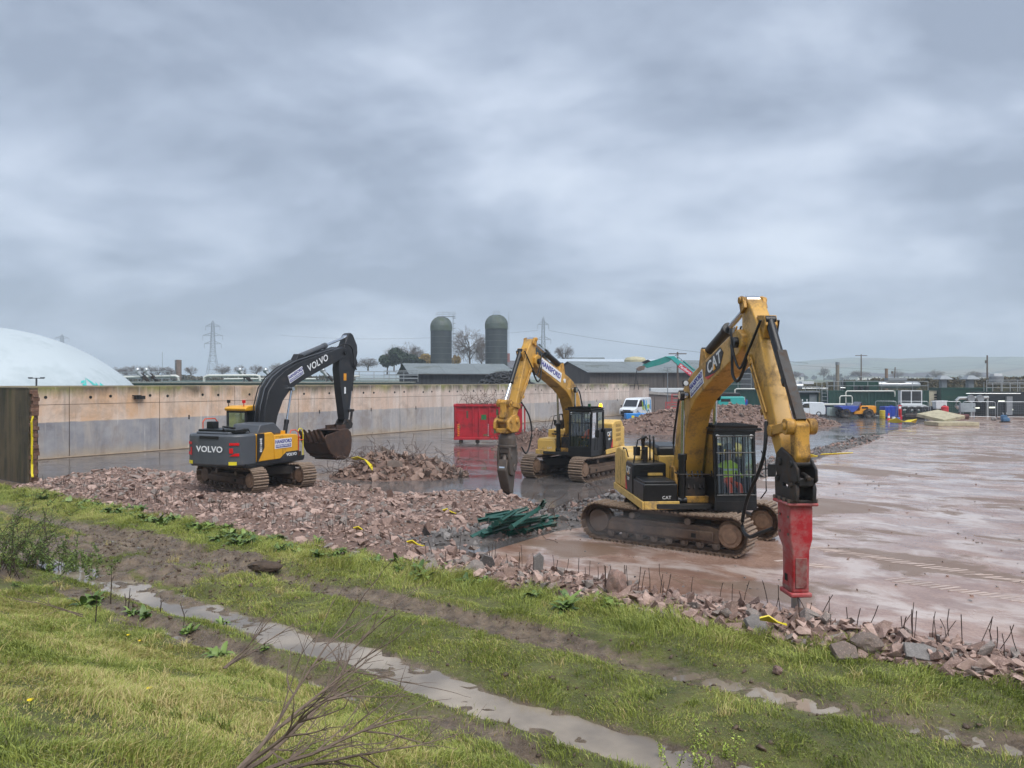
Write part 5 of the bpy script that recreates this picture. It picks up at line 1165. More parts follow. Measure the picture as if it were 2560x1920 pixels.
def van(name, label, loc, yaw, L, Wv, Hv, m, long_roof=True, livery=False):
    r = thing(name, label, 'van', loc, yaw, 'vans parked across the yard'); s = L/5.0; h = Hv
    body = [(L*.5, .32), (L*.5, .62*h*.62), (L*.47, h*.44), (L*.34, h*.5), (L*.2, h*.9), (L*.14, h*.97), (-L*.44, h), (-L*.49, h*.95), (-L*.5, .35), (-L*.47, .25), (L*.46, .25)] if long_roof else \
           [(L*.5, .3), (L*.5, h*.4), (L*.46, h*.5), (L*.3, h*.58), (L*.12, h*.94), (L*.02, h), (-L*.44, h*.98), (-L*.5, h*.6), (-L*.5, .3), (-L*.46, .22), (L*.46, .22)]
    bo = MB().prism(body, -Wv/2, Wv/2).build('body', m, r, bevel=.07*h/2.2)
    wp = ((L*.335, h*.53), (L*.205, h*.88)) if long_roof else ((L*.29, h*.61), (L*.125, h*.92))
    (xa, za), (xb, zb) = wp; n = Vector((zb-za, 0, -(xb-xa))).normalized()*.012; n = -n if n.x < 0 else n
    MB().add([Vector((xa, -Wv*.43, za))+n, Vector((xa, Wv*.43, za))+n, Vector((xb, Wv*.4, zb))+n, Vector((xb, -Wv*.4, zb))+n], [(0, 1, 2, 3)]).build('windscreen', GLD, bo, smooth=0)
    for sd in (-1, 1):
        y = sd*(Wv/2+.006); wb = [(xa-L*.01, za), (xb-.02, zb-.03), (xb-L*.14, zb-.03), (xb-L*.15, za-.02)]
        MB().prism(wb, y-.004, y+.004).build('side_window', GLD, bo)
        MB().prism([(L*.495, h*.36), (L*.43, h*.42), (L*.43, h*.34), (L*.49, h*.3)], y-.006, y+.006).build('headlight', mat('lamp_glass', (225, 228, 230), .15), bo)
        MB().box(-L*.5-.006, -L*.485, sd*Wv*.44-.05, sd*Wv*.44+.05, h*.35, h*.6).build('tail_light', REDL, bo)
        MB().box(xb-L*.15-.012, xb-L*.15, y-.002, y+.002, h*.18, h*.9).build('door_line', DARKH, bo)
        for x in (L*.32, -L*.3): wheel(r, x, sd*(Wv/2-.1), .34*h/2.2+.05, .22, mat('rim_grey', (150, 152, 156), .4, .6), m=TYRC)
        mm = MB().cbox((xa-.05, sd*(Wv/2+.14), za+.08), (.08, .16, .22)); mm.build('mirror', BLK, bo, bevel=.02)
    MB().box(L*.498, L*.51, -Wv*.4, Wv*.4, h*.14, h*.3).build('bumper', BLK, bo); MB().box(L*.495, L*.506, -Wv*.25, Wv*.25, h*.32, h*.37).build('grille', BLK, bo)
    if livery:
        rr = random.Random(5); cols = [(60, 150, 210), (30, 70, 150), (150, 190, 40), (210, 220, 60), (80, 180, 220), (40, 110, 60)]
        for sd in (-1, 1):
            y = sd*(Wv/2+.004)
            for k in range(9):
                x = -L*.47+k*L*.058; c = cols[k % 6]; z0 = rr.uniform(.5, .9); z1 = rr.uniform(1.3, h*.93)
                MB().prism([(x, z0), (x+L*.05, z0+.2), (x+L*.09, z1), (x+L*.03, z1-.1)], y-.0015*(k+1), y+.0015*(k+1)).build('livery_patch', mat('livery_%d' % (k % 6), c, .35, var=.2, scale=6), bo)
            for cx, cz in ((-L*.05, 1.0), (-L*.3, 1.2)): MB().lathe([(.26, -.016), (.26, .016), (.18, .016), (.18, -.016), (.26, -.016)], 18, (cx, y, cz), 'y').build('livery_ring', mat('livery_3', (210, 220, 60), .35), bo)
    return r
van('delivery_van', 'white high-roof van with blue and yellow livery near the wall end', G(1592, 1041)+Vector((0, .8, 0)), R(-152+30), 5.4, 1.95, 2.25, VWH, True, True)
van('small_van', 'small plain white van parked left of the yellow dumper', G(2022, 1041)+Vector((0, .6, 0)), R(172), 3.9, 1.65, 1.72, VWH, False)
# dark pickup behind the small van
r = van('pickup', 'dark blue pickup with open bed behind the small white van', G(2058, 1040)+Vector((0, 3.6, 0)), R(160), 4.4, 1.7, 1.6, mat('navy_paint', (34, 44, 84), .3), False)
r['category'] = 'pickup'
r = van('long_van', 'long royal blue van roof seen behind the small white van', G(2008, 1036)+Vector((0, 4.5, 0)), R(178), 5.6, 1.9, 1.85, mat('royal_paint', (44, 66, 170), .3, coat=.3), True)

# site dumper
dp = thing('site_dumper', 'yellow site dumper with blue tipping skip and big muddy tyres', 'dumper', G(2147, 1046)+Vector((0, .9, 0)), R(176))
DY = mat('dumper_yellow', (236, 158, 34), .4, var=.06, dirt=(140, 104, 66), damt=.25, dscale=2); DB = mat('dumper_blue', (52, 78, 168), .4, var=.08, dirt=(120, 110, 104), damt=.25, dscale=2)
b = MB(); b.prism([(.35, .45), (.35, .75), (-.3, .85), (-.35, 1.25), (-.6, 1.42), (-2.0, 1.42), (-2.05, .7), (-1.9, .5)], -.6, .6); bd = b.build('engine_cover', DY, dp, bevel=.05)
MB().box(-1.2, -.5, .6, .612, 1.1, 1.3).build('badge_panel', BLK, bd); MB().box(-1.2, -.5, -.612, -.6, 1.1, 1.3).build('badge_panel', BLK, bd)
MB().box(-2.12, -2.05, -.55, .55, .55, 1.35).build('rear_weight', DY, dp, bevel=.03)
b = MB(); b.box(-.2, 2.0, -.4, .4, .5, .68); b.build('chassis', BLKW, dp)
b = MB(); b.prism([(.15, 1.0), (.5, .72), (1.15, .7), (1.9, 1.15), (2.15, 1.38), (-.1, 1.42)], -1.0, 1.0); sb = b.build('tipping_skip', DB, dp, bevel=.03)
MB().prism([(-.1, 1.4), (-.35, 1.85), (-.28, 1.87), (.1, 1.4)], -1.0, 1.0).build('spill_plate', mat('spill_plate', (112, 114, 132), .45, .2), sb); MB().prism([(-.36, 1.4), (-.5, 1.82), (-.44, 1.85), (-.22, 1.4)], -.5, .5).build('inner_plate', mat('inner_orange', (220, 110, 50), .5), sb)
MB().box(.5, 1.0, -.25, .25, 1.42, 1.72).build('load', mat('load_grey', (140, 148, 150), .6), dp, bevel=.03)
b = MB(); b.box(-.55, -.3, -.25, .25, 1.42, 1.5); b.box(-.65, -.55, -.25, .25, 1.42, 1.75); b.tube([(-.25, 0, 1.3), (-.12, 0, 1.62)], .02, 6); b.build('driver_seat', BLK, dp)
b = MB(); b.tube([(-.95, -.5, 1.42), (-.95, -.5, 1.7), (-.95, .5, 1.7), (-.95, .5, 1.42)], .03, 6); b.build('roll_bar', BLK, dp)
for x in (1.35, -1.15):
    for y in (-.85, .85): wheel(dp, x, y, .54, .42, mat('hub_dark', (52, 50, 50), .5), 1)
# bins, tanks and small plant
def box_tank(name, label, cat, loc, yaw, size, m, extra=None, group=None):
    r = thing(name, label, cat, loc, yaw, group); a, b_, c = size
    MB().box(-a/2, a/2, -b_/2, b_/2, .12, c).build('shell', m, r, bevel=.05); MB().box(-a/2+.05, a/2-.05, -b_/2+.05, b_/2-.05, 0, .13).build('skid', BLKW, r)
    f = MB(); 
    for k in range(3): x = -a/2+a*(k+.5)/3; f.box(x-.03, x+.03, -b_/2-.03, b_/2+.03, .14, c-.06)
    f.build('stiffener', m, r, bevel=.01); MB().cyl((a*.2, 0, c), (a*.2, 0, c+.1), .16, n=14).build('lid', m, r)
    return r
NBL = mat('tank_blue', (34, 66, 168), .4, var=.08); SKB = mat('tank_sky', (44, 134, 208), .4, var=.08)
r = box_tank('fuel_tank', 'square royal blue fuel tank with a cone in front', 'tank', G(2229, 1046)+Vector((0, .7, 0)), .1, (1.5, 1.2, 1.35), NBL)
r = box_tank('fuel_bowser', 'long low sky blue tank in front of the liveried van', 'tank', G(1588, 1050)+Vector((0, .2, 0)), .1, (2.2, 1.0, .72), SKB)
MB().box(-.5, -.2, -.52, -.505, .25, .5).build('yellow_sign', YRL, r); MB().box(.3, .6, -.52, -.505, .25, .5).build('yellow_sign', YRL, r)
r = box_tank('water_tank', 'tall royal blue tank behind the teal excavator body', 'tank', P(1851, 1022, 100)*1, .1, (1.5, 1.2, 1.8), NBL); r.location.z = 0
MB().tube([(-.4, -.5, 1.8), (-.4, -.5, 2.15), (.4, -.5, 2.15), (.4, -.5, 1.8)], .03, 6).build('guard_rail', WHT, r)
def cone(px, py, h, label):
    p = G(px, py); r = thing('traffic_cone', label, 'traffic cone', p, 0); m = MB(); m.lathe([(.001, h), (h*.06, h), (h*.2, .04)], 14); m.build('cone', mat('cone_red', (226, 62, 50), .5), r)
    MB().box(-h*.27, h*.27, -h*.27, h*.27, 0, .045).build('base', mat('cone_red', (226, 62, 50), .5), r); MB().lathe([(h*.115, h*.62), (h*.165, h*.3), (h*.17, h*.3), (h*.12, h*.62)], 14).build('sleeve', WHT, r)
cone(2222, 1050, .75, 'red and white traffic cone before the square blue tank')
dr = thing('drum', 'dull yellow plastic drum between dumper and blue tank', 'drum', G(2206, 1047)); MB().lathe([(.001, .95), (.26, .95), (.3, .9), (.3, .62), (.32, .6), (.3, .58), (.3, .35), (.32, .33), (.3, .3), (.3, .04), (.001, .04)], 18).build('shell', mat('drum_yellow', (196, 172, 40), .5), dr); MB().cyl((.1, 0, .95), (.1, 0, .99), .05, n=10).build('bung', BLK, dr)
fp = thing('fire_point', 'red and white fire point post beside the square blue tank', 'fire point', G(2251, 1047)); MB().box(-.15, .15, -.12, .12, 0, .35).build('stand', mat('fire_red', (200, 34, 44), .45), fp); MB().cyl((0, 0, .35), (0, 0, 1.05), .13, n=12).build('extinguisher', mat('fire_red', (200, 34, 44), .45), fp); MB().box(-.16, .16, .1, .13, .4, 1.55).build('board', mat('fire_red', (200, 34, 44), .45), fp); MB().box(-.12, .12, -.02+.1, .1, 1.15, 1.4).build('notice', WHT, fp)
for (x, y), s_, lab, c in (((2234, 1049), .3, 'small white box on the ground before the square blue tank', (220, 222, 224)), ((2246, 1049), .26, 'small blue box on the ground before the fire point', (60, 100, 190))):
    o = MB().box(-s_/2, s_/2, -s_/2, s_/2, 0, s_).build('small_box', mat('sbox%d' % c[0], c, .5), bevel=.03, loc=G(x, y)); MB().box(-s_/2-.01, s_/2+.01, -s_/2-.01, s_/2+.01, s_*.8, s_*.86).build('lid_edge', WHT, o); tag(o, lab, 'box')
cold = thing('air_cooler', 'white twin-grille air cooler standing behind the tyres', 'cooler', P(2278, 1040, 92)); cold.location.z = 0
CW = mat('cooler_white', (206, 210, 212), .5, var=.06)
for x0 in (-1.25, -.02): 
    MB().box(x0+.06, x0+1.2, -.02, .02, 1.55, 3.0).build('grille', mat('grille_dark', (34, 38, 40), .6), cold)
    l = MB(); 
    for k in range(9): l.box(x0+.06, x0+1.2, -.045, -.02, 1.6+k*.155, 1.63+k*.155)
    l.build('louvres', mat('louvre_grey', (80, 86, 90), .5), cold)
f = MB(); 
for x in (-1.3, -.06, 1.18): f.box(x, x+.12, -.06, .6, .8, 3.12)
f.box(-1.3, 1.3, -.065, .6, 3.0, 3.12); f.box(-1.3, 1.3, -.065, .6, 1.4, 1.56); f.build('frame', CW, cold, bevel=.01)
f = MB(); f.prism([(-1.35, .7), (-1.35, 1.4), (1.3, 1.4), (2.3, 1.0), (2.6, .7)], -.5, .7); f.build('base_housing', CW, cold, bevel=.04)
MB().box(-1.0, -.7, -.52, -.5, 1.0, 1.2).build('control_box', BLK, cold)
for k, (x, y, d) in enumerate(((2262, 1036, 90), (2280, 1037, 89.5), (2297, 1038, 90.2), (2314, 1036, 89.7), (2330, 1036, 91))):
    r = .62; o = MB().lathe(tyre_prof(r, .5), 24, (0, 0, 0), 'y').build('loose_tyre', TYRC, loc=P(x, 1037, d)); o.location.z = r; o.rotation_euler = (0, 0, R(-8+k*9))
    MB().lathe([(r*.93, -.2), (r*1.015, -.18), (r*1.015, .18), (r*.93, .2)], 12, (0, 0, 0), 'y').build('tread', TYRC, o)
    tag(o, ['leftmost', 'second from left', 'middle', 'second from right', 'rightmost'][k]+' of the big loose tyres standing behind the dark bucket', 'tyre', 'loose tyres')
def dig_bucket(px, py, w, h, m, label, yaw=0):
    r = thing('digger_bucket', label, 'bucket', G(px, py)+Vector((0, .4, 0)), yaw, 'spare buckets'); sh = [(-.35, .0), (.25, .02), (.42, .3), (.4, h*.8), (.2, h)]
    q = MB()
    for a_, b_ in zip(sh[:-1], sh[1:]): q.bar((0, -a_[0], a_[1]+.02), (0, -b_[0], b_[1]+.02), w, .05) if False else q.add([(-w/2, -a_[0], a_[1]), (w/2, -a_[0], a_[1]), (w/2, -b_[0], b_[1]), (-w/2, -b_[0], b_[1]), (-w/2, -a_[0]+.04, a_[1]+.03), (w/2, -a_[0]+.04, a_[1]+.03), (w/2, -b_[0]+.04, b_[1]), (-w/2, -b_[0]+.04, b_[1])], [(0, 1, 2, 3), (7, 6, 5, 4), (0, 4, 5, 1), (2, 6, 7, 3)])
    q.build('shell', m, r, smooth=30)
    for x in (-w/2, w/2): MB().prism([(-p[0], p[1]) for p in sh]+[(.3, h*.4)], x-.02, x+.02, 'x').build('side_plate', m, r)
    MB().box(-w/2, w/2, .3, .42, 0, .05).build('cutting_edge', BLKW, r)
    for x in (-.2, .2): MB().prism([(-.25, h*.8), (-.1, h*1.25), (.1, h*1.2), (.15, h*.9)], x-.03, x+.03, 'x').build('ear', m, r)
dig_bucket(2289, 1049, 2.15, .66, BLKW, 'wide black ditching bucket lying in front of the tyres', .0)
MAR = mat('maroon_paint', (92, 36, 36), .6, var=.2, dirt=(100, 70, 58), damt=.4)
dig_bucket(2343, 1046, 1.6, .55, MAR, 'maroon bucket lying left behind the stacked slabs', .05); dig_bucket(2398, 1048, 2.2, .55, MAR, 'maroon bucket lying right behind the stacked slabs', -.05)
g = thing('pump_unit', 'small blue pump with upright hoses standing alone on the slab', 'pump', G(2513, 1056)); GB = mat('pump_blue', (62, 104, 140), .5, var=.2, dirt=(60, 60, 60), damt=.3)
MB().box(-.35, .35, -.25, .25, .1, .5).build('engine', GB, g, bevel=.08); MB().cyl((-.1, -.2, .55), (-.1, .3, .55), .22, n=14).build('tank', GB, g); MB().box(-.42, .42, -.3, .3, 0, .1).build('skid', BLKW, g)
for x in (-.2, .15): MB().tube([(x, 0, .6), (x+.02, 0, .85), (x-.05, 0, 1.0)], .04, 7).build('hose', mat('hose_pale', (170, 176, 178), .5), g)
rk = boulder(2487, 1052, .55, 'dark stone block lying at the foot of the fence', 'grey', sc=(1, .8, .8))

# temporary mesh fence panels
FEN = mat('galvanised', (176, 182, 186), .4, .7, var=.1)
def fence_panel(a, b_, label):
    d = b_-a; L = d.length; yaw = math.atan2(d.y, d.x); r = thing('fence_panel', label, 'fence', a, yaw, 'temporary fence panels'); f = MB(); H_ = 1.95
    f.tube([(.04, 0, .05), (.04, 0, H_-.16), (.1, 0, H_-.05), (.22, 0, H_), (L-.22, 0, H_), (L-.1, 0, H_-.05), (L-.04, 0, H_-.16), (L-.04, 0, .05)], .028, 6); f.tube([(.04, 0, .3), (L-.04, 0, .3)], .022, 6); f.build('frame', FEN, r)
    m = MB(); 
    for k in range(int(L/.22)): m.cyl((.1+k*.22, 0, .3), (.1+k*.22, 0, H_), .003, n=3, cap=False)
    for k in range(6): m.cyl((.04, 0, .5+k*.26), (L-.04, 0, .5+k*.26), .003, n=3, cap=False)
    tag(m.build('mesh', FEN, r, smooth=0), kind='stuff'); MB().box(-.3, .3, -.12, .12, 0, .12).build('foot', mat('fence_foot', (60, 58, 58), .9), r, bevel=.02)
fx = [2186, 2243, 2323, 2405, 2491, 2572, 2655]; ords = ['first', 'second', 'third', 'fourth', 'fifth', 'sixth']
for k in range(6): fence_panel(G(fx[k]+1.5, 1045+k*.9), G(fx[k+1]-1.5, 1045+(k+1)*.9), ords[k]+' temporary mesh fence panel counted rightward from the dumper')
cb_ = thing('control_cabinet', 'grey control cabinet fixed behind the temporary fence', 'cabinet', P(2420, 1040, 85.5)); cb_.location.z = 0; MB().box(-.85, .85, 0, .35, .75, 1.75).build('box', mat('cab_grey', (150, 160, 164), .5), cb_, bevel=.02); MB().box(-.8, -.7, .1, .2, 0, .8).build('leg', FEN, cb_); MB().box(.7, .8, .1, .2, 0, .8).build('leg', FEN, cb_); MB().box(.6, .64, -.02, 0, 1.2, 1.35).build('handle', BLK, cb_)
ff = thing('chest_unit', 'white plant cabinet between cream louvred box and fence', 'cabinet', P(2354, 1030, 90)); ff.location.z = 0; MB().box(-.65, .65, 0, .9, .95, 1.85).build('box', CW, ff, bevel=.03); MB().box(-.7, .7, -.05, .95, 1.85, 1.92).build('lid', CW, ff); MB().box(.2, .5, -.02, 0, 1.1, 1.4).build('vent', BLK, ff); MB().box(-.6, .6, .1, .8, 0, .94).build('stand', BLKW, ff)
o = thing('red_tank', 'small red tank before the fence beside the white plant cabinet', 'tank', P(2362, 1040, 88)); o.location.z = 0; MB().cyl((0, 0, .1), (0, 0, 1.25), .4, n=16).build('shell', mat('fire_red', (200, 34, 44), .45), o); MB().lathe([(.4, 1.25), (.25, 1.36), (.001, 1.4)], 16).build('cap', mat('fire_red', (200, 34, 44), .45), o)
pw = thing('low_wall', 'low dark concrete wall running behind the temporary fence', 'wall', P(2330, 1040, 96)); pw.location.z = 0
for k in range(9): MB().box(k*2.6-.2, k*2.6+2.36, 0, .3, 0, .95+.02*(k % 2)).build('block', mat('low_wall', (92, 80, 74), .85, var=.25), pw, bevel=.02)
# teal excavator far behind
TEAL = mat('teal_paint', (42, 164, 158), .35, var=.06, coat=.2); TEALD = mat('teal_paint_dark', (34, 132, 124), .4, var=.1, dirt=(120, 108, 92), damt=.3)
xp = P(1815, 1030, 97); xp.z = 0
ex = thing('excavator', 'teal excavator far behind, body right of its raised boom', 'excavator', xp, R(180), 'excavators on the yard')
b = MB(); b.prism([(-2.0, .95), (-2.1, 1.3), (-2.0, 2.15), (-1.8, 2.3), (1.3, 2.3), (1.35, .95)], -1.3, 1.3); hb = b.build('house', TEAL, ex, bevel=.1)
MB().prism([(-1.6, 2.28), (-1.5, 2.75), (1.2, 2.8), (1.3, 2.28)], -1.1, 1.1).build('hood', BLK, hb, bevel=.08); MB().box(-.2, 1.0, 1.3, 1.315, 1.65, 2.0).build('grille', DARKH, hb); MB().box(-2.12, -1.95, .7, 1.2, 1.6, 1.9).build('tail_light', REDL, hb); MB().box(-2.0, 1.35, -1.32, 1.32, .85, .96).build('skirt', BLK, hb)
tracks(ex, R(12), 4.2, 2.3, .6, .85, nsh=30)
def rel(px, py, y=0): q = P(px, py, xp.y); return (xp.x-q.x, q.z)
bp = [rel(1772, 990), rel(1752, 965), rel(1722, 935), rel(1693, 912), rel(1676, 897), rel(1662, 891), rel(1684, 890), rel(1703, 905), rel(1733, 930), rel(1762, 955), rel(1790, 985)]
bo = MB().prism(bp, -.3, .3).build('boom', TEAL, ex, bevel=.03)
st = [rel(1688, 890), rel(1664, 891), rel(1640, 899), rel(1612, 906), rel(1606, 914), rel(1618, 920), rel(1650, 912), rel(1672, 904)]
sk_ = MB().prism(st, -.2, .2).build('stick', TEALD, ex, bevel=.02)
c0 = rel(1712, 924); MB(Matrix.Translation((c0[0], .305, c0[1])) @ Matrix.Rotation(-.63-.02, 4, 'Y')).box(-1.0, 1.0, -.01, .01, -.3, .3).build('sign_panel', mat('sign_red', (196, 30, 62), .5, var=.03), bo)
text('Plantforce', .52, WHT, bo, (c0[0], .32, c0[1]), basis((-math.cos(.63), 0, -math.sin(.63)), (-math.sin(.63), 0, math.cos(.63))), bold=.012, sx=.78)
cyl2(ex, 'stick_cylinder', rel(1735, 925), rel(1690, 888), .12, .06, .6, 0, TEALD)
MB().prism([rel(1604, 905), rel(1619, 899), rel(1626, 903), rel(1612, 910)], -.25, .25).build('bucket_guard', BLK, ex)
MB().prism([rel(1590, 922), rel(1598, 916), rel(1612, 914), rel(1610, 924), rel(1596, 928)], -.3, .3).build('grab_head', mat('grab_mud', (112, 96, 86), .8), ex, bevel=.02)
m = MB()
for a_, b_ in (((1592, 926), (1588, 952)), ((1590, 936), (1597, 974)), ((1590, 936), (1585, 974))): 
    q0, q1 = rel(*a_), rel(*b_); m.tube([(q0[0], 0, q0[1]), (q1[0], 0, q1[1])], .05, 5)
m.build('lifting_chain', BLKW, ex)
# brown pipe length and red lift
pp = thing('steel_pipe', 'big rusty brown pipe lying right of the tall blue tank', 'pipe', P(1874, 1030, 92)); pp.location.z = .55; m = MB(); m.lathe([(.5, -1.7), (.55, -1.7), (.55, 1.7), (.5, 1.7), (.5, -1.7)], 20, (0, 0, 0), 'x'); m.build('pipe_wall', mat('pipe_rust', (112, 82, 70), .7, var=.25), pp); MB().lathe([(.55, -1.72), (.6, -1.72), (.6, -1.6), (.55, -1.6)], 20, (0, 0, 0), 'x').build('flange', mat('pipe_rust', (112, 82, 70), .7), pp)
rl = thing('lift_frame', 'red lattice access lift standing behind the stockpile', 'lift', P(1682, 1036, 95)); rl.location.z = 0; LR = mat('lift_red', (186, 56, 58), .5)
m = MB()
for x in (-.8, .8):
    for y in (-.5, .5): m.bar((x, y, .1), (x, y, 1.6), .07, .07)
for z in (.2, .9, 1.6): 
    for y in (-.5, .5): m.bar((-.8, y, z), (.8, y, z), .07, .07)
for k in range(3): m.bar((-.8, -.5, .3+k*.4), (.8, -.5, .7+k*.4), .06, .06); m.bar((.8, -.5, .3+k*.4), (-.8, -.5, .7+k*.4), .06, .06)
m.build('base_frame', LR, rl); m = MB()
for x in (-.1, .8): m.bar((x, -.4, 1.6), (x, -.4, 2.6), .06, .06); m.bar((x, .4, 1.6), (x, .4, 2.6), .06, .06)
for z in (2.1, 2.6): m.bar((-.1, -.4, z), (.8, -.4, z), .06, .06); m.bar((-.1, .4, z), (.8, .4, z), .06, .06)
m.build('basket', LR, rl); 
for x in (-.6, .6): wheel(rl, x, -.55, .25, .2, BLKW)
# worker at the van
STAND = [((0, 0, .92), (.15, .12), None), ((0, 0, 1.15), (.16, .12), 0), ((0, 0, 1.38), (.19, .12), 1), ((0, 0, 1.5), .065, 2), ((.02, 0, 1.6), (.085, .08), 3), ((.02, 0, 1.73), (.09, .085), 4), ((0, .21, 1.36), .07, 2), ((.04, .27, 1.1), .05, 6), ((.16, .25, .88), .04, 7), ((0, -.21, 1.36), .07, 2), ((.04, -.27, 1.1), .05, 9), ((.16, -.25, .88), .04, 10),
         ((0, .1, .86), .1, 0), ((.03, .11, .48), .07, 12), ((0, .11, .09), .05, 13), ((.15, .12, .04), .04, 14), ((0, -.1, .86), .1, 0), ((-.03, -.11, .48), .07, 16), ((-.06, -.11, .09), .05, 17), ((.09, -.12, .04), .04, 18)]
HD = band_mat('dark_workwear', [(0, (30, 28, 28)), (.2, (44, 46, 54)), (.95, (58, 60, 66)), (1.2, (200, 206, 60)), (1.28, (58, 60, 66)), (1.52, (190, 146, 122))])
q = P(1541, 1040, 94); q.z = 0
person('person', 'standing worker in dark clothes and white helmet left of the liveried van', q, R(-60), STAND, HD, ((.02, 0, 1.76), MATS['helmet_white']))
# ================================================================ plant, farm buildings and the far country
CG = mat('container_green', (22, 66, 56), .45, var=.12, scale=.8, dirt=(60, 76, 64), damt=.3, dscale=1.2); CGD = mat('container_dark', (24, 34, 38), .5, var=.2)
GAL = mat('galv_pipe', (178, 182, 182), .3, .7, var=.1); WPIPE = mat('white_pipe', (206, 208, 200), .4, var=.06); GREYM = mat('grey_metal', (140, 146, 150), .5, .4, var=.12)
def at0(px, d): q = P(px, HZ, d); q.z = 0; return q
def container(name, label, px0, px1, d, h, m, depth=2.6, corr=True, z0=.25):
    a = at0(px0, d); b = at0(px1, d); L = b.x-a.x; r = thing(name, label, 'container', a, 0, 'green plant containers')
    MB().box(0, L, .06, depth, z0, h).build('shell', m, r, bevel=.02)
    if corr:
        n = int(L/.42)
        for k in range(n): x = (k+.5)*L/n; MB().box(x-.1, x+.1, 0, .07, z0+.2, h-.2).build('corrugation', m, r)
    f = MB(); f.box(0, L, -.02, .1, h-.16, h+.03); f.box(0, L, -.02, .1, z0, z0+.16); f.box(-.02, .14, -.03, .12, z0, h+.03); f.box(L-.14, L+.02, -.03, .12, z0, h+.03); f.build('frame', m, r, bevel=.01)
    MB().box(.2, L-.2, .2, depth-.2, 0, z0).build('plinth', BLKW, r); return r, L
def railing(root, pts, h, n=2, r=.035, m=None, name='guard_rail'):
    g = MB(); pts = [Vector(p) for p in pts]
    for a, b in zip(pts[:-1], pts[1:]):
        for k in range(n): zz_ = Vector((0, 0, h*(k+1)/n)); g.tube([a+zz_, b+zz_], r, 5)
        k = max(1, int((b-a).length/1.6))
        for i in range(k+1): p = a+(b-a)*i/k; g.tube([p, p+Vector((0, 0, h))], r, 5)
    return g.build(name, m or GAL, root)
# long container with the pipework
r, L = container('plant_container', 'long dark green container with walkway rails and a silver exhaust pipe on top', 2072, 2322, 95, 3.05, CG)
MB().box(2.3, 6.4, .3, 2.3, 3.08, 4.3).build('roof_housing', CG, r, bevel=.03)
railing(r, [(-.3, 0, 3.1), (6.6, 0, 3.1), (12.4, 0, 3.1)], 1.1, 2); railing(r, [(2.2, .25, 4.32), (6.6, .25, 4.32)], .5, 1)
ex_ = MB(); ex_.lathe([(.3, -2.7), (.42, -2.5), (.42, 2.4), (.3, 2.7)], 20, (9.1, .9, 3.75), 'x'); ex_.build('silencer', GAL, r); MB().tube([(6.5, .9, 3.75), (6.5, .9, 3.2)], .2, 10).build('pipe', GAL, r); MB().box(7.6, 10.0, .4, 1.4, 4.3, 4.65).build('fan_box', GREYM, r, bevel=.02)
MB().tube([(2.0, -.3, 1.2), (2.0, -.3, 2.85), (2.15, -.3, 3.0), (7.9, -.3, 3.0), (8.1, -.3, 2.9), (8.1, -.3, 2.3)], .09, 8).build('pipe', WPIPE, r); MB().tube([(1.2, -.4, .8), (1.2, -.4, 2.2), (1.35, -.4, 2.4), (2.6, -.4, 2.4), (2.75, -.4, 2.2), (2.75, -.4, .9)], .08, 8).build('pipe', WPIPE, r)
MB().tube([(-1.6, -.8, 1.35), (3.6, -.8, 1.35)], .13, 8).build('pipe', WPIPE, r); MB().tube([(1.6, .5, 3.4), (6.2, .5, 3.35)], .1, 8).build('pipe', GAL, r)
m = MB()
for k in range(7): m.bar((-.9, -.1, .5+k*.45), (-.2, -.1, .5+k*.45), .05, .05)
for x in (-.9, -.2): m.bar((x, -.1, 0), (x, -.1, 4.2), .06, .06)
for x in (-1.3, -.1): m.bar((x, .5, 2.9), (x, .5, 4.3), .06, .06)
m.build('ladder', GAL, r)
for x, w, z, rr_ in ((1.6, .36, 6.6, .22), ): 
    MB().cyl((x, 1.2, 3.0), (x, 1.2, z), rr_, n=18).build('exhaust_stack', mat('stack_tan', (132, 126, 114), .6), r); MB().cyl((x, 1.2, z-.3), (x, 1.2, z+.05), rr_*1.15, n=18).build('stack_cap', GREYM, r)
    for xx in (-.5, .55): MB().cyl((x+xx, 1.0, 3), (x+xx, 1.0, 5.2-abs(xx)), .1, n=10).build('vent_pipe', GREYM, r)
for k in range(3): MB().box(3.2+k*.7, 3.6+k*.7, -.1, .2, 3.1, 3.6).build('valve', CGD, r, bevel=.03)
s2 = thing('chimney_post', 'slim brown stack rising behind the long green container', 'stack', at0(2216, 112)); MB().cyl((0, 0, 0), (0, 0, 6.05), .25, .21, n=14).build('shaft', mat('stack_brown', (132, 112, 92), .7), s2); MB().cyl((0, 0, 6.0), (0, 0, 6.1), .25, n=14).build('cap', mat('stack_brown', (132, 112, 92), .7), s2)
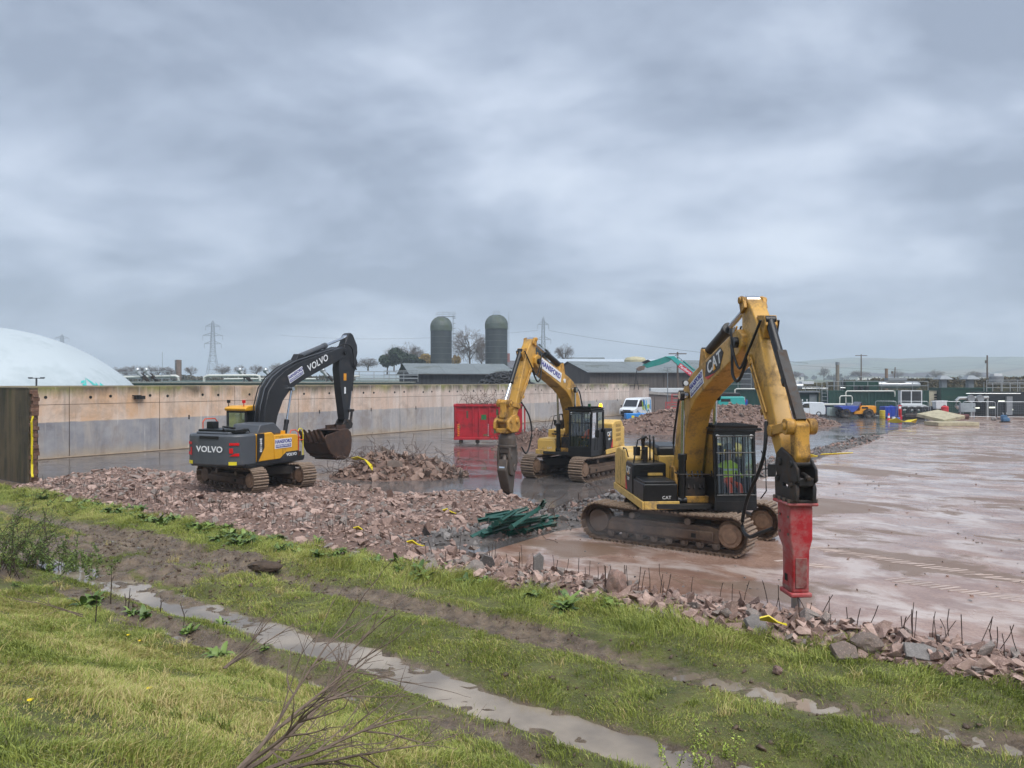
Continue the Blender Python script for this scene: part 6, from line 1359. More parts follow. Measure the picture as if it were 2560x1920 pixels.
# cream louvred box
r = thing('louvre_box', 'cream upright box with dark louvre slots between the green containers', 'cabinet', at0(2323, 96)); MB().box(0, 1.45, 0, 1.5, .2, 2.95).build('shell', mat('cream_paint', (196, 190, 166), .5), r, bevel=.03)
for k in range(6): MB().box(.62, 1.1, -.02, .0, .7+k*.34, .92+k*.34).build('louvre', DARKH, r)
MB().box(1.2, 1.36, -.02, 0, 2.3, 2.7).build('door_plate', mat('cab_grey', (150, 160, 164), .5), r); MB().box(-.05, 1.5, -.05, 1.55, 2.95, 3.0).build('roof', mat('cream_paint', (196, 190, 166), .5), r)
r, L = container('plant_container', 'smooth dark green container carrying two pyramid cowl vents', 2353, 2478, 95, 3.4, CG, 3, False)
for x in (.85, 4.25):
    MB().box(x-.33, x+.33, .8, 1.46, 3.4, 4.45).build('vent_shaft', GREYM, r); MB().add([(x-.85, .28, 4.5), (x+.85, .28, 4.5), (x+.85, 1.98, 4.5), (x-.85, 1.98, 4.5), (x-.3, .83, 4.95), (x+.3, .83, 4.95), (x+.3, 1.43, 4.95), (x-.3, 1.43, 4.95), (x-.85, .28, 4.43), (x+.85, .28, 4.43), (x+.85, 1.98, 4.43), (x-.85, 1.98, 4.43)], [(0, 1, 5, 4), (1, 2, 6, 5), (2, 3, 7, 6), (3, 0, 4, 7), (4, 5, 6, 7), (8, 9, 1, 0), (9, 10, 2, 1), (10, 11, 3, 2), (11, 8, 0, 3), (11, 10, 9, 8)]).build('vent_cowl', GREYM, r, smooth=0)
r, L = container('plant_container', 'black plant container with round fans and small lit panels at the right edge', 2462, 2640, 91, 2.95, CGD, 3, False)
MB().tube([(-3.3, -.3, 1.0), (-3.6, -.3, 1.3), (-3.6, -.3, 1.9), (-3.3, -.3, 2.2), (.2, -.3, 2.3)], .2, 10).build('duct', GAL, r)
for x in (-2.0, -.9): MB().lathe([(.001, -.1), (.3, -.08), (.42, -.12), (.46, 0), (.42, .3), (.001, .3)], 20, (x, -.6, 2.15), 'y').build('round_fan', GREYM, r)
for x, z in ((-1.4, .95), (.5, 1.0), (1.6, 1.75), (5.1, 1.75), (2.6, .75)): MB().box(x, x+.75, -.05, -.02, z, z+.16).build('lit_panel', mat('lit_panel', (226, 232, 214), .4, emit=.55), r)
MB().box(2.4, 3.1, -.35, -.1, .2, 2.4).build('step_panel', GREYM, r); MB().box(-1.9, -1.7, -.4, -.2, 0, 1.9).build('leg', GAL, r); MB().box(.0, .2, -.4, -.2, 0, 2.2).build('leg', GAL, r)
railing(r, [(.1, -.2, 3.0), (7.5, -.2, 3.0)], 1.35, 3, .04); MB().tube([(-2.5, -.4, 2.75), (4, -.4, 2.75)], .06, 6).build('pipe', GAL, r)
for x in (2.2, 6.6): MB().lathe([(.75, 0), (.8, .7), (.7, .75), (.001, .75)], 18, (x, 1.3, 4.1)).build('cooling_fan', GREYM, r); 
MB().box(1.7, 2.7, .9, 1.7, 4.85, 5.15).build('fan_top', CW, r, bevel=.02)
m = MB()
for x in (1.2, 3.3, 5.6, 7.5): m.bar((x, .4, 3), (x, .4, 4.15), .07, .07); m.bar((x, 2.1, 3), (x, 2.1, 4.15), .07, .07)
m.bar((.6, .4, 4.1), (8, .4, 4.1), .07, .09); m.build('fan_frame', GAL, r)
# green control room behind the breaker arm
r, L = container('control_room', 'green control room with grey doors behind the breaker arm', 1935, 2046, 99, 2.75, CG, 3, False)
for x in (2.0, 4.6): MB().box(x, x+.95, -.05, -.02, .3, 2.5).build('door', mat('door_grey', (150, 158, 160), .5), r)
for x, z in ((3.6, 1.6), (4.2, 1.6)): MB().box(x, x+.16, -.05, -.02, z, z+.3).build('notice', WHT, r)
MB().box(-.3, L+.5, -.5, 3.2, 2.78, 2.95).build('canopy', GREYM, r); MB().lathe([(.34, -2.5), (.34, 2.3)], 16, (1.4, 0, 3.6), 'x').build('pipe', GAL, r); MB().box(.0, 1.6, .5, 2.2, 3.9, 4.35).build('roof_unit', CW, r, bevel=.03); MB().box(2.0, 3.4, .5, 2.2, 3.9, 4.3).build('roof_unit', CW, r, bevel=.03); MB().box(3.8, 5.4, .5, 2.2, 3.85, 4.2).build('roof_unit', CW, r, bevel=.03)
railing(r, [(.2, -.4, 2.95), (L, -.4, 2.95)], .6, 1); MB().tube([(3.5, -.3, 3.3), (6.9, -.3, 3.3), (6.9, -.3, 3.7)], .09, 8).build('pipe', GAL, r)
r, L = container('plant_container', 'green plant container with white pipe seen under the near excavator arm', 1790, 1925, 108, 3.1, CG, 2.6)
MB().box(1.0, 3.6, .4, 2.2, 3.1, 4.7).build('roof_housing', CG, r, bevel=.03); railing(r, [(-.6, 0, 3.1), (5, 0, 3.1)], 2.2, 3, .04); MB().tube([(2.6, -.3, 1.0), (2.6, -.3, 3.0), (2.8, -.3, 3.15), (6.8, -.3, 3.15)], .1, 8).build('pipe', WPIPE, r)
bx = MB().box(0, 2.0, 0, 2, 0, 3.3).build('white_cabin', CW, bevel=.03, loc=at0(1722, 112)); MB().box(-.1, 2.1, -.1, 2.1, 3.3, 3.4).build('roof', GREYM, bx); MB().box(.5, 1.3, -.02, 0, .2, 2.2).build('door', mat('door_grey', (150, 158, 160), .5), bx); tag(bx, 'small white cabin left of the green container under the arm', 'cabin')

# dark tank with a pale tank on a frame and a crate beside the small van
ib = thing('cage_tank', 'pale caged liquid tank standing right of the small white van', 'tank', G(2087, 1044)+Vector((0, .5, 0))); MB().box(-.55, .55, -.5, .5, .2, 1.15).build('bottle', mat('ibc_pale', (176, 194, 186), .3), ib, bevel=.06); m = MB()
for k in range(5): m.box(-.58+k*.28, -.55+k*.28, -.54, -.51, .15, 1.2); m.box(-.58, .57, -.54, -.51, .2+k*.24, .23+k*.24)
m.build('cage', GAL, ib); MB().box(-.6, .6, -.55, .55, 0, .15).build('pallet', mat('pallet_grey', (110, 108, 100), .8), ib)
lb = thing('low_cabin', 'long low white cabin roof behind the liveried van', 'cabin', at0(1628, 116)); MB().box(0, 6.2, 0, 2.5, 0, 2.9).build('wall', mat('cabin_grey', (150, 148, 146), .6), lb); MB().box(-.1, 6.3, -.15, 2.6, 2.5, 3.2).build('roof', CW, lb, bevel=.05); MB().box(1, 2, -.03, 0, .2, 2.1).build('door', mat('door_grey', (150, 158, 160), .5), lb); MB().box(3, 4.4, -.03, 0, 1.1, 2.0).build('window', GLD, lb)
bw_ = thing('bay_wall', 'grey concrete bay wall with sloping pale top behind the van', 'wall', at0(1606, 108))
for k in range(3): MB().prism([(k*1.75, 0), (k*1.75+1.7, 0), (k*1.75+1.7, 2.35-.1*k), (k*1.75, 2.45-.1*k)], 0, .3).build('wall_panel', mat('bay_grey', (124, 112, 106), .8, var=.15), bw_, bevel=.02)
MB().prism([(0, 2.46), (5.2, 2.2), (5.2, 2.35), (0, 2.95)], -.2, 4).build('ramp_top', mat('ramp_pale', (164, 158, 152), .7), bw_)
wr = MB().box(0, 2.5, 0, .3, 0, 3.75).build('end_wall', WALLM, loc=at0(1574, 98.5)); MB().box(-.02, 2.52, -.05, .35, 3.75, 3.85).build('coping', mat('coping', (150, 140, 118), .9), wr); tag(wr, 'short grey wall return at the far end of the side wall', 'wall')
pl = thing('lamp_post', 'slim grey lamp post standing behind the red lift', 'lamp post', at0(1669, 105)); MB().cyl((0, 0, 0), (0, 0, 6.1), .07, .05, n=8).build('pole', GREYM, pl); MB().box(-.5, .5, -.08, .08, 6.05, 6.15).build('lamp_head', GREYM, pl)

# barns
def cladding(name, c, c2):
    m = bpy.data.materials.new(name); m.use_nodes = True; t = NT(m.node_tree); b = t.n['Principled BSDF']; oc = t.new('ShaderNodeTexCoord').outputs['Object']
    c_ = t.mix(t.ramp(t.noise(t.scale(oc, (2.2, 2.2, .12)), 1.6, 5, .6), .35, .7), lin(*c), lin(*c2)); t.l.new(c_, b.inputs['Base Color']); b.inputs['Roughness'].default_value = .85; return m
ROOFG = mat('barn_roof', (112, 120, 122), .6, var=.12, scale=.3, dirt=(84, 90, 82), damt=.4, dscale=.25)
TIM = cladding('timber_boards', (74, 68, 64), (104, 96, 90)); TIMD = cladding('dark_boards', (46, 48, 50), (66, 68, 70))
def barn(name, label, a, b, depth, he, hr, board, step, low=0, ridge_shift=.5):
    """gabled barn; a-b is the front eave line on the ground; the roof slopes back"""
    d = (b-a); L = d.length; yaw = math.atan2(d.y, d.x); r = thing(name, label, 'barn', a, yaw, 'farm barns'); n = int(L/step)
    hy = depth*ridge_shift
    for k in range(n): MB().box(k*L/n+.012, (k+1)*L/n-.012, -.02-.02*(k % 2), .1, low, he).build('wall_board', board, r)
    n2 = int(depth/step)
    for k in range(n2):
        y0, y1 = k*depth/n2, (k+1)*depth/n2; ht = lambda y: he+(hr-he)*(1-abs(y-hy)/hy)
        MB().prism([(y0+.01, low), (y1-.01, low), (y1-.01, ht(y1)), (y0+.01, ht(y0))], -.02-.02*(k % 2), .1, 'x').build('wall_board', board, r)
    MB().box(.1, L-.1, .1, depth, 0, he-.1).build('inner_wall', DARKH, r)
    if low: MB().box(-.05, L, -.1, .05, 0, low).build('block_wall', mat('block_grey', (132, 126, 118), .85, var=.15), r); MB().box(-.1, .05, 0, depth, 0, low).build('block_wall', MATS['block_grey'], r)
    k = int(L/4)
    for i in range(k):
        x0, x1 = -.5+i*(L+1)/k, -.5+(i+1)*(L+1)/k-.03
        MB().add([(x0, -.5, he-.12), (x1, -.5, he-.12), (x1, hy, hr+.08), (x0, hy, hr+.08), (x0, -.5, he-.22), (x1, -.5, he-.22), (x1, hy, hr-.02), (x0, hy, hr-.02)], [(0, 1, 2, 3), (4, 7, 6, 5), (0, 4, 5, 1), (1, 5, 6, 2), (3, 7, 4, 0)]).build('roof_sheet', ROOFG, r, smooth=0)
    MB().add([(-.5, depth+.5, he-.12), (L+.5, depth+.5, he-.12), (L+.5, hy, hr+.08), (-.5, hy, hr+.08)], [(0, 3, 2, 1)]).build('rear_roof', ROOFG, r, smooth=0)
    MB().box(-.5, L+.5, -.62, -.5, he-.26, he-.14).build('gutter', BLKW, r); return r
barn('barn', 'low dark barn with broad grey roof below the two silos', at0(1030, 112)+Vector((0, 0, 0)), at0(1285, 116), 16, 5.45, 7.0, TIMD, 1.3, 1.6)
barn('barn', 'brown timber barn with long grey roof behind the boom of the crusher excavator', at0(1455, 118)+Vector((1.2, 0, 0)), at0(1800, 124), 18, 5.75, 7.5, TIM, 1.1, 0)
r = barn('barn', 'pale roofed shed standing behind the timber barn', at0(1400, 165), at0(1720, 168), 16, 7.2, 9.3, TIMD, 3)
for ch in r.children:
    if ch.name.startswith('roof_sheet'): ch.data.materials[0] = mat('roof_pale', (176, 186, 194), .5, var=.05)
r = barn('barn', 'wide grey roofed shed behind the teal boom at the right', at0(1690, 150), at0(1900, 152), 16, 7.0, 8.6, TIMD, 3)
r = thing('round_bin', 'small cream round bin with shallow lid above the barn roof', 'bin', at0(1588, 140)); MB().lathe([(2.0, 6.0), (2.0, 8.2), (1.7, 8.6), (.5, 8.8), (.001, 8.8)], 22).build('shell', mat('bin_cream', (184, 176, 142), .6), r); MB().cyl((0, 0, 0), (0, 0, 6.0), .5, n=10).build('stand', GREYM, r)
# silos
SILO = mat('silo_wall', (54, 61, 63), .55, var=.18, scale=.5, dirt=(56, 62, 52), damt=.35, dscale=.3, stretch=(1, 1, .25)); SILT = mat('silo_dome', (78, 88, 82), .5, var=.2, scale=.8, dirt=(78, 90, 66), damt=.45, dscale=.6)
def silo(label, px, d, rad, zt, ladder):
    r = thing('silo', label, 'silo', at0(px, d), 0, 'silos'); zc = zt-2.6
    MB().cyl((0, 0, 0), (0, 0, zc), rad, n=40).build('shell', SILO, r); rg = MB()
    for k in range(12): z = 1+k*(zc-1)/12; rg.lathe([(rad, z), (rad+.06, z+.04), (rad, z+.08)], 40)
    rg.build('hoops', mat('silo_hoop', (82, 92, 88), .5), r)
    MB().lathe([(rad+.05, zc), (rad*.98, zc+.5), (rad*.86, zc+1.3), (rad*.62, zc+2.05), (rad*.3, zc+2.45), (.001, zc+2.6)], 40, a0=0).build('dome', SILT, r)
    rb = MB()
    for k in range(16):
        a = 2*PI*k/16; rb.tube([((rad+.03)*q_*math.cos(a), (rad+.03)*q_*math.sin(a), zc+z+.03) for q_, z in ((1, 0), (.98, .5), (.86, 1.3), (.62, 2.05), (.3, 2.45))], .05, 4)
    rb.build('dome_ribs', SILT, r)
    MB().lathe([(rad+.02, zc-1.4), (rad+.1, zc-1.35), (rad+.1, zc+.02), (rad+.02, zc+.05)], 40).build('collar', SILT, r)
    la = MB(); lx = rad+.35; 
    for y in (-.25, .25): la.tube([(lx, y, 2), (lx, y, zt+.8)], .05, 4)
    for k in range(int((zt-2)/.5)): la.tube([(lx, -.25, 2+k*.5), (lx, .25, 2+k*.5)], .035, 4)
    if ladder:
        for k in range(8): la.lathe([(.45, 0), (.5, .08)], 10, (lx+.3, 0, 12+k*1.4))
        railing(r, [(-1.2, -.6, zt), (lx+.6, -.6, zt+.1)], 1.1, 2, .06); la.box(-1.0, lx+.6, -.6, .6, zt-.05, zt+.02); la.box(lx-.2, lx+1.0, -.6, .6, zc-2.3, zc-2.2)
        railing(r, [(lx, -.6, zc-2.2), (lx+1.0, -.6, zc-2.2)], 1.0, 2, .05)
    else: railing(r, [(-.8, -.5, zt-.1), (.8, -.5, zt-.1)], 1.0, 2, .06)
    la.build('ladder', GREYM, r); return r
silo('left dark grey tower silo with domed cap and caged ladder', 1103, 211, 2.95, 22.3, True); silo('right dark grey tower silo with domed cap and plain side', 1241, 208, 3.05, 22.6, False)
# tyre heap on the far clamp
tp = at0(1266, 93); tme = MB().lathe(tyre_prof(.48, .26), 14).mesh('tyre', mat('tyre_old', (34, 34, 35), .6, var=.3, dirt=(120, 116, 108), damt=.25, dscale=2))
hm = thing('silage_heap', 'black sheeted silage heap under the old tyres behind the wall', 'heap', tp); vs = []
MB().lathe([(4.4, 0), (3.9, 2.6), (3.3, 3.8), (2.2, 4.7), (.9, 5.1), (.001, 5.2)], 24).build('sheet', mat('black_sheet', (24, 24, 26), .4), hm)
for k in range(70):
    a = random.uniform(PI, 2*PI); f = math.sqrt(random.random()); rr_ = 3.85*f; z = np.interp(rr_, [0, .9, 2.2, 3.3, 3.9], [5.2, 5.1, 4.7, 3.8, 2.6])
    o = obj('old_tyre', tme, loc=tp+Vector((rr_*math.cos(a), rr_*math.sin(a), z+.1))); sl_ = .55*f; o.rotation_euler = (sl_*math.sin(a)*-1+random.gauss(0, .2), sl_*math.cos(a)+random.gauss(0, .2), 0)
    tag(o, 'old black tyre lying on the silage heap beyond the wall', 'tyre', 'old tyres on the silage heap')
# round digester tank with its pipework, and the gas dome
DGR = mat('digester_green', (30, 70, 58), .5, var=.1); tk = at0(668, 97)
r = thing('digester_tank', 'wide low dark green round tank behind the side wall', 'tank', tk); R_ = 18.6
MB().lathe([(R_, 0), (R_, 3.85), (R_+.12, 3.9), (R_+.12, 4.12), (R_-.2, 4.14), (R_*.5, 4.3), (.001, 4.35)], 96).build('shell', DGR, r); MB().lathe([(R_+.125, 4.0), (R_+.18, 4.02), (R_+.18, 4.16), (R_-.3, 4.17)], 96).build('rim', mat('tank_rim', (140, 142, 132), .6), r)
def on_tank(px, d): q = at0(px, d)-tk; q.z = 4.15; return q
railing(r, [on_tank(285, 90), on_tank(345, 84), on_tank(425, 80)], 1.1, 3, .035); railing(r, [on_tank(860, 80), on_tank(935, 82), on_tank(1045, 86)], 1.1, 3, .035); railing(r, [on_tank(960, 84), on_tank(990, 84), on_tank(990, 81), on_tank(1045, 81)], 1.2, 3, .03)
for pts, rad in (([(290, 86, -.2), (292, 86, .35), (300, 86, .5), (440, 82, .62), (446, 82, .5), (446, 82, .1)], .16), ([(510, 81, -.1), (511, 81, .5), (520, 81, .65), (640, 81, .68), (648, 81, .6), (650, 81, .1)], .14), ([(560, 84, .3), (700, 84, .35), (790, 84, .3)], .1), ([(835, 82, 0), (836, 82, .5), (845, 82, .6), (900, 82, .6)], .1)):
    MB().tube([on_tank(p, d)+Vector((0, 0, z)) for p, d, z in pts], rad, 8).build('pipe', WPIPE, r)
for px, d in ((352, 82), (374, 82), (608, 82), (672, 83), (815, 83)):
    q = on_tank(px, d); m = MB(); m.tube([q+Vector((0, 0, -.1)), q+Vector((.2, 0, .6)), q+Vector((-.3, 0, 1.15))], .24, 10); m.ball(q+Vector((-.35, 0, 1.25)), .32, 10, 6); m.build('relief_valve', GAL, r)
    MB().bar(q+Vector((0, 0, .9)), q+Vector((1.0, 0, -.1)), .35, .3).build('mixer_motor', BLKW, r)
m = MB()
for k in range(9): q = on_tank(405+k*2, 79); m.bar(q+Vector((0, 0, -1+k*.14)), q+Vector((0, .8, -1+k*.14)), .05, .05)
m.build('stair', GAL, r)
r = thing('gas_dome', 'huge pale grey gas dome rising behind the wall at the left', 'dome', at0(-62, 75)); zc_, Rd = -10.1, 19.75
pr = [(Rd*math.cos(a), zc_+Rd*math.sin(a)) for a in np.linspace(math.asin(12.2/Rd), PI/2-.002, 40)]
MB().lathe(pr, 120).build('membrane', mat('dome_membrane', (184, 194, 198), .5, var=.05, scale=.15, dirt=(164, 176, 180), damt=.35, dscale=.12), r, smooth=60)
MB().lathe([(15.5, 0), (15.5, 2.15)], 80).build('tank_wall', DGR, r)
def dome_pt(px, py):
    k = Vector(((px-1280)/FPX, 1, -(py-HZ)/FPX)); c = Vector(r.location)+Vector((0, 0, zc_))-Vector((0, 0, CAMH)); kk = k.length; u = k/kk; b_ = u.dot(c); disc = b_*b_-(c.length_squared-(Rd+.03)**2)
    return u*(b_-math.sqrt(max(0, disc)))+Vector((0, 0, CAMH))-Vector(r.location)
TL = mat('logo_teal', (70, 186, 178), .5)
for poly in ([(211, 943), (232, 962), (244, 966), (228, 953)], [(203, 952), (212, 950), (211, 957), (202, 958)], [(206, 960), (214, 957), (218, 966), (208, 966)], [(214, 945), (212, 960), (217, 963)], [(238, 955), (246, 962), (240, 964)], [(250, 956), (262, 966), (250, 966)]):
    MB().add([dome_pt(*q) for q in poly], [tuple(range(len(poly)))]).build('logo_shape', TL, r, smooth=0)
lp = thing('lamp_post', 'twin-headed lamp post just above the wall before the gas dome', 'lamp post', at0(91, 53)); MB().cyl((0, 0, 0), (0, 0, 4.42), .06, n=8).build('pole', mat('lamp_dark', (62, 66, 70), .5), lp); MB().tube([(-.55, 0, 4.42), (-.5, 0, 4.38), (0, 0, 4.4), (.5, 0, 4.38), (.55, 0, 4.42)], .03, 6).build('arm', MATS['lamp_dark'], lp)
for sx_ in (-.42, .42): MB().box(sx_-.14, sx_+.14, -.06, .06, 4.38, 4.46).build('lamp_head', MATS['lamp_dark'], lp)
q = thing('flue', 'brown cylinder flue standing among the tank pipes', 'flue', at0(447, 140)); MB().cyl((0, 0, 0), (0, 0, 8.2), .48, n=18).build('shaft', mat('flue_brown', (132, 116, 108), .5, .3), q); MB().box(-.7, -.55, -.1, .1, 5, 8.2).build('vent_pipe', GREYM, q)
q = thing('mast', 'thin grey lightning mast behind the tank pipes', 'mast', at0(406, 130)); MB().cyl((0, 0, 0), (0, 0, 9.3), .05, .03, n=6).build('rod', GREYM, q); MB().cyl((0, 0, 0), (0, 0, 5), .09, n=6).build('sleeve', GREYM, q)

# pylons and poles
PYL = mat('pylon_steel', (110, 116, 122), .6, .4)
def pylon(label, px, d, top, base, arms, wtop):
    """lattice pylon. arms: list of (height fraction, half length)"""
    zt = P(px, top, d).z; zb = P(px, base, d).z-3; h = zt-zb; r = thing('pylon', label, 'pylon', (at0(px, d).x, d, zb), R(8), 'power pylons'); m = MB(); wb = h*.1; th = .13*d/600
    def half(f): return wb*(1-f/.45)+wtop*1.25*(f/.45) if f < .45 else wtop*1.25+(wtop*.6-wtop*1.25)*(f-.45)/.5 if f < .95 else wtop*.6*(1-(f-.95)/.05)
    lv = [0, .16, .3, .4, .47, .54, .6, .66, .72, .78, .84, .9, .95, 1]
    for a, b in zip(lv[:-1], lv[1:]):
        ha, hb_ = half(a), half(b); ca = [Vector((sx_*ha, sy*ha, a*h)) for sx_, sy in ((-1, -1), (1, -1), (1, 1), (-1, 1))]; cb = [Vector((sx_*hb_, sy*hb_, b*h)) for sx_, sy in ((-1, -1), (1, -1), (1, 1), (-1, 1))]
        for i in range(4):
            m.tube([ca[i], cb[i]], th, 4); j = (i+1) % 4; m.tube([ca[i], cb[j]], th*.6, 3); m.tube([ca[j], cb[i]], th*.6, 3); m.tube([cb[i], cb[j]], th*.6, 3)
    m.build('lattice_tower', PYL, r, smooth=0)
    for f, hl in arms:
        a = MB(); hw = half(f)
        for sd in (-1, 1):
            tip = Vector((sd*hl, 0, f*h))
            for sy in (-1, 1): a.tube([Vector((sd*hw, sy*hw, f*h)), tip], th*.8, 4); a.tube([Vector((sd*hw, sy*hw, (f+.045)*h)), tip], th*.8, 4)
            for k in (.3, .6): a.tube([Vector((sd*hw, 0, (f+.045)*h)).lerp(tip, k), Vector((sd*hw, 0, f*h)).lerp(tip, k+.15)], th*.5, 3)
            a.tube([tip, tip+Vector((0, 0, -.075*h))], th*.9, 4)
        a.build('cross_arm', PYL, r, smooth=0)
    return r, [(Vector((r.location.x+sd*hl, d, zb+f*h-.075*h))) for f, hl in arms for sd in (-1, 1)]
r1, e1 = pylon('tallest power pylon, left of the grey excavator', 532, 620, 801, 938, [(.90, 5.6), (.74, 7.8), (.60, 6.6)], 1.5)
r2, e2 = pylon('power pylon right of the two silos behind the crusher boom', 1358, 470, 791, 935, [(.87, 3.4), (.63, 4.8)], 1.0)
r3, e3 = pylon('faint far power pylon rising behind the gas dome', 155, 900, 835, 945, [(.91, 7.8), (.72, 10.6)], 2.0)
CAB = mat('cable', (70, 74, 80), .6)
def cable(label, a, b, sag, rad):
    pts = [Vector(a).lerp(Vector(b), k/24)-Vector((0, 0, sag*4*(k/24)*(1-k/24))) for k in range(25)]; o = Vector(pts[0]); tag(MB().tube([p-o for p in pts], rad, 4).build('power_line', CAB, loc=o), label, 'cable', 'overhead power lines')
cable('overhead line running right from the pylon behind the crusher boom', P(1372, 826, 470), P(2020, 908, 300), 1.5, .07); cable('overhead line running left between silo and pylon', P(1345, 826, 470), P(700, 838, 600), 4, .06)
cable('lower overhead line across the hill at the right', P(1890, 905, 330), P(2260, 925, 300), .5, .04); cable('overhead line passing over the hill to the right edge', P(2180, 918, 330), P(2620, 948, 300), .5, .03)
WPO = mat('pole_wood', (92, 78, 68), .8)
for px, d, t_, b_, arm, lab in ((2153, 180, 886, 950, 1, 'dark telegraph pole with crossarm above the long green container'), (2468, 150, 888, 975, 0, 'tall wooden telegraph pole right of the cowl vents'), (2232, 190, 918, 950, 0, 'short leaning telegraph pole right of the slim brown stack'), (1694, 120, 880, 920, 1, 'small pole with fitting above the barn roof beside the teal boom')):
    q = thing('telegraph_pole', lab, 'pole', at0(px, d), 0, 'telegraph poles'); h = P(px, t_, d).z; MB().cyl((0, 0, -.5), ((.6 if 'lean' in lab else 0), 0, h), .19, .13, n=8).build('pole', WPO, q)
    m = MB(); m.box(-1.4, 1.4, -.06, .06, h-.35, h-.2) if arm else m.box(-.4, .1, -.1, .1, h-1.6, h-1.0)
    m.build('crossarm' if arm else 'transformer', WPO, q)
# far white houses and farms in the haze
HW = mat('render_white', (226, 224, 216), .8); SLT = mat('slate', (92, 92, 98), .7)
rnd = random.Random(4)
for k in range(16):
    px = [1968, 2150, 2165, 2182, 2195, 2204, 2246, 2252, 2262, 2272, 2285, 2310, 2335, 2450, 1990, 2225][k]; d = rnd.uniform(520, 640); y = rnd.uniform(938, 943)
    if k == 0: d, y = 420, 938
    p = P(px, y, d); s_ = rnd.uniform(.8, 1.3); r = thing('farmhouse', ['white gabled house standing alone below the hill left of the plant'][0] if k == 0 else 'small far white house in the valley below the hill', 'house', (p.x, d, p.z-3.5*s_), rnd.uniform(-.5, .5), 'far valley houses')
    w, dp_, h = 4.5*s_, 3.2*s_, 3.0*s_; MB().box(-w, w, -dp_, dp_, -3, h).build('wall', HW, r); MB().prism([(-dp_-.4, h-.1), (dp_+.4, h-.1), (0, h+2.4*s_)], -w-.3, w+.3, 'x').build('roof', SLT, r)
    for x in (-.5, .5): MB().box(x*w-.6, x*w+.6, -dp_-.05, -dp_, h*.3, h*.75).build('window', GLD, r)
q = P(1278, 905, 260); r = thing('farmhouse', 'pale farmhouse gable with red chimney behind the right silo', 'house', (q.x-1, 262, 0), .2, None); MB().box(-3, 5, -3, 3, 0, 9).build('wall', mat('wall_lilac', (186, 182, 188), .8), r); MB().prism([(-3.4, 8.9), (3.4, 8.9), (0, 11.5)], -3.3, 5.3, 'x').build('roof', SLT, r); MB().box(-1.6, .4, -.7, .7, 10, 14.0).build('chimney', mat('chimney_red', (150, 84, 76), .8), r); MB().box(0, 1.2, -3.05, -3, 6, 7.6).build('window', GLD, r)
q = P(1475, 893, 210); r = thing('shed', 'small shed gable seen above the pale barn roof', 'shed', (q.x-2, 212, 0), .1); MB().box(-4, 6, -3, 3, 0, 9.4).build('wall', mat('shed_brown', (120, 112, 106), .8), r); MB().prism([(-3.4, 9.3), (3.4, 9.3), (0, 11.0)], -4.3, 6.3, 'x').build('roof', ROOFG, r)

# ---------------------------------------------------------------- trees
BARK = mat('bark', (86, 78, 70), .9, var=.25); TWIG = mat('twigs', (104, 92, 82), .9, var=.25, scale=.4); TWIGR = mat('twigs_reddish', (128, 98, 84), .9, var=.2, scale=.4)
def tree_mesh(seed, rx, rz, low):
    """bare deciduous tree, 10 m tall: trunk, limbs to a rounded crown, branches and fine twigs"""
    rr = random.Random(seed); tr = ([], []); tw = ([], []); C_ = Vector((0, 0, 10-rz))
    def seg(store, pts, ra, rb, n):
        vs, fs = store; m = len(pts); k0 = len(vs)
        for k, p in enumerate(pts):
            d = (pts[min(k+1, m-1)]-pts[max(k-1, 0)]).normalized(); u = d.orthogonal().normalized(); v = d.cross(u); r_ = ra+(rb-ra)*k/(m-1)
            for i in range(n): an = 2*PI*i/n; vs.append(tuple(p+(u*math.cos(an)+v*math.sin(an))*r_))
        for k in range(m-1):
            for i in range(n): fs.append((k0+k*n+i, k0+k*n+(i+1) % n, k0+(k+1)*n+(i+1) % n, k0+(k+1)*n+i))
    def curve(a, b, bend, n=4):
        o = Vector((rr.gauss(0, bend), rr.gauss(0, bend), abs(rr.gauss(0, bend)))); return [a.lerp(b, k/n)+o*math.sin(PI*k/n) for k in range(n+1)]
    def rdir(): v = Vector((rr.gauss(0, 1), rr.gauss(0, 1), rr.gauss(.25, .8))); return v.normalized()
    def shell(d, f): return C_+Vector((d.x*rx*f, d.y*rx*f, d.z*rz*f))
    seg(tr, [Vector((0, 0, -.6)), Vector((.05, 0, 1.5)), Vector((rr.gauss(0, .15), rr.gauss(0, .15), 4.0)), Vector((rr.gauss(0, .3), 0, 7.0))], .3, .09, 7)
    for i in range(13):
        d = rdir(); S = Vector((0, 0, rr.uniform(low, 5.5))); E = shell(d, rr.uniform(.5, .75)); L = curve(S, E, .35); seg(tr, L, .13, .05, 5)
        for j in range(9):
            d2 = (d+Vector((rr.gauss(0, .5), rr.gauss(0, .5), rr.gauss(0, .5)))).normalized(); a = L[rr.choice((1, 2, 3, 4))]; b = shell(d2, rr.uniform(.7, 1)); B_ = curve(a, b, .2, 3); seg(tw, B_, .045, .024, 3)
            for k in range(8):
                a2 = B_[rr.choice((1, 2, 3))]; e = ((a2-C_).normalized()*.6+Vector((rr.gauss(0, .6), rr.gauss(0, .6), rr.gauss(.15, .5)))).normalized(); t2 = a2+e*rr.uniform(.5, 1.3); seg(tw, [a2, t2], .022, .012, 3)
                for q in range(2): m_ = a2.lerp(t2, rr.uniform(.3, .9)); e2 = (e+Vector((rr.gauss(0, .6), rr.gauss(0, .6), rr.gauss(0, .5)))).normalized(); seg(tw, [m_, m_+e2*rr.uniform(.3, .7)], .016, .010, 3)
    mt = bpy.data.meshes.new('trunk'); mt.from_pydata(tr[0], [], tr[1]); mt.materials.append(BARK); mw = bpy.data.meshes.new('crown'); mw.from_pydata(tw[0], [], tw[1]); mw.materials.append(TWIG)
    return mt, mw, max(v[2] for v in tw[0]), max(math.hypot(v[0], v[1]) for v in tw[0])
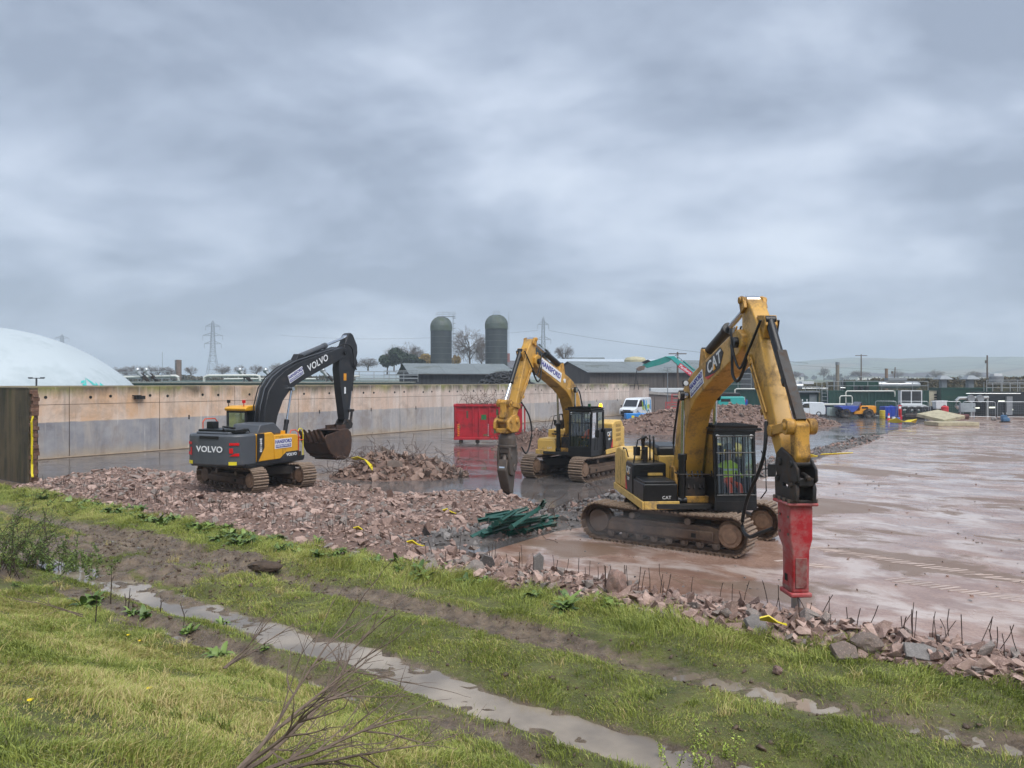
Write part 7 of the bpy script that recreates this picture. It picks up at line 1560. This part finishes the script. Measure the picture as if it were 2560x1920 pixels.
TREES = [tree_mesh(3, 3.9, 4.0, 2.0), tree_mesh(8, 4.6, 3.7, 1.6), tree_mesh(14, 3.2, 4.4, 1.5), tree_mesh(21, 4.2, 4.2, 2.2)]
def bare_tree(label, px, top, wpx, d, base, var, reddish=False, group='bare trees along the horizon'):
    mt, mw, hh, wr_ = TREES[var]; zt = P(px, top, d).z; zb = P(px, base, d).z; s = (zt-zb)/hh; sw = wpx/2/FPX*d/wr_
    r = thing('bare_tree', label, 'tree', (at0(px, d).x, d, zb), random.uniform(0, 6.28), group); a = obj('trunk', mt, r); a.scale = (sw, sw, s)
    if reddish: mw = mw.copy(); mw.materials.clear(); mw.materials.append(TWIGR)
    b = obj('crown', mw, r); b.scale = (sw, sw, s)
HOR = 'bare leafless tree in the far row behind the tank pipes'
for k, (px, top, w, d) in enumerate(((270, 918, 40, 330), (292, 916, 44, 330), (318, 913, 48, 320), (342, 910, 50, 315), (368, 910, 50, 318), (394, 912, 48, 322), (418, 914, 44, 330), (438, 920, 40, 340))): bare_tree(HOR, px, top, w, d, 948, k % 4)
for px, top, w, d, lab in ((478, 913, 40, 300, 'small bare tree between the brown flue and the tallest pylon'), (555, 908, 52, 300, 'bare spreading tree just right of the tallest pylon foot'), (600, 910, 44, 305, 'second bare tree right of the tallest pylon'), (640, 909, 44, 300, 'third bare tree right of the tallest pylon'), (692, 904, 54, 270, 'bare rounded tree behind the grey excavator boom foot'), (738, 889, 56, 260, 'taller bare tree showing above the grey excavator boom'), (235, 896, 40, 200, 'reddish bare tree top peeping over the gas dome'),
                           (1174, 812, 118, 235, 'tall bare tree standing between the two silos'), (1412, 856, 62, 190, 'round bare tree right of the pylon behind the crusher boom'), (920, 892, 76, 240, 'bare tree left of the dark evergreens'), (1204, 846, 60, 250, 'lower bare tree tucked beside the right silo'), (880, 902, 56, 250, 'low bare tree above the left end of the dark barn'), (1020, 852, 80, 275, 'tall pale bare tree rising over the round evergreen'), (1045, 866, 70, 265, 'pale bare tree behind the dark evergreens left of the silos'), (985, 858, 70, 270, 'tall bare tree rising behind the dark evergreen clump'), (1362, 866, 40, 240, 'small bare tree below the pylon behind the crusher boom'), (2060, 915, 40, 420, 'misty bare tree left of the tan stack below the hill'), (2340, 922, 50, 420, 'misty rounded bare tree left of the cowl vents'), (2430, 926, 60, 420, 'misty wide bare tree between cowl vents and tall pole'), (1990, 926, 36, 400, 'misty small bare tree beside the lone white house'), (2150, 924, 60, 430, 'misty bare tree behind the dark telegraph pole'), (2245, 924, 40, 430, 'misty bare tree behind the short leaning pole')):
    bare_tree(lab, px, top, w, d, 945 if px < 800 else 925 if px < 1500 else 950, random.randrange(4), 'reddish' in lab)
def leaf_cloud(n, ax, seed, size, lobes=9):
    rg = np.random.default_rng(seed); L_ = rg.normal(0, .42, (lobes, 3)); L_[:, 2] = np.abs(L_[:, 2])*.9; c = L_[rg.integers(0, lobes, n)]; v = rg.normal(0, 1, (n, 3)); v /= np.linalg.norm(v, axis=1)[:, None]
    p = (c+v*(.32*rg.random((n, 1))**.4))*np.array(ax); a = rg.normal(0, 1, (n, 3)); a /= np.linalg.norm(a, axis=1)[:, None]; b = np.cross(a, rg.normal(0, 1, (n, 3))); b /= np.linalg.norm(b, axis=1)[:, None]; s = size*(.6+.8*rg.random((n, 1)))
    co = np.concatenate([p-a*s, p+b*s*.5, p+a*s, p-b*s*.5], 1).reshape(-1, 3); return co, np.arange(4*n).reshape(-1, 4), rg.random(n).repeat(4)
def leaf_mat(name, c0, c1, rough=.7, tr=0.0):
    m = bpy.data.materials.new(name); m.use_nodes = True; t = NT(m.node_tree); b = t.n['Principled BSDF']; at_ = t.new('ShaderNodeAttribute', attribute_name='tint').outputs['Fac']
    t.l.new(t.mix(at_, lin(*c0), lin(*c1)), b.inputs['Base Color']); b.inputs['Roughness'].default_value = rough
    if tr: b.inputs['Transmission Weight'].default_value = 0; b.inputs['Subsurface Weight'].default_value = 0
    return m
EVG = leaf_mat('evergreen', (28, 44, 30), (62, 80, 50)); OCH = leaf_mat('ochre_leaf', (136, 112, 58), (176, 150, 80)); HED = leaf_mat('hedge_leaf', (64, 62, 42), (112, 100, 72))
def leafy(name, label, loc, ax, m, n, size, seed, lobes=9, cat='tree', group=None):
    r = thing(name, label, cat, loc, 0, group); co, q, t_ = leaf_cloud(n, ax, seed, size, lobes); co[:, 2] += ax[2]*.55
    me = np_mesh('crown', co, q, m, False, True); fattr(me, 'tint', t_); obj('crown', me, r); MB().tube([(0, 0, -1.5), (.1, 0, ax[2]*.5), (0, .1, ax[2]*1.0)], ax[0]*.08, 6, ax[0]*.02).build('trunk', BARK, r); return r
for px, top, w, d, m_, lab in ((1003, 870, 64, 215, EVG, 'dark round evergreen left of the left silo'), (968, 884, 40, 222, EVG, 'small dark evergreen at the left of the evergreen clump'), (1052, 884, 46, 220, EVG, 'dark evergreen tucked against the left silo'), (1070, 886, 34, 228, OCH, 'ochre leafed tree peeping out left of the left silo'), (1136, 890, 20, 226, OCH, 'ochre leafed tree peeping out right of the left silo'), (1340, 850, 44, 225, EVG, 'dark evergreen behind the elbow of the crusher excavator boom')):
    zb = P(px, 925, d).z; h = P(px, top, d).z-zb; leafy('evergreen_tree' if m_ is EVG else 'ochre_tree', lab, (at0(px, d).x, d, zb), (w/2/FPX*d*1.35, w/2/FPX*d*1.35, h*.68), m_, 2600, .42, px, 9, group='leafy trees by the silos')
# hedge behind the plant
r = thing('hedge', 'brown-green overgrown hedge bank behind the green plant containers', 'hedge', at0(2300, 132)); rg = np.random.default_rng(5); n = 26000; x = rg.uniform(-22, 34, n); top = 4.7+1.1*np.interp(x, [-22, -15, 2, 8, 34], [-1.2, -.6, .2, -.3, .9])+.5*(fbm(x*.4, x*0, 3, 7)-.5)*2; z = top*(rg.random(n)**.35); y = rg.normal(0, 1.0, n)
p = np.stack([x, y, z], 1); a = rg.normal(0, 1, (n, 3)); a /= np.linalg.norm(a, axis=1)[:, None]; b_ = np.cross(a, rg.normal(0, 1, (n, 3))); b_ /= np.linalg.norm(b_, axis=1)[:, None]; s = .28
me = np_mesh('foliage', np.concatenate([p-a*s, p+b_*s*.4, p+a*s, p-b_*s*.4], 1).reshape(-1, 3), np.arange(4*n).reshape(-1, 4), HED, False, True); fattr(me, 'tint', rg.random(n).repeat(4)); obj('foliage', me, r)
MB().prism([(-3, -.4), (3, -.4), (1.0, 4.0), (-1.0, 4.0)], -22, 34, 'x').build('bank', mat('hedge_bank', (74, 72, 48), .95, var=.3), r)
r = thing('hedge', 'low dark hedge line across the fields beyond the tank', 'hedge', at0(450, 260)); n = 9000; x = rg.uniform(-45, 60, n); p = np.stack([x, rg.normal(0, .8, n), 3.2+rg.random(n)*(2.2+1.5*fbm(x*.15, x*0, 3, 9))], 1); a = rg.normal(0, 1, (n, 3)); a /= np.linalg.norm(a, axis=1)[:, None]; b_ = np.cross(a, rg.normal(0, 1, (n, 3))); b_ /= np.linalg.norm(b_, axis=1)[:, None]; s = .5
me = np_mesh('foliage', np.concatenate([p-a*s, p+b_*s*.4, p+a*s, p-b_*s*.4], 1).reshape(-1, 3), np.arange(4*n).reshape(-1, 4), HED, False, True); fattr(me, 'tint', rg.random(n).repeat(4)); obj('foliage', me, r); MB().box(-45, 60, -.5, .5, -1, 3.6).build('bank', mat('hedge_bank', (74, 72, 48), .95), r)
# hazy woods on the hill foot
for k in range(26):
    px = random.uniform(1900, 2600); d = random.uniform(700, 1500); zg = 4+sst(np.float64(d), 1100, 2400)*60
    leafy('far_tree', 'misty far tree on the lower slope of the hill', (at0(px, d).x, d, float(zg)-2), (random.uniform(6, 14), 6, random.uniform(6, 9)), HED, 260, 1.6, k, 5, group='far trees on the slope')

# ---------------------------------------------------------------- damp air
hz = bpy.data.materials.new('haze_air'); hz.use_nodes = True; t = NT(hz.node_tree); t.n.clear(); o = t.new('ShaderNodeOutputMaterial')
pv = t.new('ShaderNodeVolumePrincipled', {'Color': (.78, .88, 1, 1), 'Density': .0006, 'Anisotropy': .1}); t.l.new(pv.outputs[0], o.inputs['Volume'])
hb = MB().box(-4200, 4200, -60, 4300, -5, 118).build('haze', hz, smooth=0); tag(hb, kind='stuff')

# fine spray hanging about the near crawler track
ms = bpy.data.materials.new('spray_air'); ms.use_nodes = True; t = NT(ms.node_tree); t.n.clear(); o = t.new('ShaderNodeOutputMaterial')
pv = t.new('ShaderNodeVolumePrincipled', {'Color': (.9, .93, .96, 1), 'Density': .16, 'Anisotropy': .1}); t.l.new(pv.outputs[0], o.inputs['Volume'])
sp_ = MB()
for (px, py, zc), (ra, rb, rc) in (((1560, 1362, .45), (1.0, .35, .38)), ((1640, 1375, .6), (.8, .32, .5)), ((1500, 1345, .35), (.7, .3, .28))):
    sp_.ball(G(px, py)+Vector((0, -.05, zc)), 1.0, 16, 10, (ra, rb, rc))
tag(sp_.build('spray_mist', ms, smooth=60), 'faint pale spray hanging in front of the near crawler track', 'mist', kind='stuff')
# ================================================================ grass and plants in the foreground
GRM = leaf_mat('grass_blades', (60, 76, 26), (148, 152, 74), .6); 
def grass(name, t0, t1, s0, s1, dens, hgt, wid, seed, keep, dry=.25):
    rg = np.random.default_rng(seed); n = int((t1-t0)*(s1-s0)*dens); t = rg.uniform(t0, t1, n); s = rg.uniform(s0, s1, n)
    k = rg.random(n) < keep(t, s); t, s = t[k], s[k]; n = len(t); x = t*TA.x+s*SA.x; y = t*TA.y+s*SA.y; z = zbank(t, s)
    clump = fbm(x*2.2, y*2.2, 3, 13); h = hgt*(.25+2.6*np.clip(clump-.12, 0, 1)**1.7)*rg.uniform(.6, 1.35, n); az = rg.uniform(0, 6.283, n); ln = rg.normal(.45, .35, n)+(1-clump)*.3; dirx = np.cos(az)*ln; diry = np.sin(az)*ln
    comb = fbm(x*.7, y*.7, 2, 29)*6.283*2; dirx += np.cos(comb)*.35; diry += np.sin(comb)*.35
    w = wid*rg.uniform(.6, 1.3, n); fa = rg.uniform(0, 6.283, n); wx, wy = np.cos(fa)*w/2, np.sin(fa)*w/2
    b = np.stack([x, y, z-.015], 1); m1 = b+np.stack([dirx*h*.3, diry*h*.3, h*.6], 1); tip = b+np.stack([dirx*h, diry*h, h*(1.0-.25*np.clip(ln, 0, 1.4))], 1); wv = np.stack([wx, wy, wx*0], 1)
    co = np.stack([b-wv, b+wv, m1+wv*.75, m1-wv*.75, tip], 1).reshape(-1, 3); i = np.arange(n)[:, None]*5; tri = np.concatenate([i+[[0, 1, 2]], i+[[0, 2, 3]], i+[[3, 2, 4]]], 1).reshape(-1, 3)
    patch = fbm(x*.55, y*.55, 3, 37); tint = np.clip(.36+.3*(patch-.42)*2.2+rg.normal(0, .16, n), 0, .78); tint = np.where(rg.random(n) < dry*np.clip((patch-.3)*3, 0, 1), rg.uniform(.85, 1, n), tint)
    me = np_mesh(name, co, tri, GRM); fattr(me, 'tint', tint.repeat(5)); return tag(obj(name, me), kind='stuff')
cr_ = GRM.node_tree; _t = NT(cr_)
_at = [n_ for n_ in cr_.nodes if n_.type == 'ATTRIBUTE'][0]; _r = _t.new('ShaderNodeValToRGB', {0: _at.outputs['Fac']}); _e = _r.color_ramp.elements
_e[0].position = 0; _e[0].color = lin(82, 98, 38); _e[1].position = .45; _e[1].color = lin(148, 158, 70)
for p_, c_ in ((.75, (170, 170, 94)), (.86, (176, 156, 98)), (1, (196, 182, 128))): q_ = _e.new(p_); q_.color = lin(*c_)
_t.l.new(_r.outputs[0], [n_ for n_ in cr_.nodes if n_.type == 'BSDF_PRINCIPLED'][0].inputs['Base Color'])
def vis(t, s, m=.36):
    y = t*TA.y+s*SA.y; x = t*TA.x+s*SA.x; return (y > 2.2) & (np.abs(x) < y*.78+1.2)
g1 = grass('bank_grass', -17, 6, .8, 6.9, 3600, .09, .008, 1, lambda t, s: vis(t, s)*1.0, .4); g1['label'] = 'short green and straw-coloured grass covering the sloping bank'; g1['category'] = 'grass'
g2 = grass('verge_grass', -36, 6, 6.7, 13.1, 2600, .075, .009, 2, lambda t, s: vis(t, s)*np.clip(1.1-mudmask(t, s)*2.0, .03, 1)*np.where(zbank(t, s) > -.085, 1.0, .1)*(.4+.6*sst(fbm(t*1.3, s*1.3, 3, 51), .25, .55)), .2); g2['label'] = 'green grass strips on the flat verge between ruts and rubble'; g2['category'] = 'grass'
g3 = grass('edge_grass', -36, 6, 11.3, 13.0, 1300, .16, .011, 3, lambda t, s: vis(t, s)*sst(s, 11.2, 11.9)*(1-sst(s, 12.5, 13.0)), .04); g3['label'] = 'longer bright green grass along the edge of the rubble'; g3['category'] = 'grass'
def tufts():
    # scattered clumps of longer, partly dead grass that break the sward
    rg = np.random.default_rng(8); co, tri, tn, nv = [], [], [], 0
    for k in range(420):
        t_ = rg.uniform(-16, 5) if k < 260 else rg.uniform(-34, 4); s_ = rg.uniform(1.5, 6.8) if k < 260 else rg.choice([rg.uniform(8.8, 9.8), rg.uniform(11, 12.6), rg.uniform(6.6, 7.2)])
        z = float(zbank(np.array([t_]), np.array([s_]))[0]); p = np.array(ts(t_, s_, z)); n = int(rg.integers(14, 46)); base = p+np.concatenate([rg.normal(0, .045, (n, 2)), np.full((n, 1), -.02)], 1)
        az = rg.uniform(0, 6.283, n); h = rg.uniform(.09, .24, n)*rg.uniform(.6, 1.1); ln = rg.uniform(.15, 1.1, n); d = np.stack([np.cos(az)*ln, np.sin(az)*ln, np.ones(n)], 1); w = .005; fa = rg.uniform(0, 6.283, n); wv = np.stack([np.cos(fa)*w, np.sin(fa)*w, fa*0], 1)
        m1 = base+d*h[:, None]*np.array([.4, .4, .6]); tip = base+d*h[:, None]*np.array([1.1, 1.1, .85]); co.append(np.stack([base-wv, base+wv, m1+wv*.7, m1-wv*.7, tip], 1).reshape(-1, 3)); i = np.arange(n)[:, None]*5+nv; tri.append(np.concatenate([i+[[0, 1, 2]], i+[[0, 2, 3]], i+[[3, 2, 4]]], 1).reshape(-1, 3)); nv += 5*n
        tn.append(np.clip(rg.normal(.9 if rg.random() < .3 else .2, .1, n), 0, 1).repeat(5))
    me = np_mesh('grass_tufts', np.concatenate(co), np.concatenate(tri), GRM); fattr(me, 'tint', np.concatenate(tn)); tag(obj('grass_tufts', me), 'scattered longer grass tufts, some dead and straw-coloured', 'grass', kind='stuff')
tufts()
# broad-leaved docks and nettles
LEAF = leaf_mat('dock_leaf', (62, 88, 34), (122, 144, 68), .45)
def leaf_geo(rg, base, az, L, w, el, curl=.9):
    """one broad leaf as a strip of quads bending over"""
    pts = []; d = Vector((math.cos(az), math.sin(az), 0)); sd = Vector((-d.y, d.x, 0)); p = Vector(base); e = el
    for k in range(5):
        f = k/4; ww = w*(.15+.85*math.sin(PI*min(1, f*.9+.08)))/2*(1-.0*f); fold = Vector((0, 0, -.25*ww)); pts.append((p+sd*ww+fold*-1, p-sd*ww+fold*-1, p.copy())); p = p+(d*math.cos(e)+Vector((0, 0, math.sin(e))))*L/4; e -= curl/4*rg.uniform(.6, 1.5)
    return pts
def dock(label, pos, n, L, seed, group):
    rg = random.Random(seed); vs, fs, tn = [], [], []
    for i in range(n):
        az = rg.uniform(0, 6.28); pts = leaf_geo(rg, (rg.gauss(0, .05), rg.gauss(0, .05), 0), az, L*rg.uniform(.5, 1.15), L*rg.uniform(.28, .42), rg.uniform(.4, 1.35), rg.uniform(.8, 1.9)); k = len(vs); tt_ = rg.random()
        for a, b, c in pts: vs += [a, c, b]; tn += [tt_]*3
        for j in range(4): fs += [(k+3*j, k+3*j+1, k+3*j+4, k+3*j+3), (k+3*j+1, k+3*j+2, k+3*j+5, k+3*j+4)]
    me = bpy.data.meshes.new('leaves'); me.from_pydata([tuple(v) for v in vs], [], fs); me.materials.append(LEAF); fattr(me, 'tint', tn); me.polygons.foreach_set('use_smooth', [True]*len(me.polygons))
    r = thing('dock_plant', label, 'plant', pos, 0, group); obj('leaves', me, r); MB().tube([(0, 0, -.05), (.01, 0, .1)], .012, 5).build('stem', LEAF, r); return r
def gpos(px, py):
    """the point of the bank or verge seen at a pixel of the photograph"""
    d = 3.0; prev = 1
    while d < 40:
        q = P(px, py, d); t_, s_ = q.dot(TA), q.dot(SA)
        if q.z <= float(zbank(np.array([t_]), np.array([s_]))[0]): return q
        d += .04
    return q
for k in range(110):
    t_ = random.uniform(-31, -10.5) if k < 100 else random.uniform(-10, -6); s_ = 12.3+random.gauss(0, .3)-.25*(k % 3 == 0); z = float(zbank(np.array([t_]), np.array([s_]))[0]); dock('broad-leaved green weed in the row along the rubble edge', ts(t_, s_, z), random.randrange(12, 30), random.uniform(.14, .32), k, 'weeds along the rubble edge')
for k, (px, py, L, lab) in enumerate(((205, 1520, .34, 'large dark green dock plant at the foot of the bank on the left'), (230, 1512, .3, 'dock plant beside the largest dock on the left'), (545, 1648, .27, 'dock plant on the bank edge beside the small bare twig'), (330, 1535, .2, 'small weed beside the ditch puddle'), (365, 1542, .22, 'leafy weed right of the ditch puddle'), (470, 1585, .22, 'weed clump before the small round puddle'), (555, 1560, .16, 'small weed between the ditch and the long puddle'), (120, 1330+100, .25, 'weed under the left bush'), (660, 1625, .14, 'tiny weed below the long puddle'))):
    dock(lab, gpos(px, py), 15, L, 300+k, 'docks at the foot of the bank')
# dead upright stalks
for k, (px, py, h) in enumerate(((276, 1510, .75), (238, 1560, .5), (320, 1528, .42), (312, 1525, .3), (400, 1530, .3), (458, 1570, .42))):
    p = gpos(px, py); o = thing('dead_stalk', ['tallest dark dead stalk beside the large dock', 'dead stalk in front of the large dock', 'paired dead stalk, right one, by the ditch', 'paired dead stalk, left one, by the ditch', 'short dead stalk near the long puddle', 'dead stalk rising from the weed clump'][k], 'stalk', p, 0, 'dead stalks'); m = MB(); m.tube([(0, 0, -.05), (.02, 0, h*.5), (random.uniform(-.06, .06), 0, h)], .012, 5, .005); m.tube([(.02, 0, h*.55), (.06, .02, h*.7)], .005, 4); m.build('stem', mat('stalk_brown', (58, 46, 40), .9), o)
# bush at the left edge and leafy saplings
def shrub(name, label, pos, H, n, spread, lm, leaf, seed, per=26, thick=.012, bark=None):
    rg = random.Random(seed); r = thing(name, label, 'shrub', pos); m = MB(); pts = []
    for i in range(n):
        p = Vector((rg.gauss(0, spread*.25), rg.gauss(0, spread*.25), -.05)); d = Vector((rg.gauss(0, .28*spread), rg.gauss(0, .28*spread), 1)).normalized(); l = H*rg.uniform(.5, 1)/6; path = [p.copy()]
        for k in range(6):
            d = (d+Vector((rg.gauss(0, .12), rg.gauss(0, .12), .02))).normalized(); p = p+d*l; path.append(p.copy())
            if k > 0:
                for q_ in range(3):
                    e = (d+Vector((rg.gauss(0, .7), rg.gauss(0, .7), rg.gauss(0, .3)))).normalized(); tip = p+e*l*rg.uniform(.6, 1.6); m.tube([p, tip], thick*.28, 3); pts += [p.lerp(tip, rg.random()) for _ in range(per)]
        m.tube(path, thick*rg.uniform(.6, 1), 5, thick*.2)
    m.build('stems', bark or mat('shrub_bark', (74, 62, 54), .9), r, smooth=0)
    if leaf:
        g_ = np.random.default_rng(seed); p = np.array([q_[:] for q_ in pts])+g_.normal(0, leaf*.9, (len(pts), 3)); N = len(p); a = g_.normal(0, 1, (N, 3)); a /= np.linalg.norm(a, axis=1)[:, None]; b = np.cross(a, g_.normal(0, 1, (N, 3))); b /= np.linalg.norm(b, axis=1)[:, None]; s = leaf*(.5+g_.random((N, 1)))
        me = np_mesh('foliage', np.concatenate([p-a*s, p+b*s*.5, p+a*s, p-b*s*.5], 1).reshape(-1, 3), np.arange(4*N).reshape(-1, 4), lm, False, True); fattr(me, 'tint', g_.random(N).repeat(4)); obj('foliage', me, r)
    return r
BUSH = leaf_mat('bush_leaf', (62, 86, 34), (128, 148, 70), .55)
shrub('bush', 'loose leafy bush with bare upright stems at the left edge', gpos(30, 1425), 1.75, 24, 1.4, BUSH, .021, 5, 9, .014)
shrub('bush', 'low leafy undergrowth spreading right of the left edge bush', gpos(105, 1420), 1.0, 28, 2.0, BUSH, .021, 6, 10, .01)
shrub('bush', 'small leafy undergrowth at the bank foot before the puddle end', gpos(190, 1440), .6, 18, 1.8, BUSH, .02, 16, 12, .008)
SAP = leaf_mat('sapling_leaf', (120, 144, 50), (182, 196, 92), .5)
shrub('sapling', 'young sapling with small yellow-green leaves at the bottom edge', gpos(1790, 1925)+Vector((0, 0, -.1)), .62, 7, .9, SAP, .016, 9, 7, .008)
shrub('sapling', 'thin sapling beside the yellow-green one at the bottom edge', gpos(1730, 1925)+Vector((0, 0, -.1)), .42, 4, .8, SAP, .014, 10, 5, .006)
# the bare cut branch lying across the bank
def branch(label, rootpx, ctrl, D0, r0, seed, sub=1.0):
    rg = random.Random(seed); base = P(*rootpx, D0); r = thing('bare_branch', label, 'branch', base); BR = mat('branch_bark', (112, 96, 84), .8, var=.3, scale=14); main = MB(); tw = MB()
    def grow(p, d, L, rad, lev):
        path = [p.copy()]; n = 6; kinks = []
        for k in range(n):
            d = (d+Vector((rg.gauss(0, .09), rg.gauss(0, .12), rg.gauss(0, .07)))).normalized(); p = p+d*L/n; path.append(p.copy()); kinks.append((p.copy(), d.copy()))
        (main if lev == 0 else tw).tube(path, rad, 6 if lev == 0 else 4, rad*.35)
        if lev < 2:
            for q_, dd in kinks[0 if lev else 1:]:
                for _ in range(2 if lev == 0 else 1):
                    if rg.random() < .85*sub: e = (dd+Vector((rg.gauss(0, .42), rg.gauss(0, .45), rg.gauss(0, .42)))).normalized(); grow(q_, e, L*rg.uniform(.28, .55), rad*.45, lev+1)
    for (px, py), dd in ctrl:
        tip = P(px, py, dd)-base; grow(Vector((rg.gauss(0, .02), rg.gauss(0, .02), 0)), tip.normalized(), tip.length, r0*rg.uniform(.7, 1.1), 0)
    main.build('main_stems', BR, r); tw.build('twigs', BR, r, smooth=0)
branch('large bare branch sprawling up from the bottom edge of the picture', (575, 1945), (((905, 1640), 5.2), ((1000, 1640), 5.0), ((1010, 1720), 5.3), ((940, 1800), 4.9), ((850, 1690), 4.6), ((980, 1850), 4.9)), 4.35, .016, 3)
branch('small bare twig leaning by the dock on the bank edge', (568, 1668), (((690, 1545), 7.6), ((720, 1590), 7.6), ((640, 1610), 7.2)), 7.1, .010, 5, .5)
branch('thin grey twig lying on the grass left of the large dock', (210, 1540), (((50, 1470), 8.4), ((110, 1490), 8.2)), 8.6, .007, 6, .4)
# dandelions
for k, (px, py) in enumerate(((320, 1592), (349, 1607), (75, 1770), (372, 1735))):
    p = gpos(px, py+12); o = thing('dandelion', ['left yellow dandelion of the pair by the ditch', 'right yellow dandelion of the pair by the ditch', 'yellow dandelion low on the left of the bank', 'lone dandelion in the middle of the bank grass'][k], 'flower', p, 0, 'dandelions'); MB().tube([(0, 0, 0), (.01, 0, .1)], .004, 4).build('stem', LEAF, o); m = MB()
    for a in range(14): an = 2*PI*a/14; m.add([(.01, 0, .1), (.01+.032*math.cos(an), .032*math.sin(an), .115), (.01+.03*math.cos(an+.35), .03*math.sin(an+.35), .108)], [(0, 1, 2)])
    m.build('flower_head', mat('dandelion', (240, 206, 20), .6), o)
# clods of turned soil
boulder(655, 1432, .45, 'dark clod of turned-up soil in the middle of the verge', 'brown', 'soil_clod', (1.6, 1, .55))['category'] = 'soil clod'
bpy.data.objects['soil_clod'].data.materials[0] = mat('wet_soil', (72, 58, 46), .8, var=.4, scale=9, bump=.6, bscale=20)

# lumps of churned mud in the ruts
def clods():
    rg = random.Random(77); cs, fs, n = [], [], 0
    for i in range(2600):
        if i < 1500: t_, s_ = rg.uniform(-24, -11), rg.gauss(9.8, 1.1)
        elif i < 2100: t_, s_ = rg.uniform(-24, 5), 10.4+rg.choice((-1, 1))*abs(rg.gauss(.42, .12))
        else: t_, s_ = rg.uniform(-20, 5), 8.0+rg.choice((-1, 1))*abs(rg.gauss(.75, .12))
        sz = min(.16, rg.lognormvariate(math.log(.045), .5)); k = rg.randrange(10); v, f = ROCKV[k]; z = float(zbank(np.array([t_]), np.array([s_]))[0]); rot = np.array(Matrix.Rotation(rg.uniform(0, 6), 3, 'Z') @ Matrix.Rotation(rg.uniform(0, 6), 3, 'X'))
        cs.append(v*sz @ rot.T+np.array(ts(t_, s_, z+sz*.1))); fs.append(f+n); n += len(v)
    o = obj('mud_lumps', np_mesh('mud_lumps', np.concatenate(cs), np.concatenate(fs), mat('wet_mud_lump', (88, 72, 58), .6, var=.35, scale=9, bump=.4, bscale=40), True)); tag(o, 'small lumps of churned brown mud along the wheel ruts', 'mud', kind='stuff')
clods()
# lettering becomes plain mesh
_dg = bpy.context.evaluated_depsgraph_get()
for o in TEXTS:
    me = bpy.data.meshes.new_from_object(o.evaluated_get(_dg)); n_ = bpy.data.objects.new('lettering', me); COL.objects.link(n_); n_.parent = o.parent; n_.matrix_local = o.matrix_local.copy(); bpy.data.objects.remove(o)
